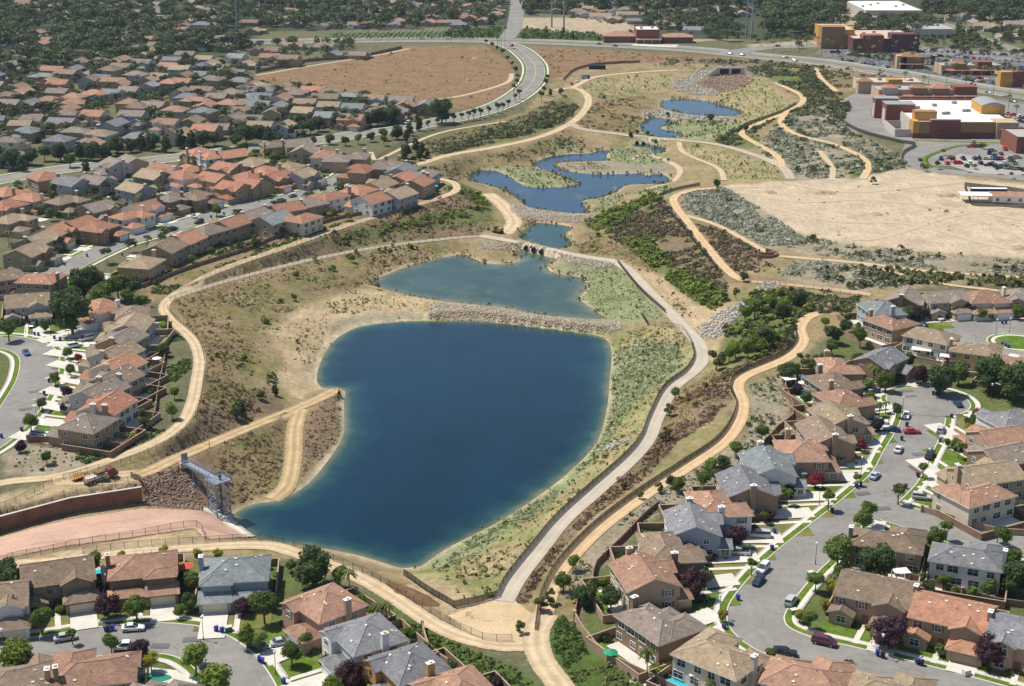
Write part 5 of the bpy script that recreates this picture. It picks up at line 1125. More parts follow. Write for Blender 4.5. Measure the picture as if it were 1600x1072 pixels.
for phrase, L in ROWS:
    sp = phrase.split(' ')
    for (px, py), st, W, D, T, rf, wl, mi, tr, op in L:
        root, g, sx, ang, dist, c = put_house(px, py, st, W, D, T, rf, wl, mi, tr, op, phrase, 0)
        back = 6.0
        yard((c.x, c.y), ang, W, D, g, sx, to_road(c, ang, 26), 0, f'low block wall round the yard of the {HOUSEPOS[-1][3]}', RJ.choice(['block', 'block_brown']), True, 1.6, back)
# middle rows beyond the left street: centre px and colours (generic lots)
S6W, S6B, S7W = ROADW[5], ROADW[6], ROADW[7]
def nearest_dir(c, lines):
    best = None
    for ln in lines:
        d = np.hypot(ln[:, 0] - c[0], ln[:, 1] - c[1]); i = int(d.argmin())
        if best is None or d[i] < best[0]: best = (d[i], ln[i], ln[min(i + 1, len(ln) - 1)] - ln[max(i - 1, 0)])
    v = best[1][:2] - np.array(c[:2]); t = best[2][:2] / np.linalg.norm(best[2][:2]); nrm = np.array([-t[1], t[0]])
    if nrm @ v < 0: nrm = -nrm
    return math.atan2(nrm[1], nrm[0]) + math.pi / 2, best[0]
MID = [(222,408,'tan','yellow-tan'),(258,384,'brown','tan'),(290,371,'orange','pink-tan'),(325,357,'taupe','tan'),(362,346,'orange','tan'),(395,334,'taupe','grey'),(425,340,'slate','beige'),(446,323,'orange','tan'),(470,338,'orange','cream'),(480,315,'taupe','pink-tan'),(513,304,'orange','white'),(560,295,'orange','tan'),(592,286,'tan','beige'),(580,309,'orange','white'),(620,301,'tan','grey'),(628,277,'orange','tan'),(652,283,'orange','tan'),(662,269,'taupe','grey'),
 (42,390,'tan','olive'),(58,372,'tan','olive'),(85,358,'orange','beige'),(122,348,'red','tan'),(152,352,'orange','brown'),(20,340,'tan','beige'),(222,322,'orange','white'),(205,334,'orange','white'),(272,307,'taupe','tan'),(307,303,'brown','brown'),(48,306,'orange','cream'),(104,311,'brown','olive'),(212,292,'tan','grey'),(150,280,'taupe','grey'),(112,282,'grey','grey'),(70,274,'orange','tan'),(335,276,'orange','beige'),(285,272,'orange','white'),(365,290,'red','tan'),(385,275,'orange','beige'),(412,265,'orange','tan'),(432,274,'red','tan'),(470,270,'tan','grey'),(450,259,'tan','beige'),(392,285,'red','tan'),(12,298,'orange','tan'),(10,318,'red','beige'),(150,322,'taupe','tan'),
 (205,250,'taupe','beige'),(258,262,'orange','cream'),(292,262,'orange','tan'),(312,236,'orange','tan'),(333,242,'orange','white'),(362,240,'orange','tan'),(357,260,'orange','tan'),(392,252,'tan','olive'),(432,224,'taupe','yellow-tan'),(462,223,'taupe','tan'),(476,233,'taupe','beige'),(508,240,'orange','white'),(526,246,'taupe','beige'),(557,242,'taupe','tan'),(562,262,'red','tan'),(598,257,'taupe','tan'),(612,256,'brown','tan'),(628,264,'grey','grey'),(240,272,'tan','olive'),(180,254,'taupe','grey')]
RJ2 = random.Random(5)
for px, py, rf, wl in sorted(MID, key=lambda t: -t[1]):
    c = at(px, py, 6.3); ang, dd = nearest_dir(c, [S6W, S6B, S7W] if py < 262 else [S6W, S6B])
    if dd < 13: c2 = c
    T = RJ2.choice([0, 1, 3, 5, 6, 1])
    W, D = RJ2.uniform(13, 15), RJ2.uniform(11, 12.5)
    band = 'by the left mid street' if py > 318 else 'near the mid street' if py > 264 else 'near the avenue'
    root, g, sx, ang, dist, c = put_house(px, py, ang, W, D, T, rf, wl, RJ2.random() < .5, None, {}, band, 1)
    yard((c.x, c.y), ang, W, D, g, sx, to_road(c, ang, 18), 1, '', side=1.0)
# the large tract left of the brown field
T0 = [(110,540),(80,340),(270,470),(420,450),(540,440),(680,430),(760,410),(890,385),(1060,385),(1130,425),(1160,335),(1270,340),(1310,395),(1440,420),(1480,330),(1530,375),(370,515),(560,490),(640,460),(850,460),(930,470),(1000,450),(1150,470),(1260,440),(1320,490),(1500,500),(1580,525),(40,590),(130,570),(60,640),(180,640),(310,620),(460,600),(590,580),(700,575),(810,560),(930,530),(1060,510),(1140,505),(1220,620),(1360,600),(1450,575),(1570,600),(1430,640),(1560,640),(590,710),(830,710),(960,655),(860,660),(1090,680),(1270,690),(1200,750),(1460,730),(1560,740),(210,740),(390,760),(480,810),(620,830),(1050,760),(1290,800),(1120,830),(370,865),(850,850),(60,870),(170,810),(560,895),(60,960)]
T1 = [(240,260),(430,265),(20,290),(120,290),(480,310),(640,315),(90,350),(210,360),(20,530),(160,540),(250,575),(360,560),(480,570),(580,590),(40,600),(150,610),(310,635),(20,650),(130,660),(300,690),(460,655),(610,665),(740,610),(910,620),(770,690),(1070,650),(450,720),(600,735),(170,780),(30,780),(870,690)]
TRACT = [(x / 4, y / 4) for x, y in T0] + [(100 + x / 4 + 300, y / 4) for x, y in T1]
for px, py in sorted(TRACT, key=lambda t: -t[1]):
    row = int((230 - py) // 24); rf = RJ2.choice(['brown', 'tan', 'taupe', 'taupe', 'grey', 'slate', 'rusty', 'tan', 'orange' if py > 125 else 'brown']); wl = RJ2.choice(['beige', 'tan', 'olive', 'grey', 'cream', 'pink-tan', 'blue-grey'])
    ang = math.radians(-12 + RJ2.choice([0, 0, 180, 90]) + RJ2.uniform(-6, 6)); T = RJ2.choice([0, 1, 3, 5, 1, 5])
    two = 2 if py > 118 else RJ2.choice([1, 2])
    put_house(px, py, ang, RJ2.uniform(12.5, 15.5), RJ2.uniform(10.5, 12), T if two == 2 else 4, rf, wl, RJ2.random() < .5, None, {'st': two}, 'in the far tract, ' + ['front', 'second', 'third', 'fourth', 'fifth', 'sixth', 'back', 'back', 'back'][max(0, min(row, 8))] + ' rows', 2, 6.0)
# old neighbourhoods along the top of the view
O0 = [(110,190),(260,260),(340,240),(400,108),(530,135),(750,30),(860,20),(1030,105),(1150,150),(900,130),(1280,80),(1350,280),(850,290),(1090,230),(1260,240),(150,310),(700,250),(480,25),(180,20),(620,20),(1010,20),(1450,60),(1560,130),(1420,230),(640,60),(560,60)]
O1 = [(60,30),(420,40),(590,70),(560,20),(740,90),(190,105),(300,95),(470,140),(630,145),(720,140),(880,125),(1080,130),(1210,130),(1420,120),(1270,90),(1100,95),(1200,8),(1450,90),(100,120),(960,30),(1330,30),(1480,30)]
O2 = [(460,80),(560,90),(640,60),(640,110),(790,120),(950,135),(1030,150),(1150,175),(1040,100),(1080,70),(850,80),(1190,60),(1270,110),(1440,75),(320,40),(500,45),(980,60),(1350,40),(720,80)]
O3 = [(1420,165),(1500,215),(1350,150),(1300,130),(1160,100),(1540,140),(1460,100),(1590,110),(1240,90),(820,20),(1560,200),(1580,60)]
OLD = [(o + x / 4, y / 4) for o, L in ((0, O0), (400, O1), (800, O2), (1200, O3)) for x, y in L]
for px, py in sorted(OLD, key=lambda t: -t[1]):
    zone = 'among the trees at top left' if px < 400 else 'beyond the vineyard wall' if px < 800 else 'behind the brick fire station' if px < 1200 else 'beyond the far shopping centre'
    rf = RJ2.choice(['taupe', 'grey', 'tan', 'brown'] + (['orange', 'rusty'] if 400 <= px < 800 else ['tan', 'tan', 'rusty'])); wl = RJ2.choice(['beige', 'tan', 'cream', 'white', 'pink-tan', 'grey'])
    put_house(px, py, math.radians(RJ2.choice([-8, 172, 82, -98]) + RJ2.uniform(-9, 9)), RJ2.uniform(15, 21), RJ2.uniform(10, 13), 4, rf, wl, RJ2.random() < .5, None, {'st': 1, 'pit': .36}, zone, 2, 4.0)
for hx, hy, ang, W, D, lod, g, nm in HINFO:
    if lod == 2:
        for k in range(7):
            a = RJ.uniform(0, 6.28); r = RJ.uniform(.62, .95) * max(W, D); x, y = hx + r * math.cos(a), hy + r * math.sin(a)
            if off_paths(np.array([x]), np.array([y]), 1)[0]: grow(RJ.choice(['hedge', 'hedge', 'scrub']), [x], [y], RJ.uniform(2.0, 4.2), 26, z=np.array([0.0]))
    if lod < 2:
        for k in range(12 if lod == 0 else 6):
            if lod == 0: lx, ly = RJ.choice([(RJ.uniform(-W/2-1, W/2+1), D/2+5.2), (-W/2-1.0, RJ.uniform(-D/2+2, D/2+5)), (W/2+1.0, RJ.uniform(-D/2+2, D/2+5)), (RJ.uniform(-W/2-1, W/2+1), -D/2-RJ.uniform(1.2, 2.4))])
            else: a = RJ.uniform(0, 6.28); r = RJ.uniform(.6, .8) * max(W, D); lx, ly = r * math.cos(a), r * math.sin(a)
            if abs(lx - (g[0] + g[1]) / 2) < 3.6 and ly < -D / 2 + 1: continue
            x, y = hx + lx * math.cos(ang) - ly * math.sin(ang), hy + lx * math.sin(ang) + ly * math.cos(ang)
            if off_paths(np.array([x]), np.array([y]), 1)[0]: grow(RJ.choice(['hedge', 'hedge', 'weed', 'scrub', 'willow']), [x], [y], RJ.uniform(1.5, 2.8), 34, z=np.array([0.0]))
# houses beyond the three hundred: one mass filling the gaps of the far tracts
FH = {k: [MB(), RB()] for k in ('taupe', 'tan', 'brown', 'grey', 'rusty')}
def fill(poly, n_, pad, st):
    P = np.array([at(max(-300, min(1900, q_[0])), q_[1], 0)[:2] for q_ in poly]); lo, hi_ = P.min(0), P.max(0); k = t = 0
    while k < n_ and t < n_ * 40:
        t += 1; x, y = RJ.uniform(lo[0], hi_[0]), RJ.uniform(lo[1], hi_[1]); px, py = proj(x, y, 0)
        if not pip(np.array([px]), np.array([py]), poly)[0] or any((x - a) ** 2 + (y - b_) ** 2 < pad * pad for a, b_ in TAKEN) or not off_paths(np.array([x]), np.array([y]), 8)[0]: continue
        TAKEN.append((x, y)); k += 1; w_, d = RJ.uniform(12, 17), RJ.uniform(9.5, 12); wb, rb = FH[RJ.choice(list(FH))]; q1, q2 = MB(), RB(); z = 5.4 if RJ.random() < st else 3.0
        wall_block(q1, -w_/2, w_/2, -d/2, d/2, z, 'gx'); (q2.gable if RJ.random() < .6 else q2.hip)(-w_/2, w_/2, -d/2, d/2, z); wall_block(q1, w_/2-6, w_/2-.5, -d/2-4, -d/2+1, 2.9, 'gy'); q2.gable(w_/2-6, w_/2-.5, -d/2-4, -d/2+3, 2.9, 'y')
        a = RJ.choice([-.15, 3.0, 1.4, -1.7]) + RJ.uniform(-.1, .1); ca, sa = math.cos(a), math.sin(a)
        for src, dst in ((q1, wb), (q2, rb)):
            dst.add([(vx * ca - vy * sa + x, vx * sa + vy * ca + y, vz) for vx, vy, vz in src.v], src.f)
            if src.uv: dst.uv += src.uv
fill([(-30,225),(-30,100),(200,95),(385,105),(385,130),(440,142),(560,154),(690,175),(690,190),(600,182),(380,212)], 46, 12.5, .8)
fill([(-60,95),(-60,-6),(400,-6),(400,80),(200,90)], 70, 15, .1); fill([(400,46),(400,-6),(800,-6),(795,44)], 55, 15, .1); fill([(812,26),(900,-6),(1200,-6),(1200,20),(1000,24)], 30, 16, .1); fill([(1480,40),(1440,-6),(1640,-6),(1640,60)], 20, 16, .1)
for k, (wb, rb) in FH.items():
    if not rb.v: continue
FW, FR = MB(), RB(); mats = []
for i, (k, (wb, rb)) in enumerate(FH.items()):
    FR.add(wb.v, wb.f, 2 * i); FR.uv += [(0, 0)] * sum(len(f) for f in wb.f); FR.add(rb.v, rb.f, 2 * i + 1); FR.uv += rb.uv; mats += [WM[['beige', 'tan', 'cream', 'grey', 'pink-tan'][i]], RM[k]]
stuff(FR.obj('distant_houses', mats), 'scattered roofs filling the far tracts between the trees', 'houses')
print('houses', len(HOUSEPOS))
# ------------------------------------------------------------------ trees
def leaf_cloud(rng, lobes, nleaf, size):
    C_ = []; 
    for (c, r) in lobes:
        n_ = max(8, int(nleaf * r * r / sum(q[1] ** 2 for q in lobes)))
        d = rng.normal(0, 1, (n_, 3)); d /= np.linalg.norm(d, axis=1)[:, None]; d[:, 2] = np.where(d[:, 2] < -.5, -d[:, 2], d[:, 2])
        rad = r * rng.uniform(.72, 1.08, n_); p_ = np.array(c) + d * rad[:, None]
        nr = d + rng.normal(0, .5, d.shape); nr /= np.linalg.norm(nr, axis=1)[:, None]
        t1 = np.cross(nr, rng.normal(0, 1, d.shape)); t1 /= np.linalg.norm(t1, axis=1)[:, None]; t2 = np.cross(nr, t1)
        s_ = size * rng.uniform(.6, 1.3, (n_, 1))
        C_.append(np.stack([p_ - t1 * s_, p_ - t2 * s_ * .7, p_ + t1 * s_, p_ + t2 * s_ * .7], 1).reshape(-1, 3))
    v = np.concatenate(C_); return v
def core(lobes, k=.78):  # solid inner lumps added to block light through the leaves
    vs, ts, o_ = [], [], 0
    for c, r in lobes: vs.append(IV * (1.9 / 1.902) * r * k + np.array(c)); ts.append(IT + o_); o_ += 12
    return np.concatenate(vs), np.concatenate(ts)
def crown_mesh(name, rng, lobes, nleaf, size, mat):
    v = leaf_cloud(rng, lobes, nleaf, size); cv, ct = core(lobes); nq = len(v) // 4
    b_ = bpy.data.meshes.new(name); V = np.concatenate([v, cv]); b_.vertices.add(len(V)); b_.vertices.foreach_set('co', V.astype(np.float32).ravel())
    li = np.concatenate([np.arange(nq * 4), (ct + nq * 4).ravel()]); b_.loops.add(len(li)); b_.loops.foreach_set('vertex_index', li.astype(np.int32))
    st = np.concatenate([np.arange(nq) * 4, nq * 4 + np.arange(len(ct)) * 3]); b_.polygons.add(len(st)); b_.polygons.foreach_set('loop_start', st.astype(np.int32))
    b_.polygons.foreach_set('loop_total', np.concatenate([np.full(nq, 4), np.full(len(ct), 3)]).astype(np.int32)); b_.update(calc_edges=True); b_.materials.append(mat); return b_
def make_kind(seed, form, mat, nleaf, size):
    """unit tree: total height 1"""
    rng = np.random.default_rng(seed); L = []
    if form == 'round':
        for k in range(9): a_ = k * 2.4; rr = .22 * math.sqrt((k + .5) / 9); L.append(((rr * math.cos(a_), rr * math.sin(a_), .54 + rng.uniform(-.20, .22)), rng.uniform(.17, .25)))
    if form == 'dense':
        for k in range(13): a_ = k * 2.4; rr = .30 * math.sqrt((k + .5) / 13); L.append(((rr * math.cos(a_), rr * math.sin(a_), .50 + rng.uniform(-.28, .28) * (1.2 - rr * 2)), rng.uniform(.17, .26)))
    if form == 'tall':
        for k in range(10): z = .2 + .075 * k; rr = .14 * (1.1 - abs(z - .5)); a_ = k * 2.4; L.append(((rr * math.cos(a_), rr * math.sin(a_), z), .17 * (1.15 - z * .75)))
    if form == 'small':
        for k in range(5): a_ = k * 2.4; L.append(((.13 * math.cos(a_), .13 * math.sin(a_), .70 + rng.uniform(-.12, .14)), rng.uniform(.13, .19)))
    if form == 'open':
        for k in range(8): a_ = k * 2.4; rr = .30 * math.sqrt((k + .5) / 8); L.append(((rr * math.cos(a_), rr * math.sin(a_), .56 + rng.uniform(-.26, .28)), rng.uniform(.12, .18)))
    cm = crown_mesh('crown', rng, L, nleaf, size, mat)
    t = MB(); t.tube((0, 0, -.03), (.01, 0, .5), .035, .018, 6)
    for k in range(4): a_ = k * 1.6 + .4; t.tube((.0, 0, .28 + .05 * k), (.16 * math.cos(a_), .16 * math.sin(a_), .56 + .05 * k), .016, .007, 5)
    return cm, t.mesh('trunk', M['bark']), L
KIND = {}
for nm, form, mk, nl, sz in (('green', 'round', 'green', 1500, .036), ('bright', 'round', 'bright', 1500, .036), ('dark', 'dense', 'dark', 1900, .038), ('plum', 'dense', 'plum', 1700, .034), ('crimson', 'round', 'crimson', 900, .04),
                             ('olive', 'open', 'olive', 1300, .036), ('tall', 'tall', 'dark', 1200, .034), ('street', 'small', 'green', 600, .034), ('darkstreet', 'small', 'dark', 500, .038), ('yellow', 'round', 'yellow', 900, .036)):
    KIND[nm] = [make_kind(100 + 7 * i + len(KIND), form, LM[mk], nl, sz) for i in range(3)]
WORD = {'green': 'leafy green tree', 'bright': 'bright green tree', 'dark': 'dense dark green tree', 'plum': 'purple-leaved plum tree', 'crimson': 'red-leaved tree', 'olive': 'open grey-green tree', 'tall': 'tall dark conifer',
        'street': 'slender young street tree', 'darkstreet': 'small dark street tree', 'yellow': 'yellow-green shrubby tree'}
RT = random.Random(77)
def near_what(x, y):
    b_ = min(HOUSEPOS, key=lambda h: (h[0] - x) ** 2 + (h[1] - y) ** 2); return b_[3], math.hypot(b_[0] - x, b_[1] - y)
def tree(kind, x, y, h, z=None, where=None, sq=1.0):
    cm, tm, _ = RT.choice(KIND[kind]); z = float(Hs(x, y)) if z is None else z
    if where is None:
        w_, d = near_what(x, y); where = f'beside a {w_}' if d < 22 else 'in the open'
    t = thing('plum_tree' if kind == 'plum' else 'conifer_tree' if kind == 'tall' else 'broadleaf_tree', f'{WORD[kind]} {where}', 'tree', (x, y, z), RT.uniform(0, 6.28)); s_ = RT.uniform(.94, 1.06)
    t.scale = (h * sq * s_, h * sq * s_, h)
    link('trunk', tm, t); link('crown', cm, t); TAKEN.append((x, y)); return t
CZ = {'dark': .55, 'plum': .55, 'tall': .52, 'street': .7, 'darkstreet': .7}; CR = {'dark': .46, 'plum': .46, 'tall': .27, 'street': .26, 'darkstreet': .26, 'olive': .42}
def tree_px(kind, px, py, rpx, where=None, zg=0.0):
    d = at(px, py, zg + 3).length; r = rpx * ((at(px, py, zg + 3) - Vector((0, 0, CH))).length) / F
    h = 1.15 * r / CR.get(kind, .43); p_ = at(px, py, zg + h * CZ.get(kind, .62)); tree(kind, p_.x, p_.y, h, None if zg else 0.0, where)
NEAR = {'green': [(1315,886,12),(1190,731,10),(1440,856,13),(1460,841,13),(1475,906,11),(1570,836,13),(1360,621,9),(1495,691,9),(1300,540,10),(1195,806,8),(425,936,12),(455,881,9),(530,898,14),(295,901,10),(270,876,9),(280,951,10),(470,951,10),(645,986,8),(115,455,14),(150,430,14),(170,470,12),(200,462,11),(505,265,6),(350,295,6),(1240,576,12),(1525,651,9),(520,330,6),(440,358,6),(470,352,6),(330,392,7),(300,404,7),(610,310,6),(60,310,6),(130,312,6),(145,878,15),(63,965,17),(212,945,17),(268,872,9),(395,935,12),(412,945,20),(455,1015,17),(475,1000,12),(405,1000,12),(173,1003,14),(1103,900,12),(1310,860,22),(1350,805,15),(1465,835,15),(1580,870,18),(1265,965,12),(1275,905,13),(1205,1020,11),(1385,590,14),(1500,577,15),(1260,618,9),(1535,488,8),(1590,485,9),(1420,488,9),
   (160,458,16),(183,442,17),(12,512,13),(85,588,9),(110,577,8),(105,548,8),(72,712,9),(47,655,12),(65,628,9),(150,470,10),(1545,915,12),(1345,523,12),(1515,657,8),(65,475,0.1),(430,245,9),(338,325,8),(85,290,8),(220,300,9),(1596,700,9),(300,908,12)],
 'bright': [(1165,484,10),(1180,480,12),(1205,472,10),(1225,478,9),(1195,488,8),(1150,540,12),(1168,545,13),(1182,533,12),(1200,528,10),(1140,553,10),(1128,558,8),(1190,545,9),(305,1025,20),(335,1060,26),(385,990,15),(520,1066,18),(28,1026,26),(505,243,8),(1360,625,7),(1290,500,7),(1480,690,6),(225,468,7),(1255,470,6),(1345,840,12),(1440,935,9),(272,612,8),(268,638,11),(455,255,6)],
 'dark': [(1120,741,9),(1050,751,8),(1470,601,13),(1450,916,10),(10,886,14),(85,470,10),(1340,560,9),(1420,560,10),(400,378,7),(375,385,6),(4,905,18),(295,940,12),(488,884,26),(915,930,15),(955,932,16),(1370,880,28),(1470,590,20),(1547,580,23),(1586,592,24),(1590,900,22),(1230,580,14),(1398,565,10),(1302,520,13),(1322,508,9),(1248,468,13),(1225,485,12),(130,440,22),(110,485,27),(205,447,16),(70,507,9),(225,660,8),(1440,862,12),(380,230,8),(235,665,6),(690,170,16),(255,545,9),(1410,880,10),(1575,905,14),(1375,577,10),(1500,905,8)],
 'plum': [(168,945,17),(22,950,20),(217,1013,14),(378,945,13),(545,1052,21),(1082,908,22),(1150,836,17),(1392,985,23),(1548,1015,23),(1513,480,11),(1433,490,9),(1440,583,13),(1233,762,11),(1370,662,10),(105,610,9),(102,633,9),(32,696,8),(1205,805,7)],
 'crimson': [(1346,692,9),(1275,746,11),(1527,645,8),(122,557,6)],
 'yellow': [(235,1030,13),(1300,915,10),(1290,945,9),(1130,960,9),(1250,960,9),(255,860,9),(190,868,8),(420,915,8),(310,865,9),(1515,668,8),(340,865,8),(545,335,6),(515,335,5),(610,315,5)],
 'street': [(1355,600,7),(1402,635,6),(1443,730,6),(1405,765,8),(1325,1040,8),(1510,800,6),(1340,745,5),(1358,792,10),(1295,775,8),(1230,770,7),(1175,880,7),(1450,985,6),(220,470,8),(1480,822,8),(1560,830,6),(1465,765,6),(1350,1068,8),(450,985,5),(112,990,6)],
 'olive': [(365,915,9),(900,930,8),(1195,530,14),(1120,560,12),(1270,565,12),(1290,560,10),(1255,560,9),(1240,455,9),(1150,455,6)]}
ZC_ = {(1165,484): -3, (1180,480): -3, (1205,472): -3, (1225,478): -3, (1195,488): -3, (1150,540): -3, (1168,545): -3, (1182,533): -3, (1200,528): -3, (1128,558): -4, (1190,545): -3, (1205,470): -3, (1160,543): -3, (1182,532): -3, (1140,553): -4, (1195,530): -3, (1120,560): -4, (1248,468): -2}
for kd, L in NEAR.items():
    for px, py, r in L:
        if r > 1: tree_px(kd, px, py, r, zg=ZC_.get((px, py), 0.0))
# palms
def frond_crown(rng, n_, ln, droop):
    b_ = MB()
    for k in range(n_):
        a_ = 6.283 * k / n_ + rng.uniform(-.2, .2); el = rng.uniform(-.35, 1.25); ca, sa = math.cos(a_), math.sin(a_); pts = []
        for i in range(6):
            t = i / 5; rr = ln * t * math.cos(el * .75) * .95; z = ln * t * math.sin(el) * .8 - droop * ln * t * t * 1.0; w_ = ln * .13 * math.sin(math.pi * min(1, t * .85 + .12)); pts.append((rr, z, w_))
        for i in range(5):
            (r0, z0, w0), (r1, z1, w1) = pts[i], pts[i + 1]
            for sgn in (-1, 1):
                b_.add([(r0 * ca, r0 * sa, z0), (r1 * ca, r1 * sa, z1), (r1 * ca - sgn * w1 * sa, r1 * sa + sgn * w1 * ca, z1 - w1 * .6), (r0 * ca - sgn * w0 * sa, r0 * sa + sgn * w0 * ca, z0 - w0 * .6)], [(0, 1, 2, 3)])
    return b_
PC = [frond_crown(random.Random(i), 26, 1.0, .75).mesh('crown', LM['palm']) for i in range(3)]; PC2 = [frond_crown(random.Random(9 + i), 22, 1.0, .55).mesh('crown', LM['green']) for i in range(2)]
tb = MB(); tb.tube((0, 0, -.02), (.01, 0, .5), .5, .42, 7, cap=False); tb.tube((.01, 0, .5), (0, 0, 1.0), .42, .5, 7); PT = tb.mesh('trunk', M['bark'])
def palm(x, y, h, cr, where, z=0.0, fan=False):
    t = thing('palm_tree', f'{"tall thin fan palm" if fan else "feathery palm tree"} {where}', 'palm tree', (x, y, z), RT.uniform(0, 6.28))
    o = link('trunk', PT, t); o.scale = (.3 if fan else .26, .3 if fan else .26, h); o = link('crown', RT.choice(PC2 if fan else PC), t, (0, 0, h)); o.scale = (cr, cr, cr); TAKEN.append((x, y))
for px, py, r, h in ((545,893,16,6),(588,945,15,5),(603,943,14,5),(1012,1015,17,7),(1110,1062,12,3.5),(1366,573,14,6),(1500,692,10,4.5),(1375,630,9,4),(1360,628,8,3.5),(1385,628,8,3.5),(12,362,9,6),(35,298,7,5),(218,305,8,6),(1440,925,10,3),(640,330,0,0),(1300,900,11,3.5)):
    if r: p_ = at(px, py, h); w_, d = near_what(p_.x, p_.y); palm(p_.x, p_.y, h, r * (p_ - Vector((0, 0, CH))).length / F, f'beside a {w_}')
pl = [(1205 + 14 * i, 81 - .2 * i) for i in range(7)] + [(1285 + 15 * i, 88 + 2.35 * i) for i in range(21)] + [(1330 + 24 * i, 80 + 2 * i) for i in range(10)] + [(1390 + 22 * i, 72 + 2 * i) for i in range(9)] + [(1450, 132), (1480, 138), (1510, 145), (1555, 150), (1575, 152), (1545, 128), (1585, 138), (1410, 142), (1440, 148), (1370, 136), (1575, 185), (1590, 190)]
for px, py in pl:
    p_ = at(px + RT.uniform(-4, 4), py + RT.uniform(-1, 1), 0); palm(p_.x, p_.y, RT.uniform(9, 14), RT.uniform(2.0, 2.7), 'along the shopping centre boulevard', fan=True)
for px, py in ((777,76),(783,75),(789,76),(780,72),(573,62),(577,62),(176,30),(188,31),(121,22),(485,40),(555,30),(1142,30),(1240,30),(1060,22)):
    p_ = at(px, py, 0); palm(p_.x, p_.y, RT.uniform(15, 20), 2.6, 'rising by the boulevard bend' if 700 < px < 800 else 'above the old neighbourhood roofs', fan=True)
# street rows and random planting
for i, (px, py) in enumerate([(669,203),(684,198),(697,196),(709,194),(722,191),(732,189),(740,188),(751,185),(764,181),(778,177),(786,174),(794,170),(805,160),(812,155),(803,146),(808,137),(809,128),(806,118),(800,107),(793,98),(785,89),(777,82),(769,77),(760,73),(655,205),(640,208),(846,158),(850,148),(853,138),(855,128)]):
    p_ = at(px, py, 0); tree('darkstreet', p_.x, p_.y, RT.uniform(5.4, 7.0), 0.0, 'along the curving avenue')
for px, py, h, kd in [(525,200,9,'dark'),(540,201,8,'dark'),(553,201,9,'dark'),(565,199,9,'dark'),(577,198,9,'dark'),(590,196,10,'dark'),(603,195,11,'dark'),(614,193,11,'dark'),(485,210,9,'dark'),(498,206,9,'dark'),(470,211,8,'dark'),(455,216,8,'tall'),(440,214,9,'dark'),(420,222,9,'tall'),(405,216,8,'dark'),(640,212,8,'tall'),(650,238,8,'tall'),(660,242,7,'tall'),(635,245,7,'dark'),
    (95,252,10,'dark'),(125,250,10,'tall'),(145,251,10,'dark'),(160,249,8,'dark'),(185,240,9,'dark'),(205,238,8,'dark'),(222,235,10,'tall'),(240,236,10,'dark'),(260,238,10,'tall'),(283,232,11,'tall'),(300,232,10,'tall'),(318,230,9,'dark'),(335,228,8,'dark'),(385,226,12,'dark'),(370,230,8,'dark'),(70,252,9,'green'),(50,258,9,'dark'),(20,265,11,'dark'),(5,262,11,'tall'),(35,268,9,'tall'),(110,262,8,'green'),(135,272,8,'tall'),(170,244,8,'dark'),(540,228,6,'green'),(560,226,6,'green'),(580,222,6,'dark'),(600,228,6,'green'),(515,226,6,'dark'),(490,228,6,'green'),(455,232,7,'dark'),(470,228,6,'green'),(395,262,8,'bright'),(600,220,7,'green'),(620,218,8,'dark'),(635,222,7,'tall'),(655,205,8,'tall')]:
    p_ = at(px, py, 0); tree(kd, p_.x, p_.y, h, 0.0, 'in the planted belt along the avenue')
for px, py, h, kd, w_ in [(632,252,6,'tall','on the bank below the avenue'),(655,250,6,'tall','on the bank below the avenue'),(668,246,5,'tall','on the bank below the avenue'),(860,150,5,'tall','by the basin trail gate'),(876,148,4.5,'dark','by the basin trail gate'),(1165,205,4,'dark','below the wetland weir'),(1110,190,5,'dark','beside the small pond'),(1043,182,3,'dark','on the weir by the settling pond'),(996,210,2.5,'dark','beside the wetland crossing'),(1012,211,2.5,'dark','beside the wetland crossing'),
    (1120,293,4,'dark','at the edge of the dirt lot'),(1364,288,4,'olive','at the far edge of the dirt lot'),(1162,440,4,'dark','where the hill trails meet'),(370,655,4,'dark','on the dry lake bank'),(378,650,5,'tall','on the dry lake bank'),(408,625,3,'dark','on the dry lake bank'),(430,618,4,'tall','on the dry lake bank'),(530,618,2,'tall','at the tip of the boat ramp'),(845,955,4,'olive','beside the trail junction'),(812,990,3,'olive','beside the trail junction'),(860,945,3.5,'olive','beside the tan trail'),(880,925,5,'green','beside the tan trail'),(895,893,4,'green','beside the tan trail'),(1060,770,4.5,'green','behind the lakeside row'),(1100,760,5,'green','behind the lakeside row'),(1110,742,5,'bright','behind the lakeside row'),(1130,735,4,'dark','behind the lakeside row'),(975,765,2.5,'olive','beside the tan trail'),(1030,770,3,'olive','beside the tan trail'),(1000,780,2.5,'olive','beside the tan trail'),(1045,650,4,'olive','between the two lake trails'),(1055,625,4,'green','between the two lake trails'),(1040,690,4,'olive','between the two lake trails'),(1190,690,5,'green','behind the lakeside row'),(1150,715,4.5,'green','behind the lakeside row'),(460,470,3,'green','above the upper pond'),(463,435,3,'green','above the upper pond'),(550,410,3.5,'bright','above the upper pond'),(590,452,3,'olive','above the upper pond')]:
    p_ = hit(px, py); tree(kd, p_.x, p_.y, h, None, w_)
def free(x, y, pad):
    return all((x - a) ** 2 + (y - b_) ** 2 > pad * pad for a, b_ in TAKEN)
RND = []
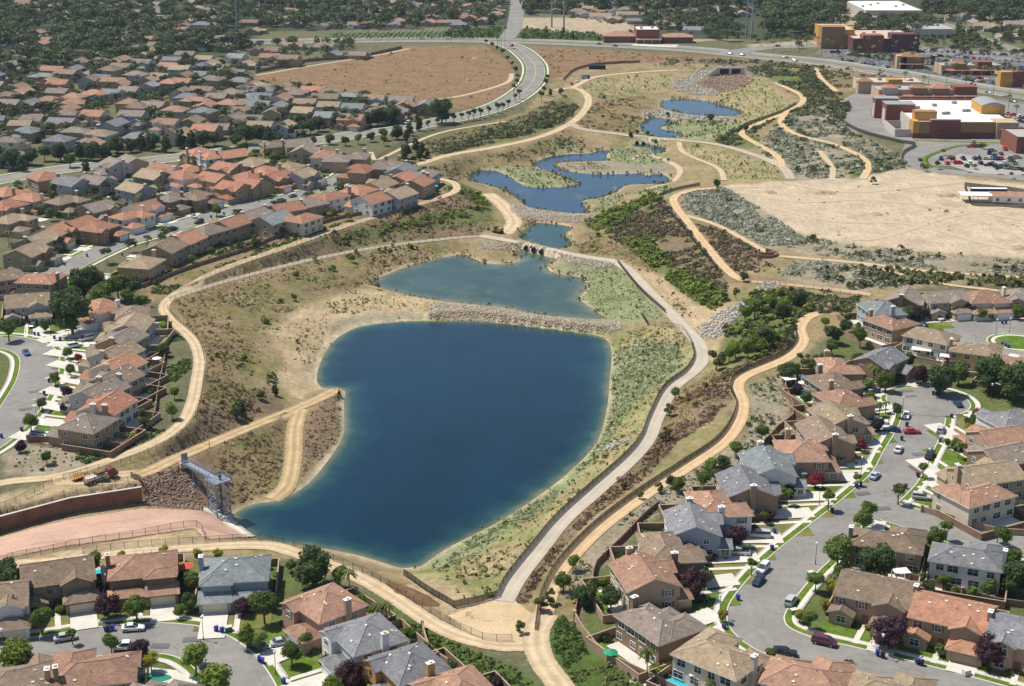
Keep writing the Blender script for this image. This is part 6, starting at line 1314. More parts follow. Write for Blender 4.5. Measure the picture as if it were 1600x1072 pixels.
def wood(poly, n_, hlo, hhi, kinds, pad=7, cluster=None):
    if max(q[1] for q in poly) < 70: n_ = int(n_ * 1.3); pad *= .9
    P = np.array([at(max(-400, min(2000, p_[0])), p_[1], 0)[:2] for p_ in poly]); lo, hi_ = P.min(0), P.max(0); k = t = 0
    while k < n_ and t < n_ * 60:
        t += 1; x = RT.uniform(lo[0], hi_[0]); y = RT.uniform(lo[1], hi_[1]); px, py = proj(x, y, 0)
        if not pip(np.array([px]), np.array([py]), poly)[0] or not free(x, y, pad): continue
        if not off_paths(np.array([x]), np.array([y]), 3.0)[0]: continue
        RND.append((x, y, RT.uniform(hlo, hhi), RT.choice(kinds))); TAKEN.append((x, y)); k += 1
DK = ['dark', 'dark', 'dark', 'tall', 'green', 'olive']
wood([(70,105),(70,60),(130,45),(185,50),(200,100),(150,108)], 46, 12, 17, ['dark', 'dark', 'olive', 'dark', 'tall'], 6); wood([(-20,110),(-20,20),(40,20),(75,70),(60,115)], 50, 10, 15, DK, 6.5)
wood([(200,98),(200,50),(300,55),(395,60),(395,80),(300,95)], 80, 7, 13, DK, 6.5); wood([(-60,48),(-60,-12),(400,-12),(400,48)], 200, 9, 15, DK, 7.2); wood([(400,48),(400,-12),(800,-12),(795,44)], 190, 9, 14, DK, 7.2)
wood([(810,24),(810,-12),(1200,-12),(1200,20)], 150, 11, 17, DK, 7); wood([(1010,48),(1000,28),(1150,20),(1140,50)], 50, 7, 11, DK, 6.5); wood([(1095,66),(1100,48),(1160,48),(1155,66)], 12, 8, 11, ['dark'], 6)
wood([(1200,58),(1200,-12),(1345,-12),(1300,40),(1290,55)], 150, 11, 18, ['dark', 'dark', 'olive', 'dark'], 7); wood([(1335,60),(1340,35),(1440,35),(1475,45),(1420,62)], 50, 8, 12, ['dark', 'dark', 'green'], 7); wood([(1440,32),(1440,-12),(1640,-12),(1640,40),(1530,40)], 120, 10, 16, DK, 7); wood([(1490,75),(1490,50),(1640,60),(1640,75)], 36, 7, 10, DK, 7)
wood([(-20,230),(-20,95),(200,90),(385,103),(385,130),(440,142),(560,154),(690,175),(690,190),(600,185),(380,215)], 330, 5, 9, ['dark', 'green', 'dark', 'darkstreet'], 5.4); wood([(400,105),(405,60),(560,70),(560,88),(440,108)], 26, 6, 9, DK, 7)
wood([(-40,400),(-40,290),(200,275),(400,240),(690,270),(680,300),(420,350),(250,410),(120,420)], 130, 3.5, 7, ['green', 'dark', 'bright', 'street'], 5.2); wood([(1300,45),(1310,20),(1400,22),(1440,40)], 8, 7, 10, DK, 8)
wood([(1310,92),(1300,84),(1600,110),(1600,130),(1500,112)], 36, 4, 6.5, ['green', 'street', 'dark'], 7); wood([(1160,76),(1180,64),(1290,60),(1330,72),(1430,66),(1640,72),(1640,95),(1430,84),(1290,80)], 60, 5, 9, ['dark', 'green', 'street'], 7); wood([(1430,268),(1440,245),(1520,228),(1600,235),(1600,285)], 16, 3.2, 4.5, ['darkstreet', 'plum'], 9); wood([(690,62),(700,46),(1000,55),(1050,72),(960,66)], 24, 4, 7, DK, 6)
RND.sort(key=lambda t: t[2] / t[1], reverse=True)
NT = sum(1 for o, _ in THINGS if o['category'] == 'tree'); LIM = max(0, 296 - NT)
for x, y, h, kd in RND[:LIM]:
    px, py = proj(x, y, 0); w_, d = near_what(x, y)
    tree(kd, x, y, h, 0.0, f'in the dark grove at upper left' if px < 205 and py < 110 else f'beside a {w_}' if d < 20 else 'in the far woodland')
fv, fr = [], []
for x, y, h, kd in RND[LIM:]:
    rng = np.random.default_rng(abs(int(x * 7 + y)) + 1); L = KIND[kd][0][2]; v = leaf_cloud(rng, L, 170, .08); v = v * h * np.array([1.25, 1.25, 1.0]); a_ = rng.uniform(0, 6.28); ca, sa = math.cos(a_), math.sin(a_)
    v = np.stack([v[:, 0] * ca - v[:, 1] * sa + x, v[:, 0] * sa + v[:, 1] * ca + y, v[:, 2]], -1); fv.append(v); fr.append(np.full(len(v), rng.uniform(0, 1)))
if fv:
    v = np.concatenate(fv); PL['far'] = leaf_mat('far_tree_leaves', (.055,.085,.032), (.115,.14,.055), .35, True)
    stuff(link('distant_trees_foliage', npmesh('distant_foliage', v, np.arange(len(v)).reshape(-1, 4), PL['far'], {'rnd': np.concatenate(fr)})), 'mass of far off trees across the old neighbourhoods', 'woodland')
# bushes in the gardens
BK = {}
for k_, mk in (('green', 'green'), ('bright', 'bright'), ('dark', 'dark'), ('plum', 'plum'), ('yellow', 'yellow'), ('olive', 'olive')):
    rng = np.random.default_rng(hash(len(BK)) + 400); L = [((.28 * math.cos(i * 2.4) * (i % 3) / 2, .28 * math.sin(i * 2.4) * (i % 3) / 2, .42 + rng.uniform(-.1, .16)), rng.uniform(.26, .4)) for i in range(6)]
    BK[k_] = crown_mesh('bush', rng, L, 420, .085, LM[mk])
BW_ = {'green': 'rounded green bush', 'bright': 'bright green bush', 'dark': 'dark green bush', 'plum': 'purple-leaved bush', 'yellow': 'yellow-green bush', 'olive': 'grey-green bush'}
nb_ = 0
for hx, hy, ang, W, D, lod, g, nm in HINFO:
    if lod > 1: continue
    for k in range(4 if lod == 0 else 2):
        side = RT.choice(['back', 'back', 'left', 'right', 'front']); gx = (g[0] + g[1]) / 2
        lx, ly = {'back': (RT.uniform(-W/2, W/2), D/2 + RT.uniform(3.4, 5.2)), 'left': (-W/2 - 1.0, RT.uniform(-D/2, D/2 + 4)), 'right': (W/2 + 1.0, RT.uniform(-D/2, D/2 + 4)), 'front': (RT.uniform(-W/2, W/2), -D/2 - RT.uniform(1.5, 3))}[side]
        if side == 'front' and abs(lx - gx) < 3.8: lx = gx - 4.6 if gx > 0 else gx + 4.6
        x = hx + lx * math.cos(ang) - ly * math.sin(ang); y = hy + lx * math.sin(ang) + ly * math.cos(ang)
        if nb_ >= 298 or not off_paths(np.array([x]), np.array([y]), 2.0)[0] or any(math.hypot(x - q[0], y - q[1]) < q[2] * .9 for q in HOUSEPOS if q[0] != hx): continue
        kd = RT.choice(['green', 'green', 'bright', 'dark', 'plum', 'yellow', 'olive', 'dark']); s_ = RT.uniform(1.6, 3.2); o = link('garden_bush', BK[kd], None, (x, y, 0), RT.uniform(0, 6.28)); o.scale = (s_, s_, s_ * RT.uniform(.8, 1.2))
        tag(o, f'{BW_[kd]} {"behind" if side == "back" else "in front of" if side == "front" else "beside"} a {nm}-roofed house', 'bush'); nb_ += 1
print('trees', NT, len(RND))

# ------------------------------------------------------------------ fences and site walls
def fence(pts, h, gap, label, matk='chain', lift_px=0, rail=True, z=None):
    ln = smooth([tuple(hit(*p_)) for p_ in pts], .8); L = np.r_[0, np.cumsum(np.hypot(*np.diff(ln[:, :2], axis=0).T))]; n_ = max(1, int(L[-1] / gap)); s_ = np.linspace(0, L[-1], n_ + 1)
    xs, ys = np.interp(s_, L, ln[:, 0]), np.interp(s_, L, ln[:, 1]); zs = Hs(xs, ys); o = (xs[0], ys[0], float(zs[0]))
    t = thing('chain_link_fence', label, 'fence', o); pm = simple_mesh('fence_post_%g' % h, lambda b_: b_.tube((0, 0, -.3), (0, 0, h + .05), .06, .06, 6), M['dark_metal'])
    for x, y, zz in zip(xs, ys, zs): link('post', pm, t, (x - o[0], y - o[1], zz - o[2]))
    x2, y2 = ln[:, 0], ln[:, 1]; z2 = Hs(x2, y2); k = len(x2)
    V = np.concatenate([np.stack([x2, y2, z2 + .05], -1), np.stack([x2, y2, z2 + h], -1)]) - np.array(o); i = np.arange(k - 1); Q = np.stack([i, i + 1, i + 1 + k, i + k], -1)
    link('wire_mesh', npmesh('wire_mesh', V, Q, M[matk]), t)
    b_ = MB()
    for a in range(n_): b_.tube((xs[a] - o[0], ys[a] - o[1], zs[a] - o[2] + h), (xs[a + 1] - o[0], ys[a + 1] - o[1], zs[a + 1] - o[2] + h), .035, .035, 4)
    b_.obj('top_rail', M['dark_metal'], t)
for pts, h, g_, lb, mk in [
 ([(100,750),(130,742),(185,728),(250,701),(292,672),(310,640),(318,600),(320,565),(308,530),(275,500),(262,484)], 1.7, 3, 'dark chain-link fence along the left bank trail', 'chain'),
 ([(300,449),(350,424),(450,390),(550,354),(640,328),(690,312)], 1.7, 3, 'dark chain-link fence along the high trail above the pond', 'chain'),
 ([(266,471),(320,453),(400,430),(500,406),(600,388),(700,375),(748,371)], 1.7, 3, 'dark chain-link fence along the lower bank trail', 'chain'),
 ([(0,882),(60,868),(130,853),(220,839),(303,824),(321,842)], 1.9, 3, 'brown chain-link fence along the near edge of the spillway', 'chain'),
 ([(-20,810),(0,804),(60,789),(110,776),(165,768),(221,759)], 1.7, 3, 'brown chain-link fence on top of the spillway wall', 'chain'),
 ([(205,747),(222,760)], 1.7, 2.5, 'short dark fence by the rock bank', 'screen'),
 ([(130,866),(200,857),(300,850),(400,845),(450,852),(540,885),(600,913),(680,964),(735,992),(762,1002),(800,1003)], 1.7, 3, 'dark chain-link fence between the near trail and the lake', 'chain'),
 ([(631,900),(660,920),(709,950)], 1.7, 2.6, 'dark fence at the corner of the lake bank', 'screen'), ([(709,950),(745,943),(776,934)], 1.7, 2.6, 'dark fence closing the lake bank by the dirt lot', 'screen'),
 ([(777,933),(793,903),(832,855),(868,812),(918,766),(975,716),(1001,685),(1015,650),(1038,607),(1072,580),(1084,558),(1080,535)], 1.6, 3, 'dark mesh fence along the paved lake trail', 'screen'),
 ([(836,985),(843,940),(858,905),(878,875),(925,826),(990,776),(1060,730),(1118,691),(1143,658),(1150,630),(1141,605),(1155,585),(1220,556),(1244,533),(1240,512)], 1.6, 3, 'dark mesh fence along the outer tan trail', 'screen'),
 ([(965,410),(978,427),(1003,456),(1040,490)], 1.6, 2.6, 'dark mesh fence where the paved trail drops to the pond', 'screen'), ([(1003,494),(1012,508)], 1.6, 2.5, 'short dark fence above the rock weir', 'screen'), ([(1012,508),(1040,511),(1066,516),(1080,535)], 1.6, 3, 'dark fence round the trail landing', 'chain'),
 ([(1094,290),(1060,297),(1030,308),(1032,322),(1060,348),(1092,388),(1122,424)], 1.6, 3, 'dark mesh fence along the hill trail', 'screen'),
 ([(1156,440),(1200,446),(1270,453),(1355,466)], 1.5, 3.5, 'low dark fence along the trail to the cul-de-sac', 'chain'),
 ([(-10,800),(20,789),(50,774),(82,757)], 1.7, 3, 'dark chain-link fence beside the dirt entrance', 'chain'),
 ([(880,126),(895,112),(920,104),(960,100),(1000,98)], 1.8, 4, 'dark screen fence above the upper basin', 'screen'), ([(588,252),(600,241),(650,217),(700,200),(790,184)], 1.6, 4, 'low fence along the trail below the avenue', 'chain'),
 ([(1152,208),(1165,196),(1220,176),(1244,163)], 1.6, 4, 'dark mesh fence beside the eastern basin trail', 'screen'), ([(1298,162),(1305,182),(1340,205),(1400,222),(1430,228),(1412,240),(1408,252)], 1.9, 4, 'dark screen hedge fence round the store car park', 'screen')]:
    fence(pts, h, g_, lb, mk)
# spillway wall, slabs and edge
ln = smooth([tuple(at(*p_)) for p_ in [(-70,825,-.2),(0,807,-.2),(110,778,-.2)]] , 30); pts = [at(*p_) for p_ in [(-70,825,-.2),(0,807,-.2),(110,778,-.2),(221,761,-.2)]]
t = thing('retaining_wall', 'rust-brown stained retaining wall above the pink spillway', 'retaining wall', tuple(pts[1])); o_ = pts[1]
for a, b_ in zip(pts[:-1], pts[1:]):
    d = (b_ - a); n_ = max(1, int(d.length / 6)); u = d.normalized(); nn = Vector((-u.y, u.x, 0)) * .22
    for k in range(n_):
        p0, p1 = a + d * (k / n_) + u * .015, a + d * ((k + 1) / n_) - u * .015; q_ = MB(); V = []
        for zz in (-5.2, .0):
            V += [p0 - nn + Vector((0, 0, zz)) - o_, p1 - nn + Vector((0, 0, zz)) - o_, p1 + nn + Vector((0, 0, zz)) - o_, p0 + nn + Vector((0, 0, zz)) - o_]
        q_.add(V, [(0,1,5,4),(1,2,6,5),(2,3,7,6),(3,0,4,7),(4,5,6,7)]); q_.obj('wall_panel', M['rust_wall'], t)
    q_ = MB(); V = []
    for zz in (.004, .12): V += [a - nn * 1.4 + Vector((0, 0, zz)) - o_, b_ - nn * 1.4 + Vector((0, 0, zz)) - o_, b_ + nn * 1.4 + Vector((0, 0, zz)) - o_, a + nn * 1.4 + Vector((0, 0, zz)) - o_]
    q_.add(V, [(0,1,5,4),(1,2,6,5),(2,3,7,6),(3,0,4,7),(4,5,6,7)]); q_.obj('coping', M['curb'], t)
SPX = [(-70,868),(0,840),(105,813),(222,795),(312,798),(345,808),(391,839),(330,843),(318,840),(303,826),(200,841),(100,854),(0,875),(-70,895)]
sp = patch('spillway', SPX, M['pink'], .12, .5); sp['label'] = 'pink concrete spillway apron sloping to the lake'
# a fine draped underlay follows the slope
b_ = MB(); U0 = hit(0, 857); U1 = hit(330, 825); ux = (U1 - U0); ux.z = 0; ux.normalize(); uy = Vector((-ux.y, ux.x, 0))
for i in range(-8, 22):
    for j in range(-9, 9):
        c = U0 + ux * (i * 4.6) + uy * (j * 4.6); cn = [c + ux * a * 2.26 + uy * e * 2.26 for a, e in ((-1, -1), (1, -1), (1, 1), (-1, 1))]
        zz = [float(Hs(q_.x, q_.y)) for q_ in cn]; pp = [proj(q_.x, q_.y, zc) for q_, zc in zip(cn, zz)]
        if all(pip(np.array([q_[0]]), np.array([q_[1]]), SPX)[0] for q_ in pp):
            g_ = 4; s_ = MB(); G = [[None] * (g_ + 1) for _ in range(g_ + 1)]; V = []
            for a in range(g_ + 1):
                for e in range(g_ + 1):
                    q_ = c + ux * (2.26 * (2 * a / g_ - 1)) + uy * (2.26 * (2 * e / g_ - 1)); G[a][e] = len(V); V.append((q_.x, q_.y, float(Hs(q_.x, q_.y)) + .17))
            s_.add(V, [(G[a][e], G[a + 1][e], G[a + 1][e + 1], G[a][e + 1]) for a in range(g_) for e in range(g_)]); s_.obj('slab', M['pink'], sp)
ribbon('spillway_edge', smooth([tuple(hit(*p_)) for p_ in [(318,797),(345,808),(372,824),(394,840)]], 1.5), -1.3, 1.3, M['concrete'], .3, None, .3)
ring = at(1196, 398, -.9)
t = thing('lookout_wall', 'round brown lookout wall beside the hill trail', 'low wall', (ring.x, ring.y, float(Hs(ring.x, ring.y)) - .4)); rw = MB()
for k in range(24):
    a = math.pi * 1.75 * k / 24 + 2.2; e = a + math.pi * 1.75 / 24 * .97
    for (ra, rb, z0, z1) in ((4.6, 5.0, 0, 1.5), (3.0, 3.35, .6, 2.1)):
        q_ = MB(); V = [(r * math.cos(x), r * math.sin(x), z) for z in (z0, z1) for r, x in ((ra, a), (rb, a), (rb, e), (ra, e))]; q_.add(V, [(0,1,5,4),(1,2,6,5),(2,3,7,6),(3,0,4,7),(4,5,6,7)]); q_.obj('block', M['block_brown'], t)
# mounds of soil
M['mound'] = ground_mat('dark_soil', (.13,.075,.04), (.19,.11,.06), .8, 4); M['spoil'] = ground_mat('pale_spoil', (.27,.20,.125), (.38,.29,.19), .6, 3)
def mound(px, py, a, e, wid, hgt, mk, lab):
    mp = hit(px, py); d = hit(*e) - hit(*a); L_ = Vector((d.x, d.y)).length; a_ = math.atan2(d.y, d.x); nx_, ny_ = 40, 16; gx_, gy_ = np.meshgrid(np.linspace(-1, 1, nx_), np.linspace(-1, 1, ny_))
    x = mp.x + gx_ * L_ * .55 * math.cos(a_) - gy_ * wid * math.sin(a_); y = mp.y + gx_ * L_ * .55 * math.sin(a_) + gy_ * wid * math.cos(a_); rr = np.clip(1 - gx_ ** 2 - gy_ ** 2 + .5 * vnoise(x * .9, y * .9, 8), 0, 1)
    z = Hs(x, y) + rr * hgt * (.9 + .6 * vnoise(x * 1.3, y * 1.3, 5)) + np.where(rr > 0, .08, -.15); ix_ = np.arange(nx_ * ny_).reshape(ny_, nx_)
    tag(link('soil_mound', npmesh('soil_mound', np.stack([x, y, z], -1).reshape(-1, 3), np.stack([ix_[:-1, :-1], ix_[:-1, 1:], ix_[1:, 1:], ix_[1:, :-1]], -1).reshape(-1, 4), M[mk])), lab, 'soil mound', None, tuple(mp))
mound(644, 929, (606, 909), (682, 947), 2.4, .8, 'mound', 'long low mound of dark brown soil on the near lake bank')
for px, py, r, lab in ((1288,302,16,'rubble heap at the near-left of the dirt lot'),(1480,306,16,'spoil heap beside the fenced site yard'),(1204,301,9,'small heap at the western end of the dirt lot'),(1592,388,14,'brown heap at the right edge of the dirt lot'),(1370,335,8,'small heap in the middle of the dirt lot'),(742,91,5,'pale debris heap in the brown field')): mound(px, py, (px - r, py), (px + r, py), 3.5, .9, 'spoil', lab)
# ------------------------------------------------------------------ vehicles
def loft(st, mi=0):
    """st: list of (x, half width, z low, z high); chamfered cross sections along x"""
    b_ = MB(); n_ = 8; V = []
    for x, hw, z0, z1 in st:
        c = min(.12, (z1 - z0) * .3); V += [(x, -hw + c, z0), (x, hw - c, z0), (x, hw, z0 + c), (x, hw, z1 - c), (x, hw - c, z1), (x, -hw + c, z1), (x, -hw, z1 - c), (x, -hw, z0 + c)]
    f = []
    for i in range(len(st) - 1):
        for k in range(n_): a, b2 = i * n_ + k, i * n_ + (k + 1) % n_; f.append((a, a + n_, b2 + n_, b2))
    f.append(tuple(range(n_))); e = (len(st) - 1) * n_; f.append(tuple(e + n_ - 1 - k for k in range(n_)))
    f = [tuple(reversed(q)) for q in f]
    return b_.add(V, f, mi)
CARS = {
 'sedan': dict(L=4.6, body=[(-2.3,.70,.38,.72),(-2.2,.86,.28,.92),(-1.3,.90,.25,.98),(.9,.90,.25,.92),(2.0,.86,.25,.78),(2.3,.72,.36,.66)], cab=[(-1.75,.70,.90,.96),(-1.15,.70,.9,1.38),(.15,.70,.9,1.42),(1.0,.68,.86,.93)], roof=[(-1.15,.64,1.34,1.44),(-.6,.66,1.36,1.48),(.05,.65,1.36,1.47)], wx=(-1.4, 1.4), r=.33),
 'suv': dict(L=4.8, body=[(-2.4,.80,.45,1.0),(-2.32,.92,.34,1.10),(-1.0,.95,.32,1.12),(1.0,.95,.32,1.08),(2.2,.90,.34,.98),(2.4,.78,.46,.86)], cab=[(-2.3,.76,1.05,1.12),(-2.05,.78,1.05,1.68),(.3,.78,1.05,1.72),(1.2,.74,1.0,1.1)], roof=[(-2.1,.70,1.66,1.76),(-1,.73,1.68,1.81),(.2,.71,1.68,1.79)], wx=(-1.45, 1.45), r=.38),
 'van': dict(L=5.1, body=[(-2.5,.84,.42,1.1),(-2.42,.95,.32,1.2),(1.4,.95,.30,1.15),(2.35,.90,.34,.95),(2.5,.78,.45,.82)], cab=[(-2.44,.80,1.12,1.2),(-2.3,.82,1.12,1.74),(.9,.82,1.12,1.76),(1.95,.76,1.0,1.08)], roof=[(-2.34,.74,1.72,1.82),(-1,.77,1.74,1.87),(.85,.75,1.72,1.83)], wx=(-1.55, 1.55), r=.34),
 'pickup': dict(L=5.5, body=[(-2.75,.84,.52,.98),(-2.68,.95,.42,1.08),(-.4,.96,.40,1.08),(1.4,.96,.40,1.12),(2.6,.92,.42,1.04),(2.75,.80,.54,.92)], cab=[(-.95,.76,1.05,1.12),(-.75,.78,1.05,1.72),(.75,.78,1.05,1.74),(1.5,.74,1.05,1.13)], roof=[(-.78,.70,1.7,1.79),(0,.73,1.72,1.83),(.72,.71,1.71,1.81)], wx=(-1.65, 1.75), r=.40)}
CAR_C = {'white': (.75,.75,.74), 'silver': (.42,.43,.45), 'black': (.018,.018,.02), 'navy': (.02,.035,.09), 'red': (.48,.02,.03), 'maroon': (.13,.02,.045), 'grey': (.14,.145,.15), 'pale blue': (.42,.50,.66), 'dark green': (.02,.06,.05), 'blue': (.04,.10,.28), 'beige': (.42,.36,.27)}
CM = {k: plain(k.replace(' ', '_') + '_car_paint', v, .22, .6, 0) for k, v in CAR_C.items()}
CMESH = {}
def car_meshes(t):
    if t not in CMESH:
        d = CARS[t]; b_ = loft(d['body']); rf = loft(d['roof']); body = MB(); body.add(b_.v, b_.f); body.add(rf.v, rf.f)
        for s_ in (-1, 1):   # roof pillars
            for x0, z0, x1, z1 in ((d['cab'][0][0], d['cab'][0][2], d['cab'][1][0], d['cab'][1][3]), (d['cab'][3][0], d['cab'][3][2], d['cab'][2][0], d['cab'][2][3]), (-.4, d['cab'][1][2], -.4, d['cab'][1][3])): body.bar((x0, s_ * (d['cab'][1][1] - .03), z0), (x1, s_ * (d['cab'][1][1] - .06), z1), .07)
        cab = loft(d['cab']); w_ = MB(); w_.tube((0, -.1, 0), (0, .1, 0), d['r'], None, 14); ri = MB(); ri.tube((0, -.12, 0), (0, .12, 0), d['r'] * .6, None, 10)
        hl = MB(); hl.box(-.06, .05, -.18, .18, -.07, .07); bed = MB()
        if t == 'pickup': bed.box(-2.6, -1.05, -.78, .78, 1.075, 1.1)
        one = MB(); one.add(body.v, body.f, 0); one.add(cab.v, cab.f, 1)
        for x in d['wx']:
            for s_ in (-1, 1): one.tube((x, s_ * .80, d['r']), (x, s_ * .97, d['r']), d['r'], None, 8, 2)
        CMESH[t] = dict(body=body.mesh('body', CM['white']), window=cab.mesh('window', M['glass']), wheel=w_.mesh('wheel', M['tyre']), rim=ri.mesh('rim', M['rim']), hl=hl.mesh('headlight', M['lamp_clear']), tl=hl.mesh('tail_light', M['lamp_red']), bed=bed.mesh('load_bed', M['dark_metal']) if bed.v else None, one=one.mesh('car', [CM['white'], M['glass'], M['tyre']]))
    return CMESH[t]
CNAME = {'sedan': 'sedan', 'suv': 'sport utility car', 'van': 'minivan', 'pickup': 'pickup truck'}
def car(t, colr, x, y, a, where, z=None, far=False):
    m_ = car_meshes(t); d = CARS[t]; z = float(Hs(x, y)) + .09 if z is None else z; lab = f'{colr} {CNAME[t]} {where}'; nm = 'parked_pickup' if t == 'pickup' else 'parked_van' if t == 'van' else 'parked_car'
    if far:
        o = link(nm, m_['one'], None, (x, y, z), a); recolor(o, CM[colr]); return tag(o, lab, 'car', 'cars in the shopping centre car parks')
    r = thing(nm, lab, 'car', (x, y, z), a, 'cars parked in the streets'); o = link('body', m_['body'], r); recolor(o, CM[colr]); link('window', m_['window'], r)
    for wx in d['wx']:
        for s_ in (-1, 1): w_ = link('wheel', m_['wheel'], r, (wx, s_ * .84, d['r'])); link('rim', m_['rim'], w_)
    bx = d['body']
    for s_ in (-1, 1): link('headlight', m_['hl'], r, (bx[-1][0] - .06, s_ * .56, (bx[-1][2] + bx[-1][3]) / 2 + .06)); link('tail_light', m_['tl'], r, (bx[0][0] + .05, s_ * .6, (bx[0][2] + bx[0][3]) / 2 + .16))
    if m_['bed']: link('load_bed', m_['bed'], r)
    return r
def road_angle(x, y):
    best = (1e9, 0)
    for ln in ROADW:
        d = np.hypot(ln[:, 0] - x, ln[:, 1] - y); i = int(d.argmin())
        if d[i] < best[0]: v = ln[min(i + 1, len(ln) - 1)] - ln[max(i - 1, 0)]; best = (d[i], math.atan2(v[1], v[0]))
    return best[1]
for px, py, t, c, da, wh in [
 (102,996,'sedan','silver',0,'at the kerb of the near bend'),(208,981,'sedan','white',0,'at the kerb before the rust-red house'),(197,1011,'pickup','white',0,'beside the plum tree on the near bend'),(324,1044,'sedan','black',10,'half hidden under street trees'),(440,1003,'sedan','silver',80,'on the driveway of the rust-red house'),(403,1008,'sedan','grey',20,'at the kerb near the blue bins'),(4,992,'suv','black',90,'at the edge of the near bend'),
 (1187,836,'van','silver',-60,'on the driveway beside the plum tree'),(1153,863,'pickup','silver',-65,'on the driveway of the brown house'),(1192,889,'suv','white',0,'at the kerb behind the navy car'),(1185,907,'sedan','navy',0,'at the kerb ahead of the white car'),(1089,936,'sedan','black',-70,'in the shade of the plum tree'),
 (1236,939,'suv','silver',0,'alone at the kerb of the inner bend'),(1288,1003,'van','maroon',0,'parked by the street corner'),(1226,1021,'suv','black',30,'behind the red-roofed house'),
 (1363,609,'suv','black',70,'on the driveway by the cul-de-sac'),(1401,639,'sedan','navy',0,'at the mouth of the cul-de-sac'),(1416,649,'sedan','white',0,'below the cul-de-sac bulb'),(1372,659,'pickup','white',-75,'on the driveway near the red car'),(1393,671,'sedan','navy',-70,'nosing out beside the red car'),(1425,674,'sedan','red',-65,'turning across the street'),(1470,672,'suv','silver',0,'at the far kerb opposite the red car'),(1497,631,'sedan','navy',20,'at the rim of the cul-de-sac'),(1404,702,'sedan','white',0,'at the lakeside kerb'),(1453,711,'pickup','black',0,'at the far kerb of the curving street'),(1367,743,'sedan','pale blue',0,'at the lakeside kerb below the white car'),(1440,777,'suv','silver',-70,'on a driveway across the street'),
 (1464,497,'pickup','white',-70,'on the driveway above the cul-de-sac'),(1440,507,'sedan','navy',-60,'beside the sand-brown house'),(41,551,'sedan','blue',0,'alone in the left street'),(55,682,'sedan','navy',-80,'on the last driveway of the left street'),(53,508,'suv','dark green',-80,'before the garage of the grey house'),(136,529,'van','white',-85,'on the driveway at the left street corner'),(117,540,'suv','white',-85,'beside the white van'),
 (180,362,'suv','navy',90,'at the mid street junction'),(257,362,'sedan','white',0,'at the kerb of the mid street'),(270,358,'suv','black',0,'at the kerb by the white car'),(311,347,'suv','black',0,'further along the mid street'),(303,338,'sedan','silver',60,'on a mid street driveway'),(187,282,'suv','black',0,'at the head of the side street'),(179,273,'sedan','silver',80,'in the bright side court'),(440,314,'suv','dark green',0,'at the kerb near the trail end'),(458,306,'sedan','grey',0,'at the kerb of the upper mid street'),(430,318,'suv','black',0,'on the upper mid street'),
 (902,128,'pickup','white',0,'at the upper basin gate'),(893,132,'sedan','red',20,'behind the white pickup at the gate'),(637,192,'van','white',10,'at the avenue corner house')]:
    p_ = at(px, py, .6); a = road_angle(p_.x, p_.y) + math.radians(da) + (math.pi if RT.random() < .5 else 0)
    if py < 140: p_ = hit(px, py)
    car(t, c, p_.x, p_.y, a, wh, .10 if py > 140 else None)
for px, py, c in [(1242,96,'dark green'),(1228,91,'navy'),(1327,109,'black'),(1377,111,'grey'),(936,70,'dark green'),(961,73,'black'),(1141,85,'grey'),(1160,87,'navy'),(1215,73,'black'),(1520,133,'navy'),(1544,146,'blue'),(1583,160,'black'),(800,72,'maroon'),(660,61,'silver'),(700,61,'white'),(1577,80,'white'),(52,19,'white')]:
    p_ = at(px, py, 0); ln_a = road_angle(p_.x, p_.y); o = car('sedan', c, p_.x, p_.y, ln_a, 'driving on the far boulevard', .24, True); o['group'] = 'cars driving on the far boulevard'
LOT = [(1470+i*9,248+(i%2)*7) for i in range(14)] + [(1545+i*9,258+i*1.2) for i in range(7)] + [(1535+i*8,168+i*2) for i in range(9)] + [(1545+i*8,178+i*2) for i in range(8)] + [(1590+i*8,205+i) for i in range(3)] + [(1590,215),(1597,222)] + [(1305,159),(1441,258),(1518,229),(1528,229),(1550,235),(1546,239),(1528,244),(1536,244),(1554,248),(1564,248),(1564,240),(1570,233),(1575,228),(1575,250),(1581,246),(1547,247),(1590,246),(1520,222)]
for i in range(13): LOT += [(1500 + i * 8, 119 + i * .9), (1503 + i * 8, 124 + i * .9)]
for i in range(19): LOT += [(1435 + i * 9, 78 + i * .5), (1440 + i * 9, 95 + i * .8)]
for i in range(18): LOT += [(1420 + i * 10, 85 + i * .6), (1428 + i * 10, 90 + i * .9), (1450 + i * 9, 100 + i * .5)]
for i in range(12): LOT += [(1302 + i * 7, 82 + i * .9), (1310 + i * 7, 92 + i * 1.2)]
for i in range(7): LOT += [(1555 + i * 7, 190 + i * 2), (1560 + i * 7, 197 + i * 2), (1478 + 8 * i, 146 + 1.2 * i)]
for k, (px, py) in enumerate(LOT):
    if RT.random() < .14 and k > 20: continue
    p_ = at(px + RT.uniform(-1, 1), py, .5); car(RT.choice(['sedan', 'suv', 'van', 'pickup', 'suv']), RT.choice(['white', 'silver', 'black', 'navy', 'maroon', 'grey', 'beige', 'white', 'red', 'blue']), p_.x, p_.y, math.radians(-2 + RT.choice([90, 70, 90, 0])), 'in the far store car park' if py < 215 else 'in the near corner car park', .06, True)

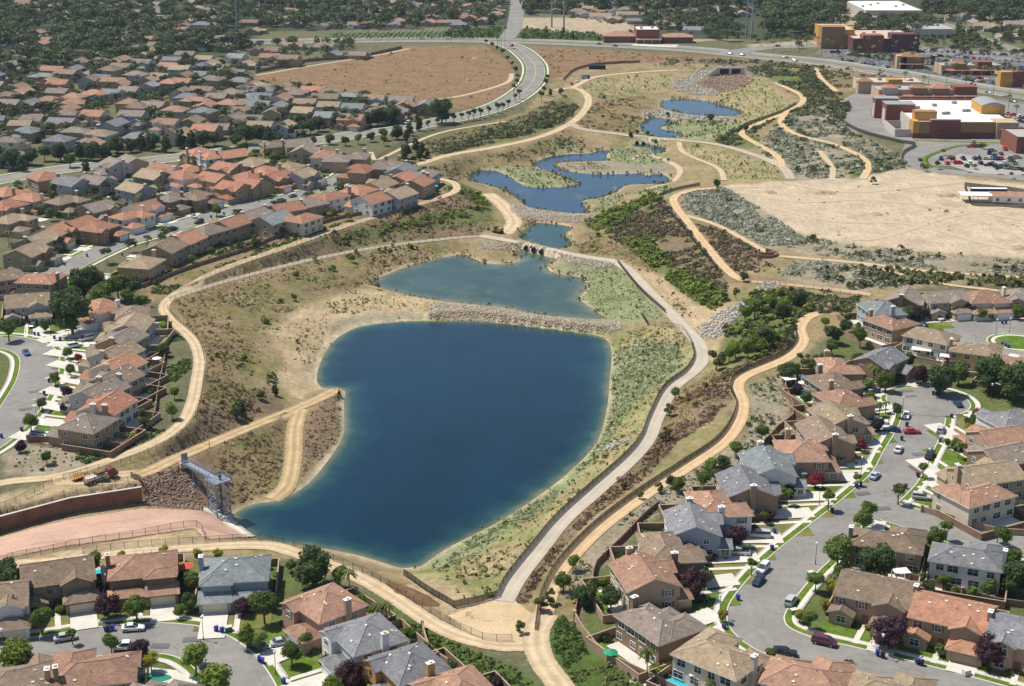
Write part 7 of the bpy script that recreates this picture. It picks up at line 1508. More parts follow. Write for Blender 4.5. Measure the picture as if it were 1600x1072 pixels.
# ------------------------------------------------------------------ street furniture
pb = MB(); pb.tube((0, 0, 0), (0, 0, .6), .14, .10, 8); pb.tube((0, 0, .6), (0, 0, 4.7), .075, .055, 8); PM = pb.mesh('pole', M['dark_metal'])
hb = MB(); hb.tube((0, 0, 0), (0, 0, .12), .16, .20, 8); hb.tube((0, 0, .12), (0, 0, .55), .17, .24, 8); hb.tube((0, 0, .55), (0, 0, .78), .30, .05, 8); LHM = hb.mesh('lantern', M['white'])
for px, py in ((1274,882),(1377,1029),(1124,966),(431,1056),(1410,647),(1450,731),(1548,627),(1280,790),(1577,521),(1556,523),(7,1020),(180,373),(168,411),(57,652),(318,1000),(1345,744),(40,520)):
    p_ = at(px, py, 0); w_, d = near_what(p_.x, p_.y); t = thing('street_lamp', f'slim dark street lamp near a {w_}', 'street lamp', (p_.x, p_.y, .1), 0, 'street lamps'); link('pole', PM, t); link('lantern', LHM, t, (0, 0, 4.65))
bb = MB(); V = [(-.27,-.3,.1),(.27,-.3,.1),(.27,.3,.1),(-.27,.3,.1),(-.33,-.38,1.0),(.33,-.38,1.0),(.33,.38,1.0),(-.33,.38,1.0)]; bb.add(V, [(3,2,1,0),(0,1,5,4),(1,2,6,5),(2,3,7,6),(3,0,4,7),(4,5,6,7)]); BBM = bb.mesh('body', M['bin_blue'])
lb = MB(); lb.box(-.35, .35, -.42, .40, 1.002, 1.08); lb.box(-.3, .3, .40, .48, .95, 1.03); BLM = lb.mesh('lid', M['bin_blue']); wb = MB(); wb.tube((-.3, 0, 0), (.3, 0, 0), .12, None, 10); BWM = wb.mesh('wheel', M['tyre'])
BINS = [(165,985,'b'),(170,984,'k'),(176,983,'b'),(338,985,'b'),(347,987,'b'),(405,1032,'b'),(410,1035,'b'),(443,1067,'b'),(1153,936,'b'),(1131,981,'b'),(1371,1023,'b'),(1379,1026,'k'),(1433,1036,'b'),(1440,1038,'k'),(1206,858,'b'),(1458,616,'k'),(1463,617,'k'),(1468,617,'b'),(1417,665,'k'),(1409,687,'k'),(1469,690,'b'),(1434,744,'k'),(1415,762,'k'),(1338,761,'b'),(1345,759,'k'),(77,596,'k'),(69,616,'k'),(34,673,'k'),(2,683,'b'),(54,523,'b'),(60,524,'b'),(85,529,'b'),(94,531,'b'),(136,400,'b'),(191,399,'b'),(101,414,'b'),(330,340,'b'),(350,335,'b'),(1566,505,'b'),(1572,505,'k'),(1566,539,'b'),(1571,541,'b'),(1576,543,'b'),(1300,800,'k'),(1210,832,'b'),(1487,652,'k'),(1549,868,'b')]
for px, py, k in BINS:
    p_ = at(px, py, .3); w_, d = near_what(p_.x, p_.y); t = thing('wheelie_bin', f'{"blue" if k == "b" else "black"} wheeled bin at the kerb near a {w_}', 'bin', (p_.x, p_.y, .18), RT.uniform(0, 6.28), 'wheeled bins at the kerb')
    for nm, me, lc in (('body', BBM, (0, 0, 0)), ('lid', BLM, (0, 0, 0)), ('wheel', BWM, (0, .34, .12))):
        o = link(nm, me, t, lc)
        if k == 'k' and nm != 'wheel': recolor(o, M['bin_black'])
for px, py in ((1267,898),(1240,957),(357,984),(1510,1052),(1360,612)):
    p_ = at(px, py, .4); t = thing('utility_cabinet', 'squat green utility cabinet on the verge', 'utility box', (p_.x, p_.y, .15), .4); b_ = MB(); b_.box(-.7, .7, -.5, .5, 0, 1.0); b_.obj('cabinet', M['green_cloth'] if px != 1510 else M['cream'], t); b_ = MB(); b_.box(-.74, .74, -.54, .54, 1.003, 1.07); b_.obj('lid', M['cream'], t)
# pools, umbrellas, covers
def pool(px, py, a, b_, ang, mk, lab):
    p_ = at(px, py, 0); t = thing('swimming_pool', lab, 'swimming pool', (p_.x, p_.y, .14), ang); w_ = MB(); d = MB(); n_ = 28
    P = [(a * math.cos(6.283 * k / n_) * (1 + .18 * math.sin(2 * 6.283 * k / n_)), b_ * math.sin(6.283 * k / n_)) for k in range(n_)]
    w_.add([(x, y, .02) for x, y in P], [tuple(range(n_))]); w_.obj('water', M[mk], t)
    for k in range(n_):
        e = (k + 1) % n_; d.add([(P[k][0], P[k][1], .05), (P[k][0] * 1.16, P[k][1] * 1.2, .05), (P[e][0] * 1.16, P[e][1] * 1.2, .05), (P[e][0], P[e][1], .05)], [(0, 1, 2, 3)])
    d.obj('coping', M['concrete'], t); c = MB(); c.box(-a * 1.7, a * 1.7, -b_ * 1.9, b_ * 1.9, -.10, -.02); c.obj('deck', M['concrete'], t)
pool(158,897,3,2,.2,'pool','small blue pool behind the brown corner house'); pool(1048,1066,4.2,2.0,-.5,'pool','kidney-shaped turquoise pool at the bottom of the lakeside row'); pool(1557,972,2.6,1.7,.4,'pool','pale turquoise pool behind the orange-red roof'); pool(241,1060,3.2,1.8,-.2,'pool_green','green pool behind the large near roof')
t_ = at(1252,609,.5); t = thing('paddling_pool', 'round bright blue above-ground pool in a back yard', 'paddling pool', (t_.x, t_.y, .1)); b_ = MB(); b_.tube((0,0,0),(0,0,.8),1.9,None,20); b_.obj('tank', M['blue_tarp'], t); b_ = MB(); b_.tube((0,0,.8),(0,0,.83),1.7,None,20); b_.obj('water', M['pool'], t)
t_ = at(1254,594,1.2); t = thing('play_slide', 'tall blue slide beside the back yard gazebo', 'slide', (t_.x, t_.y, .1)); b_ = MB(); b_.add([(-.4,-1.4,.3),(.4,-1.4,.3),(.4,.8,2.6),(-.4,.8,2.6),(-.4,-1.4,.2),(.4,-1.4,.2),(.4,.8,2.5),(-.4,.8,2.5)], [(0,1,2,3),(7,6,5,4),(0,4,5,1),(1,5,6,2),(2,6,7,3),(3,7,4,0)]); b_.obj('chute', M['blue_tarp'], t); b_ = MB(); [b_.tube((s_*.4,1.0,0),(s_*.4,.8,2.6),.05) for s_ in (-1,1)]; b_.obj('ladder', M['steel'], t)
def umbrella(px, py, mk, lab, r=1.5, h=2.4):
    p_ = at(px, py, h); t = thing('patio_umbrella', lab, 'umbrella', (p_.x, p_.y, .1)); b_ = MB(); n_ = 8
    V = [(0, 0, h + .35)] + [(r * math.cos(6.283 * k / n_), r * math.sin(6.283 * k / n_), h - .25) for k in range(n_)]; b_.add(V, [(0, 1 + k, 1 + (k + 1) % n_) for k in range(n_)]); b_.add([(x, y, z - .05) for x, y, z in V], [(0, 1 + (k + 1) % n_, 1 + k) for k in range(n_)]); b_.obj('canopy', M[mk], t)
    b_ = MB(); b_.tube((0, 0, 0), (0, 0, h + .3), .04); b_.tube((0, 0, 0), (0, 0, .1), .3, .28, 10); b_.obj('pole', M['white'], t)
umbrella(954,1018,'green_cloth','green patio umbrella on the white lakeside terrace'); umbrella(291,883,'red_cloth','rust-red patio umbrella between two near-bend houses', 1.8); umbrella(678,290,'teal','turquoise shade umbrella by the end of the high trail', 2.2); umbrella(1255,597,'cream','cream umbrella beside the blue paddling pool', 1.6); umbrella(245,559,'white','white umbrella in a yard by the bank trail', 1.5)
def cover(px, py, w_, d, ang, lab, mk='white', h=2.6):
    p_ = at(px, py, h); t = thing('patio_cover', lab, 'patio cover', (p_.x, p_.y, .05), ang); b_ = MB(); b_.box(-w_/2, w_/2, -d/2, d/2, h, h + .14); b_.obj('canopy', M[mk], t); pm = simple_mesh('cover_post', lambda q: q.box(-.09, .09, -.09, .09, 0, 2.6), M['white'])
    for x in (-1, 1):
        for y in (-1, 1): link('post', pm, t, (x * (w_/2 - .2), y * (d/2 - .2), 0))
for a in ((1102,1052,6,3.2,-.15,'white patio cover behind the cream lakeside house'),(1232,591,3.6,3.6,.3,'white square gazebo in the upper lakeside yard'),(1484,557,6,3.0,-.35,'long white patio cover behind the yellow-tan house'),(1440,546,6,3.4,-.35,'white patio cover below the sand-brown cul-de-sac roof'),(1365,506,3.5,2.6,.3,'small white patio cover by the rust-red cul-de-sac house'),(160,195,6,4,-.2,'white patio cover in the far left tract'),(210,575,3,3,.2,'small white shade in the left bank yards'),(1408,893,3.5,2.6,.2,'pale shade cover between two corner houses'),(1443,286 + 664,3,5,.9,'narrow white cover beside the orange-red roof')): cover(*a)
# tall transmission poles
for px, py, h in ((371,57,46),(881,51,44),(862,43,40),(1174,62,44),(1166,56,40),(118,22,30)):
    p_ = at(px, py, 0); t = thing('transmission_pole', 'tall grey steel transmission pole above the far roofs', 'power pole', (p_.x, p_.y, 0), .1, 'transmission poles'); b_ = MB(); b_.tube((0,0,0),(0,0,h),.85,.35,10); b_.obj('mast', M['steel'], t)
    for z in (h-3,h-8,h-13): b_ = MB(); b_.tube((-3.4,0,z+.5),(0,0,z),.14,.2); b_.tube((3.4,0,z+.5),(0,0,z),.14,.2); [b_.tube((x,0,z+.5),(x,0,z-.9),.12) for x in (-3.3,3.3)]; b_.obj('cross_arm', M['steel'], t)
# vineyard trellis posts
v0, v1 = at(520,66,0), at(690,60,0); t = thing('vineyard_trellis', 'rows of white end posts by the green vine plot', 'trellis', tuple(v0)); pm = simple_mesh('trellis_post', lambda q: q.box(-.18,.18,-.18,.18,0,1.8), M['white']); wm = MB(); wm.tube((0,0,1.7),(0,62,1.7),.09); wme = wm.mesh('wire', M['white'])
for k in range(20): q_ = v0.lerp(v1, k / 19) - v0; link('post', pm, t, (q_.x, q_.y, 0)); link('wire', wme, t, (q_.x, q_.y, 0), -.05)

# ------------------------------------------------------------------ intake tower with footbridge
tc = at(340,749,.2); br_ = at(290,722,.2); u = Vector((tc.x - br_.x, tc.y - br_.y, 0)); Lb = u.length; u.normalize(); an = math.atan2(u.y, u.x)
t = thing('intake_tower', 'galvanised steel intake tower with a footbridge to the bank', 'tower', (tc.x, tc.y, 0), an); TW = 2.1; zb = float(Hs(tc.x, tc.y)); zbs = min(zb, -9.5)
b_ = MB(); b_.box(-TW-.35,TW+.35,-TW-.35,TW+.35,0,.22); [b_.box(-TW-.2+.45*k,-TW-.14+.45*k,-TW-.3,TW+.3,.222,.26) for k in range(10)]; b_.obj('platform', M['steel'], t)
for x in (-1,1):
    for y in (-1,1): b_ = MB(); b_.tube((x*TW*.93,y*TW*.93,zbs-.6),(x*TW*.93,y*TW*.93,-.01),.16,None,8); b_.obj('leg', M['steel'], t)
nz = 5
for k in range(nz):
    z0, z1 = zbs + (0 - zbs) * k / nz, zbs + (0 - zbs) * (k + 1) / nz; q = TW * .93
    for (a, e) in (((-q,-q),(q,-q)),((q,-q),(q,q)),((q,q),(-q,q)),((-q,q),(-q,-q))):
        b_ = MB(); b_.tube((*a,z0),(*e,z1-.05),.05); b_.tube((*e,z0),(*a,z1-.05),.05); b_.tube((*a,z1-.02),(*e,z1-.02),.06); b_.obj('brace', M['steel'], t)
b_ = MB(); b_.box(-TW-.5,TW+.5,-TW-.5,-TW+.1,zbs-1.2,zbs+.2); b_.box(-TW-.5,TW+.5,TW-.1,TW+.5,zbs-1.2,zbs+.2); b_.box(-TW-.5,-TW+.1,-TW+.1,TW-.1,zbs-1.2,zbs+.198); b_.box(TW-.1,TW+.5,-TW+.1,TW-.1,zbs-1.2,zbs+.198); b_.obj('footing', M['concrete'], t)
b_ = MB(); b_.tube((.6,.3,zbs-1),(.6,.3,1.0),.22,None,10); b_.box(.2,1.0,0,.6,.9,1.5); b_.obj('gate_stem', M['dark_metal'], t)
def rail(nm, pts, par):
    b_ = MB()
    for a, e in zip(pts[:-1], pts[1:]):
        for z in (.45,.8,1.15): b_.tube((*a,z+.2),(*e,z+.2),.03)
        n_ = max(1, int(math.hypot(e[0]-a[0],e[1]-a[1])/1.5))
        for k in range(n_ + 1): x = a[0]+(e[0]-a[0])*k/n_; y = a[1]+(e[1]-a[1])*k/n_; b_.tube((x,y,.2),(x,y,1.38),.045)
    return b_.obj(nm, M['steel'], par)
rail('railing', [(-TW-.3,.95),(-TW-.3,TW+.3),(TW+.3,TW+.3),(TW+.3,-TW-.3),(-TW-.3,-TW-.3),(-TW-.3,-.95)], t)
b_ = MB(); b_.box(-Lb-.6,-TW-.36,-.85,.85,.0,.14); b_.obj('deck', M['steel'], t); rail('railing', [(-Lb-.5,.85),(-TW-.3,.85)], t); rail('railing', [(-Lb-.5,-.85),(-TW-.3,-.85)], t)
for y in (-.75,.75): b_ = MB(); b_.box(-Lb-.4,-TW-.4,y-.08,y+.08,-.45,-.002); b_.obj('girder', M['steel'], t)
mx = -(Lb + TW) * .62
for y in (-.75,.75): b_ = MB(); gz = -5.2; b_.tube((mx,y,gz),(mx,y,-.45),.13,None,8); b_.box(mx-.5,mx+.5,y-.35,y+.35,gz,gz+1.1); b_.obj('pier', M['steel'], t)
b_ = MB(); b_.add([(-Lb-.5,-.87,.2),(-Lb-.5,.87,.2),(-Lb-.5,.87,2.4),(-Lb-.5,-.87,2.4)],[(0,1,2,3)]); [b_.tube((-Lb-.5,y,0),(-Lb-.5,y,2.5),.06) for y in (-.87,0,.87)]; b_.tube((-Lb-.5,-.87,2.45),(-Lb-.5,.87,2.45),.06); b_.obj('gate', [M['steel']], t)
b_ = MB(); b_.box(-Lb-1.3,-Lb-.5,-1.2,1.2,-1.5,.0); b_.obj('abutment', M['concrete'], t)

# ------------------------------------------------------------------ lorry and trailer by the spillway, excavator, container
p_ = hit(157,752); q_ = hit(176,746); an = math.atan2((q_ - p_).y, (q_ - p_).x); z0 = p_.z + .12
t = thing('flatbed_lorry', 'dark red-cabbed flatbed lorry loaded with pale pipes and timber', 'lorry', (p_.x, p_.y, z0), an)
b_ = loft([(2.2,1.1,.7,2.5),(2.5,1.15,.6,2.75),(3.6,1.15,.6,2.75),(3.9,1.1,.6,1.75),(4.7,1.0,.65,1.5)]); b_.obj('cab', plain('dark_red_cab', (.16,.025,.02), .4, .5, .1), t)
b_ = MB(); b_.box(3.3,3.93,-1.0,1.0,1.8,2.5); b_.obj('window', M['glass'], t); b_ = MB(); b_.box(-4.4,2.0,-1.2,1.2,.95,1.15); b_.obj('deck', M['wood'], t); b_ = MB(); b_.box(-4.3,4.5,-.45,.45,.6,.95); b_.obj('chassis', M['dark_metal'], t)
for x in (-3.4,-2.3,3.6):
    for s_ in (-1,1): b_ = MB(); b_.tube((x,s_*.85,.5),(x,s_*1.15,.5),.5,None,14); w_ = b_.obj('wheel', M['tyre'], t); b_ = MB(); b_.tube((x,s_*1.1,.5),(x,s_*1.17,.5),.26,None,10); b_.obj('rim', M['rim'], w_)
for k in range(4): b_ = MB(); b_.box(-4.3 + k * 2.1,-4.2 + k * 2.1,-1.2,-1.12,1.15,2.3); b_.box(-4.3 + k * 2.1,-4.2 + k * 2.1,1.12,1.2,1.15,2.3); b_.obj('stake', M['dark_metal'], t)
t = thing('pipe_load', 'pale bundled pipes lying on the flatbed lorry', 'load', (p_.x, p_.y, z0 + 1.16), an)
for k in range(9): b_ = MB(); r_ = .2; y = -.85 + .42 * (k % 5) + (.21 if k > 4 else 0); b_.tube((-4.0,y,.2 + (.36 if k > 4 else 0)),(1.7,y,.2 + (.36 if k > 4 else 0)),r_,None,9); b_.obj('pipe', M['cream' if k % 3 else 'white'], t)
b_ = MB(); b_.box(-1.2,1.2,-.9,.9,.95,1.55); b_.obj('crate', M['wood'], t)
p2 = hit(122,750); t = thing('small_trailer', 'small yellow-decked trailer with rails behind the lorry', 'trailer', (p2.x, p2.y, p2.z + .12), an); b_ = MB(); b_.box(-1.7,1.7,-1,1,.65,.8); b_.obj('deck', M['yellow_paint'], t)
for s_ in (-1,1): b_ = MB(); b_.tube((0,s_*.95,.38),(0,s_*1.2,.38),.38,None,12); b_.obj('wheel', M['tyre'], t); b_ = MB(); [b_.tube((x,s_*1,.8),(x,s_*1,1.9),.05) for x in (-1.6,-.5,.5,1.6)]; [b_.tube((-1.6,s_*1,z),(1.6,s_*1,z),.05) for z in (1.3,1.85)]; b_.obj('side_rail', M['wood'], t)
b_ = MB(); b_.tube((1.6,0,.7),(3.0,0,.6),.08); b_.obj('tow_bar', M['dark_metal'], t)
e_ = hit(778,364); t = thing('excavator', 'dusty orange tracked excavator parked on the pond crossing', 'excavator', (e_.x, e_.y, e_.z + .1), 2.5)
for s_ in (-1,1): b_ = loft([(-2.2,.28,.25,.75),(-1.9,.3,0,.95),(1.9,.3,0,.95),(2.2,.28,.25,.75)]); b_.v = [(x, y + s_ * 1.1, z) for x, y, z in b_.v]; b_.obj('track', M['tyre'], t)
b_ = MB(); b_.box(-2.0,1.2,-1.25,1.25,1.0,1.25); b_.box(-2.2,-.4,-1.25,1.25,1.25,2.3); b_.obj('body', M['yellow_paint'], t); b_ = loft([(-.3,.55,1.27,2.6),(0,.6,1.27,3.0),(1.0,.6,1.27,2.9),(1.25,.55,1.27,2.2)]); b_.v = [(x, y + .65, z) for x, y, z in b_.v]; b_.obj('cab', M['glass'], t)
b_ = MB(); b_.bar((.9,-.3,1.4),(3.4,-.3,3.9),.5); b_.bar((3.4,-.3,3.9),(5.3,-.3,3.2),.45); b_.obj('boom', M['yellow_paint'], t); b_ = MB(); b_.bar((5.3,-.3,3.3),(5.7,-.3,1.2),.35); b_.obj('dipper_arm', M['yellow_paint'], t); b_ = loft([(5.0,.5,.3,.6),(5.4,.55,.2,1.2),(5.9,.5,.5,1.1)]); b_.v = [(x, y - .3, z) for x, y, z in b_.v]; b_.obj('bucket', M['dark_metal'], t)
c_ = hit(933,108); t = thing('site_container', 'dark blue steel container beside the upper basin track', 'container', (c_.x, c_.y, c_.z), 0.0); b_ = MB(); b_.box(-6,6,-1.3,1.3,.05,2.7); b_.obj('box', M['navy'], t); rm_ = simple_mesh('container_rib', lambda q: q.box(-.1,.1,-.06,-.002,.2,2.6), M['navy']); [link('rib', rm_, t, (-5.7+.6*k,-1.3,0)) for k in range(20)]
c_ = hit(915,123); t = thing('work_truck', 'grey box-backed work truck at the upper basin gate', 'truck', (c_.x, c_.y, c_.z + .1), .4); b_ = MB(); b_.box(-3,1.2,-1.15,1.15,.8,3.0); b_.obj('box_body', M['steel'], t); b_ = loft([(1.3,1.0,.5,2.2),(1.6,1.05,.45,2.4),(2.3,1.05,.45,2.3),(3.0,1.0,.5,1.3)]); b_.obj('cab', M['navy'], t)
for x in (-2,2):
    for s_ in (-1,1): b_ = MB(); b_.tube((x,s_*.85,.42),(x,s_*1.1,.42),.42,None,10); b_.obj('wheel', M['tyre'], t)
c_ = hit(939,153); t = thing('gate_frame', 'small steel sluice frame standing on a concrete pad', 'sluice gate', tuple(c_)); b_ = MB(); b_.box(-3,3,-1.5,1.5,-.5,.25); b_.obj('pad', M['rust_wall'], t); b_ = MB(); [b_.tube((x,y,.2),(x,y,5),.12) for x in (-.8,.8) for y in (-.6,.6)]; [b_.tube((-.8,y,z),(.8,y,z+1.2),.07) for y in (-.6,.6) for z in (.5,2,3.5)]; b_.box(-1.2,1.2,-1,1,4.2,4.4); b_.obj('frame', M['steel'], t)
# culverts and the drain headwall
for i, (px, py, nm) in enumerate(((822,389,'lower'),(834,392,'lower'),(846,395,'lower'),(985,217,'upper'),(995,219,'upper'),(1005,220,'upper'))):
    c_ = hit(px, py); r_ = .8 if i < 3 else 1.0; t = thing('culvert_pipe', f'black corrugated culvert mouth under the {nm} pond crossing', 'culvert', (c_.x, c_.y, c_.z - .1), -.25 if i < 3 else -.1); b_ = MB(); n_ = 14
    for k in range(n_):
        a, e = 6.283*k/n_, 6.283*(k+1)/n_
        for ra in (r_, r_*.86): V = [(ra*math.cos(a),-1.6+.7*math.sin(a),ra*(1+math.sin(a))),(ra*math.cos(e),-1.6+.7*math.sin(e),ra*(1+math.sin(e))),(ra*math.cos(e),4,ra*(1+math.sin(e))),(ra*math.cos(a),4,ra*(1+math.sin(a)))]; b_.add(V, [(0,1,2,3)])
    b_.obj('pipe', M['culvert'], t); b_ = MB(); b_.tube((0,3.0,r_),(0,3.1,r_),r_*.85,None,14); b_.obj('pipe_shade', M['culvert'], t)  # black disc across the pipe stands in for the dark inside
    b_ = MB(); [b_.tube((x, -1.4, .2), (x, -.9, r_ * 1.7), .05) for x in (-.5, 0, .5)]; b_.obj('grate', M['dark_metal'], t)
c_ = hit(1141,117); t = thing('drain_headwall', 'concrete storm drain headwall with two dark openings', 'headwall', tuple(c_)); b_ = MB()
for x0, x1 in ((-9,-7.6),(-.7,.7),(7.6,9)): b_.box(x0,x1,-.6,1,-.5,4.2)
b_.box(-9,9,-.55,1,4.2,5.4); b_.box(-9,9,4,4.6,-.5,5.3); b_.obj('wall', M['concrete'], t); b_ = MB(); b_.box(-7.6,7.6,2.5,2.6,-.5,4.2); b_.obj('opening_shade', M['culvert'], t)  # black panel behind the piers paints the shade of both openings
for s_ in (-1,1): b_ = MB(); b_.add([(s_*9,-.5,-.5),(s_*9,-.5,5.2),(s_*16,-6,-.5),(s_*16,-6,1.2),(s_*9,.2,-.5),(s_*9,.2,5.2),(s_*16,-5.3,-.5),(s_*16,-5.3,1.2)],[(0,1,3,2),(4,6,7,5),(1,5,7,3),(2,3,7,6)]); b_.obj('wing_wall', M['concrete'], t)
b_ = MB(); b_.box(-12,14,-2.2,-1.4,-1.2,.5); b_.obj('sill', M['rust_wall'], t)
# ------------------------------------------------------------------ worker
def person(px, py):
    p_ = hit(px, py); J = {}; vs, es, rd = [], [], []
    def v(n_, c, r, par=None):
        J[n_] = len(vs); vs.append(c); rd.append(r)
        if par: es.append((J[par], J[n_]))
    v('pel',(0,0,.95),.15); v('waist',(0,0,1.1),.14,'pel'); v('chest',(0,.0,1.32),.17,'waist'); v('neck',(0,0,1.48),.06,'chest'); v('head',(0,-.02,1.60),.095,'neck'); v('top',(0,-.01,1.70),.085,'head')
    for s_, n_ in ((-1,'r'),(1,'l')):
        v('hip'+n_,(s_*.10,0,.88),.10,'pel'); v('kn'+n_,(s_*.12,-.06*s_-.03,.50),.07,'hip'+n_); v('an'+n_,(s_*.13,.05*s_,.09),.045,'kn'+n_); v('toe'+n_,(s_*.14,.05*s_-.17,.04),.04,'an'+n_)
        v('sh'+n_,(s_*.20,0,1.41),.075,'chest'); v('el'+n_,(s_*.27,.03,1.14),.05,'sh'+n_); v('wr'+n_,(s_*.27,-.14,.96),.035,'el'+n_); v('hand'+n_,(s_*.27,-.20,.92),.04,'wr'+n_)
        for k in range(4): v(f'f{k}{n_}',(s_*(.245+.018*k),-.27-.008*(1.5-abs(k-1.5)),.87+.004*k),.010,'hand'+n_)
        v('th'+n_,(s_*.225,-.22,.875),.011,'hand'+n_)
    me = bpy.data.meshes.new('person_cage'); me.from_pydata(vs, es, []); o = bpy.data.objects.new('person_cage', me); COL.objects.link(o); md = o.modifiers.new('s', 'SKIN')
    for i, sv in enumerate(me.skin_vertices[0].data): sv.radius = (rd[i], rd[i] * .85); sv.use_root = (i == 0)
    o.modifiers.new('d', 'SUBSURF').levels = 1; dg = bpy.context.evaluated_depsgraph_get(); bm = bpy.data.meshes.new_from_object(o.evaluated_get(dg)); bm.name = 'body'; bpy.data.objects.remove(o)
    bm.materials.clear(); [bm.materials.append(M[k]) for k in ('orange_cloth', 'navy', 'skin')]
    for q in bm.polygons: z = q.center.z; q.material_index = 2 if z > 1.46 or (z < 1.0 and abs(q.center.x) > .2 and q.center.y < -.1) else 0 if z > .93 else 1; q.use_smooth = True
    t = thing('person', 'worker in an orange high-visibility jacket walking the dirt bank road', 'person', (p_.x, p_.y, p_.z + .1), 2.2); link('body', bm, t); b_ = MB(); n_ = 10
    b_.tube((0,-.01,1.66),(0,-.01,1.76),.125,.07,n_); b_.box(-.13,.13,-.20,-.02,1.65,1.675); b_.obj('hard_hat', M['orange_cloth'], t); b_ = MB(); [b_.box(x-.012,x+.012,-.125,-.10,1.615,1.635) for x in (-.035,.035)]; b_.obj('eyes', M['tyre'], t); b_ = MB(); b_.add([(-.018,-.105,1.575),(.018,-.105,1.575),(0,-.135,1.58),(0,-.105,1.62)],[(0,2,3),(2,1,3),(0,1,2)]); b_.box(-.03,.03,-.108,-.1,1.545,1.553); b_.obj('face', M['skin'], t)
    b_ = MB(); b_.box(-.165,.165,-.165,.165,1.12,1.17); b_.obj('reflective_band', M['white'], t)
person(327,700)
# ------------------------------------------------------------------ shops and public buildings
def block_building(nm, lab, cat, x, y, ang, parts, z=0.0):
    """parts: (part name, x0, x1, y0, y1, z0, z1, material)"""
    t = thing(nm, lab, cat, (x, y, z), ang)
    for pn, x0, x1, y0, y1, z0, z1, mk in parts: b_ = MB(); b_.box(x0, x1, y0, y1, z0, z1); b_.obj(pn, mk, t)
    return t
def cw(n, c): return stucco(n + '_shop_stucco', c)
SM = {'maroon': cw('maroon', (.235,.085,.075)), 'gold': cw('gold', (.50,.27,.075)), 'ochre': cw('ochre', (.30,.185,.095)), 'base': cw('base', (.17,.08,.06)), 'sand': cw('sand', (.45,.34,.23)), 'pale': cw('pale', (.50,.45,.40)), 'brick': cw('brick', (.22,.09,.06)), 'plum': cw('plum', (.13,.06,.06))}
M['roof_white'] = plain('white_roof_membrane', (.74,.72,.68), .8, .2, .1, .08); M['roof_grey'] = plain('grey_roof_membrane', (.36,.35,.33), .8, .2, .15, .2); M['roof_tan'] = plain('tan_roof_membrane', (.50,.40,.31), .8, .2, .1, .1); M['unit'] = plain('roof_plant_metal', (.30,.29,.27), .5, .4, .2, 1)
P0 = at(1426,216,0); an = math.radians(-2); Wb, Db, Hb = 54, 78, 8.2
bxp = [('wall', 0, Wb, .4, Db, 0, Hb, SM['ochre']), ('roof', .6, Wb - .6, 1.0, Db - .6, Hb + .01, Hb + .06, M['roof_white']), ('wall_base', 8.5, Wb - 9, .25, .395, 0, 3.2, SM['base']), ('corner_panel', -.25, 3.0, .1, 9, 0, Hb + 1.0, SM['gold']), ('corner_panel', 3.01, 9.0, .05, .39, 0, Hb + 1.0, SM['ochre']), ('wall_base', -.3, 9.0, -.05, 9.1, .001, 2.6, SM['base']),
 ('facade_panel', 9.2, 25, -.3, 2.4, 0, Hb + 1.6, SM['maroon']), ('facade_cap', 9.0, 25.2, -.5, 2.6, Hb + 1.605, Hb + 2.1, M['unit']), ('canopy', 12, 25, -2.2, -.31, 3.4, 3.9, SM['plum']), ('facade_panel', 25.3, 44, .1, .39, 3.3, Hb + .5, SM['ochre']), ('entrance_block', 44.3, 56, -1.5, 12, 0, Hb + .9, SM['sand']), ('entrance', 46.5, 53, -2.6, -1.51, 0, 5.2, SM['plum']), ('doorway', 48, 51.5, -2.7, -2.601, 0, 2.8, M['glass']), ('canopy', 45.5, 54, -3.2, -1.52, 5.21, 5.6, M['unit']),
 ('loading_wall', -9, -8.5, 4, 32, 0, 4.2, SM['pale']), ('loading_wall', -8.49, -.31, 3.6, 4.1, 0, 4.2, SM['pale']), ('loading_wall', -8.49, -.31, 30, 30.5, 0, 4.2, SM['pale']), ('side_panel', -.3, -.01, 9.2, 34, 0, Hb + .4, SM['pale']), ('tower_block', -8, 8, 34.2, 46, 0, Hb + 4.2, SM['maroon']), ('tower_cap', -8.3, 8.3, 33.9, 46.3, Hb + 4.21, Hb + 4.7, M['unit']), ('arch_panel', -8.15, -8.01, 36.5, 43.5, .5, Hb + 1.2, SM['pale']), ('side_panel', -3, -.01, 46.31, 62, 0, 6.0, SM['pale']), ('tower_block', -8.5, 5, 62.2, 71, 0, Hb + 3.0, SM['maroon']), ('tower_cap', -8.8, 5.3, 61.9, 71.3, Hb + 3.01, Hb + 3.5, M['unit']), ('arch_panel', -8.64, -8.51, 64, 69, .5, Hb, SM['pale']),
 ('roof_block', 2.0, 14, 8, 15, Hb + .07, Hb + 4.6, SM['gold']), ('roof_block_cap', 1.8, 14.2, 7.8, 15.2, Hb + 4.61, Hb + 5.0, SM['ochre']), ('roof_block', 44, 57, 30, 52, 0, Hb + 4.8, SM['gold']), ('parapet', .0, .6, .4, Db, Hb + .001, Hb + .9, SM['sand']), ('parapet', .61, Wb, Db - .6, Db, Hb + .001, Hb + 1.2, SM['maroon']), ('parapet', 25.3, 44, .4, 1.0, Hb + .511, Hb + .9, SM['sand'])]
for k in range(10): x = 8 + (k * 13.7) % 40; y = 18 + (k * 9.3) % 55; bxp.append(('roof_unit', x, x + 2.6, y, y + 2.2, Hb + .061, Hb + 1.5, M['unit']))
for k in range(14): x = 6 + (k * 11.1) % 36; y = 20 + (k * 17.3) % 54; bxp.append(('skylight', x, x + 1.4, y, y + 2.0, Hb + .061, Hb + .3, M['cream']))
bb_ = block_building('superstore', 'big maroon and gold superstore with a wide white roof', 'store', P0.x, P0.y, an, bxp)
b_ = MB(); n_ = 10; V = []
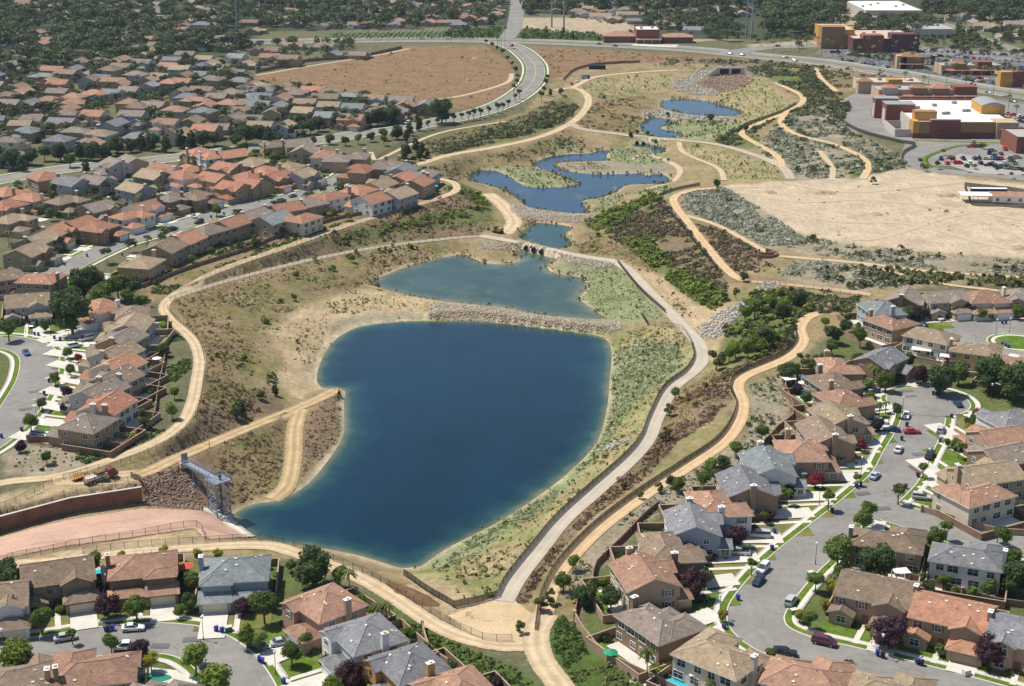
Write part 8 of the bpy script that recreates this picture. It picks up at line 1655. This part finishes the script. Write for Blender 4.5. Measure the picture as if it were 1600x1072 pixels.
for k in range(n_ + 1): x = 43.8 + 13.4 * k / n_; z = Hb + 4.82 + 1.9 * math.sin(math.pi * k / n_); V += [(x, 29.8, z), (x, 52.2, z)]
b_.add(V, [(2*k, 2*k+2, 2*k+3, 2*k+1) for k in range(n_)]); b_.add([(43.8,29.9,Hb+4.81)] + [V[2*k] for k in range(n_+1)] + [(57.2,29.9,Hb+4.81)], [tuple(range(n_+2, -1, -1))]); b_.obj('curved_roof', M['unit'], bb_)
def strip(nm, lab, px0, px1, py, depth, h, wall, roofm, towers=(), cols=False, cat='shop', z=0.0):
    a, e = at(px0, py, z), at(px1, py, z); d = e - a; L = d.length; t = thing(nm, lab, cat, tuple(a), math.atan2(d.y, d.x)); b_ = MB(); b_.box(0, L, 0, depth, 0, h); b_.obj('wall', wall, t); b_ = MB(); b_.box(.4, L - .4, .4, depth - .4, h + .005, h + .05); b_.obj('roof', roofm, t)
    b_ = MB(); b_.box(0, L, 0, .4, h + .001, h + .7); b_.box(0, L, depth - .4, depth, h + .001, h + .7); b_.box(0, .4, .41, depth - .41, h + .001, h + .7); b_.box(L - .4, L, .41, depth - .41, h + .001, h + .7); b_.obj('parapet', wall, t)
    n_ = max(2, int(L / 6)); wm_ = simple_mesh('shop_window', lambda q: q.box(-1.9, 1.9, -.06, .02, 0, 2.6), M['glass'])
    for k in range(n_): link('shop_window', wm_, t, ((k + .5) * L / n_, -.015, .3))
    if cols:
        cm_ = simple_mesh('shop_column', lambda q: q.box(-.4, .4, -.4, .4, 0, 3.4), SM['sand'])
        for k in range(n_ + 1): link('column', cm_, t, (k * L / n_, -2.6, 0))
        r_ = RB(); r_.shed(-.4, L + .4, -3.2, -.02, 3.42, 4.5); r_.obj('arcade_roof', [RM['terracotta'], M['cream']], t)
    for f, w_, hh, m_, rt in towers:
        b_ = MB(); b_.box(f * L - w_/2, f * L + w_/2, -.8, w_ * .7, .002, hh); b_.obj('tower_block', m_, t)
        if rt: r_ = RB(); r_.hip(f * L - w_/2, f * L + w_/2, -.8, w_ * .7, hh, .4, .6); r_.obj('tower_roof', [RM['terracotta'], M['cream']], t)
    for k in range(max(1, int(L / 9))): b_ = MB(); x = (k + .5) * L / max(1, int(L / 9)); y = depth * (.4 + .3 * ((k * 7) % 3) / 2); b_.box(x - 1.2, x + 1.2, y - 1, y + 1, h + .051, h + 1.5); b_.obj('roof_unit', M['unit'], t)
    return t
strip('shop_row', 'row of tiled shops behind the white-roofed superstore', 1372, 1522, 158, 20, 6.5, SM['sand'], M['roof_grey'], [(.12, 9, 8.5, SM['pale'], 1), (.42, 10, 8.5, SM['ochre'], 1), (.64, 11, 8.2, SM['ochre'], 1), (.9, 14, 9, SM['brick'], 0)], True)
strip('shop_row', 'pale shop row ending in a gold tower by the boulevard', 1345, 1440, 146, 24, 6.5, SM['pale'], M['roof_tan'], [(.06, 9, 8, SM['sand'], 1), (.55, 9, 9, SM['gold'], 0)])
strip('department_store', 'long maroon store with a tan roof beyond the palms', 1332, 1435, 82, 60, 10, SM['plum'], M['roof_tan'], [(.3, 16, 13, SM['maroon'], 0), (.75, 18, 14, SM['plum'], 0)])
strip('department_store', 'gold and brown block at the end of the long store', 1289, 1334, 76, 45, 14, SM['gold'], M['roof_tan'], [(.25, 18, 17, SM['ochre'], 0)])
strip('corner_shop', 'brown shop with a terracotta pyramid roof by the palms', 1404, 1442, 107, 16, 6.5, SM['brick'], M['roof_tan'], [(.55, 17, 8.5, SM['ochre'], 1), (.1, 7, 9, SM['sand'], 0)], True)
strip('arcade_shops', 'columned arcade shops beyond the boulevard', 1470, 1562, 117, 18, 6, SM['sand'], M['roof_grey'], [(.3, 10, 8, SM['ochre'], 1), (.72, 10, 9, SM['maroon'], 0)], True)
strip('corner_shop', 'red and sand shop at the edge of the boulevard', 1564, 1598, 136, 16, 8, SM['sand'], M['roof_tan'], [(.2, 8, 10, SM['gold'], 0), (.75, 8, 10, SM['maroon'], 0)])
strip('brown_store', 'dark brown store beside the corner car park', 1587, 1640, 240, 26, 8, SM['brick'], M['roof_grey'], [])
strip('warehouse', 'large white-roofed warehouse among far trees', 1352, 1440, 33, 90, 9, SM['pale'], M['roof_white'], [], False, 'warehouse')
strip('warehouse', 'long grey-roofed hall behind the shopping centre', 1428, 1488, 60, 40, 7, SM['pale'], M['roof_grey'], [], False, 'warehouse')
strip('low_hall', 'low flat hall in front of the white warehouse', 1372, 1415, 41, 25, 6, SM['pale'], M['roof_grey'], [], False, 'warehouse')
f_ = strip('fire_station', 'brick fire station with a pale flat roof by the boulevard', 994, 1030, 68, 26, 10.5, SM['brick'], M['roof_white'], [], True, 'fire station')
for nm, x0, x1, d0, d1, h in (('side_wing', -26, -.05, 4, 22, 5.5), ('side_wing', 22.5, 46, 2, 16, 5.0)):
    b_ = MB(); b_.box(x0, x1, d0, d1, 0, h); b_.obj(nm, SM['brick'], f_); r_ = RB(); r_.hip(x0, x1, d0, d1, h + .02, .3, .8); r_.obj('wing_roof', [RM['rusty'], M['cream']], f_)
struct(sheet('forecourt', [at(*p_) for p_ in ((985,72),(1056,74),(1060,70),(990,69))], M['concrete'], .09, 8))
# site yard with the long low building on the dirt lot
a = at(1551,318,0); t = thing('site_office', 'long white single-storey site building with a brown roof', 'site building', tuple(a), math.radians(-3)); b_ = MB(); b_.box(0,34,0,9,0,3.2); b_.obj('wall', M['white'], t); r_ = RB(); r_.gable(0,34,0,9,3.2,'x',.25,.3); r_.obj('roof', [RM['rusty'], M['cream']], t); [link('window', window_meshes(1.5,1.3)[2], t, (2 + 5 * k, -.01, 1.7)) for k in range(6)]
cp = at(1525,304,3); t = thing('yard_canopy', 'white open canopy beside the site building', 'canopy', (cp.x, cp.y, 0), math.radians(-3)); b_ = MB(); b_.box(-7,7,-4,4,3.2,3.4); b_.obj('roof', M['white'], t); pm = simple_mesh('canopy_post', lambda q: q.tube((0,0,0),(0,0,3.2),.1), M['steel']); [link('post', pm, t, (x, y, 0)) for x in (-6.5,0,6.5) for y in (-3.6,3.6)]
cp = at(1545,299,2); t = thing('storage_trailer', 'long dark blue storage trailer in the fenced yard', 'trailer', (cp.x, cp.y, 0), math.radians(-3)); b_ = MB(); b_.box(-8,8,-1.3,1.3,.9,3.4); b_.obj('box', M['navy'], t); b_ = MB(); b_.box(-8,8,-1.3,1.3,3.402,3.5); b_.obj('roof', M['white'], t); tm_ = simple_mesh('trailer_wheel', lambda q: q.tube((0,-.2,0),(0,.2,0),.45,None,10), M['tyre']); [link('wheel', tm_, t, (x, s_*1.0, .45)) for x in (-6.5,-5.2,5) for s_ in (-1,1)]
fence([(1600,302),(1582,299),(1560,297),(1520,293),(1507,292),(1512,305),(1520,321),(1560,323),(1610,327)], 2.0, 3.5, 'dark screened fence round the site yard', 'screen')
struct(sheet('yard_slab', [at(*p_) for p_ in ((1518,319),(1550,320),(1552,312),(1514,310))], M['concrete'], .08, 4))
ribbon('lot_road', smooth([at(*p_) for p_ in ((1300,165),(1320,180),(1380,205),(1425,222),(1425,240),(1430,258),(1480,268),(1640,282))], 4), -5, 5, M['asphalt'], .05)
ribbon('lot_verge', smooth([at(*p_) for p_ in ((1452,262),(1445,248),(1470,236),(1500,228),(1545,226))], 4), -1.6, 1.6, M['lawn'], .12, None, .12)
ribbon('lot_verge', smooth([at(*p_) for p_ in ((1428,219),(1480,221),(1580,224))], 4), -2, 2, M['lawn_dry'], .12, None, .12)
struct(sheet('pale_parking', [at(*p_) for p_ in ((1470,255),(1500,240),(1560,252),(1600,262),(1600,275),(1520,270))], M['car_park'], .07, 6))  # pale parking surface on the corner lot, nothing planted
# block walls behind the rows
def site_wall(pts, h, lab, mk):
    W_ = [hit(*p_) for p_ in pts]; t = thing('boundary_wall', lab, 'boundary wall', tuple(W_[0])); o_ = W_[0]; n_ = 0
    ln = smooth([tuple(p_) for p_ in W_], 4.0)
    for a, e in zip(ln[:-1], ln[1:]):
        a, e = Vector(a), Vector(e); u = (e - a); u.z = 0; u.normalize(); nn = Vector((-u.y, u.x, 0)) * .12; b_ = MB(); V = []
        za, ze = float(Hs(a.x, a.y)), float(Hs(e.x, e.y))
        for dz in (-.4, h): V += [Vector((a.x, a.y, za + dz)) - nn - o_, Vector((e.x, e.y, ze + dz)) - nn - o_, Vector((e.x, e.y, ze + dz)) + nn - o_, Vector((a.x, a.y, za + dz)) + nn - o_]
        b_.add(V, [(0,1,5,4),(1,2,6,5),(2,3,7,6),(3,0,4,7),(4,5,6,7)]); b_.obj('wall_panel', M[mk], t)
        if n_ % 3 == 0: b_ = MB(); p_ = Vector((a.x, a.y, za)) - o_; b_.box(p_.x-.3,p_.x+.3,p_.y-.3,p_.y+.3,p_.z-.3,p_.z+h+.25); b_.obj('pillar', M['block'], t)
        n_ += 1
for pts, h, lb, mk in [([(898,968),(910,990),(930,1015),(950,1032),(1025,1068),(1060,1085)], 1.8, 'tan block wall round the foot of the lakeside row', 'block'), ([(898,965),(902,945),(925,912),(932,885),(972,846),(1008,808),(1030,790)], 1.5, 'brown block wall behind the lower lakeside yards', 'block_brown'), ([(1170,712),(1200,690),(1215,672),(1238,655),(1240,642),(1228,610),(1220,588)], 1.5, 'brown block wall behind the upper lakeside yards', 'block_brown'),
 ([(44,691),(100,694),(190,702)], 1.9, 'rust-brown wall at the end of the left street row', 'block_brown'), ([(190,702),(215,680),(240,655),(246,620),(252,590),(258,560)], 1.5, 'brown wall behind the left street yards', 'block_brown'), ([(660,982),(672,1022),(700,1040)], 1.6, 'low wall beside the near trail planting', 'block'),
 ([(1440,800),(1480,812),(1520,825),(1560,835),(1640,838)], 1.6, 'tan wall along the side street', 'block'), ([(222,450),(295,421),(397,388),(425,375),(500,351),(537,341),(612,326),(660,303)], 1.5, 'low brown wall behind the middle row of gardens', 'block_brown'), ([(400,114),(430,108),(480,97),(560,90),(628,76)], 2.2, 'long maroon wall behind the brown field', 'block_brown'), ([(1505,870),(1400,900),(1560,945),(1600,950)][1:], 1.6, 'dark wall between the corner houses', 'block_brown')]: site_wall(pts, h, lb, mk)

flush_plants()
# ------------------------------------------------------------------ air
hz = MB(); hz.box(-1500, 1500, -300, 4200, -14.5, 152); ho = hz.obj('haze', nmat('haze_air')[0])
m = ho.data.materials[0]; n = m.node_tree; n.nodes.remove(n.nodes['Principled BSDF']); pv = N(n, 'ShaderNodeVolumePrincipled'); pv.inputs['Density'].default_value = HAZE_DENSITY; pv.inputs['Color'].default_value = (.68, .82, 1.0, 1); pv.inputs['Anisotropy'].default_value = .2
n.links.new(pv.outputs[0], n.nodes['Material Output'].inputs['Volume']); ho['kind'] = 'stuff'; ho['label'] = 'thin summer haze over the valley'; ho['category'] = 'haze'
# ------------------------------------------------------------------ labels that single things out
bpy.context.view_layer.update()
by = {}
for o, p_ in THINGS: by.setdefault(o['label'], []).append(o)
for lab, L in by.items():
    if len(L) == 1: continue
    P = [(o.matrix_world.translation, o) for o in L]; P = [(proj(q.x, q.y, q.z), o) for q, o in P]; ys = sorted(float(q[1]) for q, o in P); n_ = len(P)
    nb = 1 if n_ <= 6 else min(6, -(-n_ // 6)); bands = [[] for _ in range(nb)]
    for k, (q, o) in enumerate(sorted(P, key=lambda t: -float(t[0][1]))): bands[k * nb // n_].append((float(q[0]), o))
    BW = [''] if nb == 1 else ['nearest band', 'farthest band'] if nb == 2 else ['nearest band'] + ['second nearest band', 'third nearest band', 'fourth nearest band', 'fifth nearest band'][:nb - 2] + ['farthest band']
    for bw, bd in zip(BW, bands):
        for i, (_, o) in enumerate(sorted(bd, key=lambda t: t[0])):
            pos = f'{ordinal(i + 1)} of {len(bd)} from left' if len(bd) > 1 else ''
            extra = ', '.join(s_ for s_ in (bw, pos) if s_); wds = (lab + ', ' + extra).split(' ')
            if len(wds) > 16: extra = (bw.replace(' band', '') + ' ' if bw else '') + (f'{ordinal(i + 1)} from left' if len(bd) > 1 else '')
            o['label'] = lab + ', ' + extra.strip()
            if not o.get('group'): o['group'] = lab
print('objects', len(bpy.data.objects), 'max label', max(len(o['label'].split()) for o, _ in THINGS))
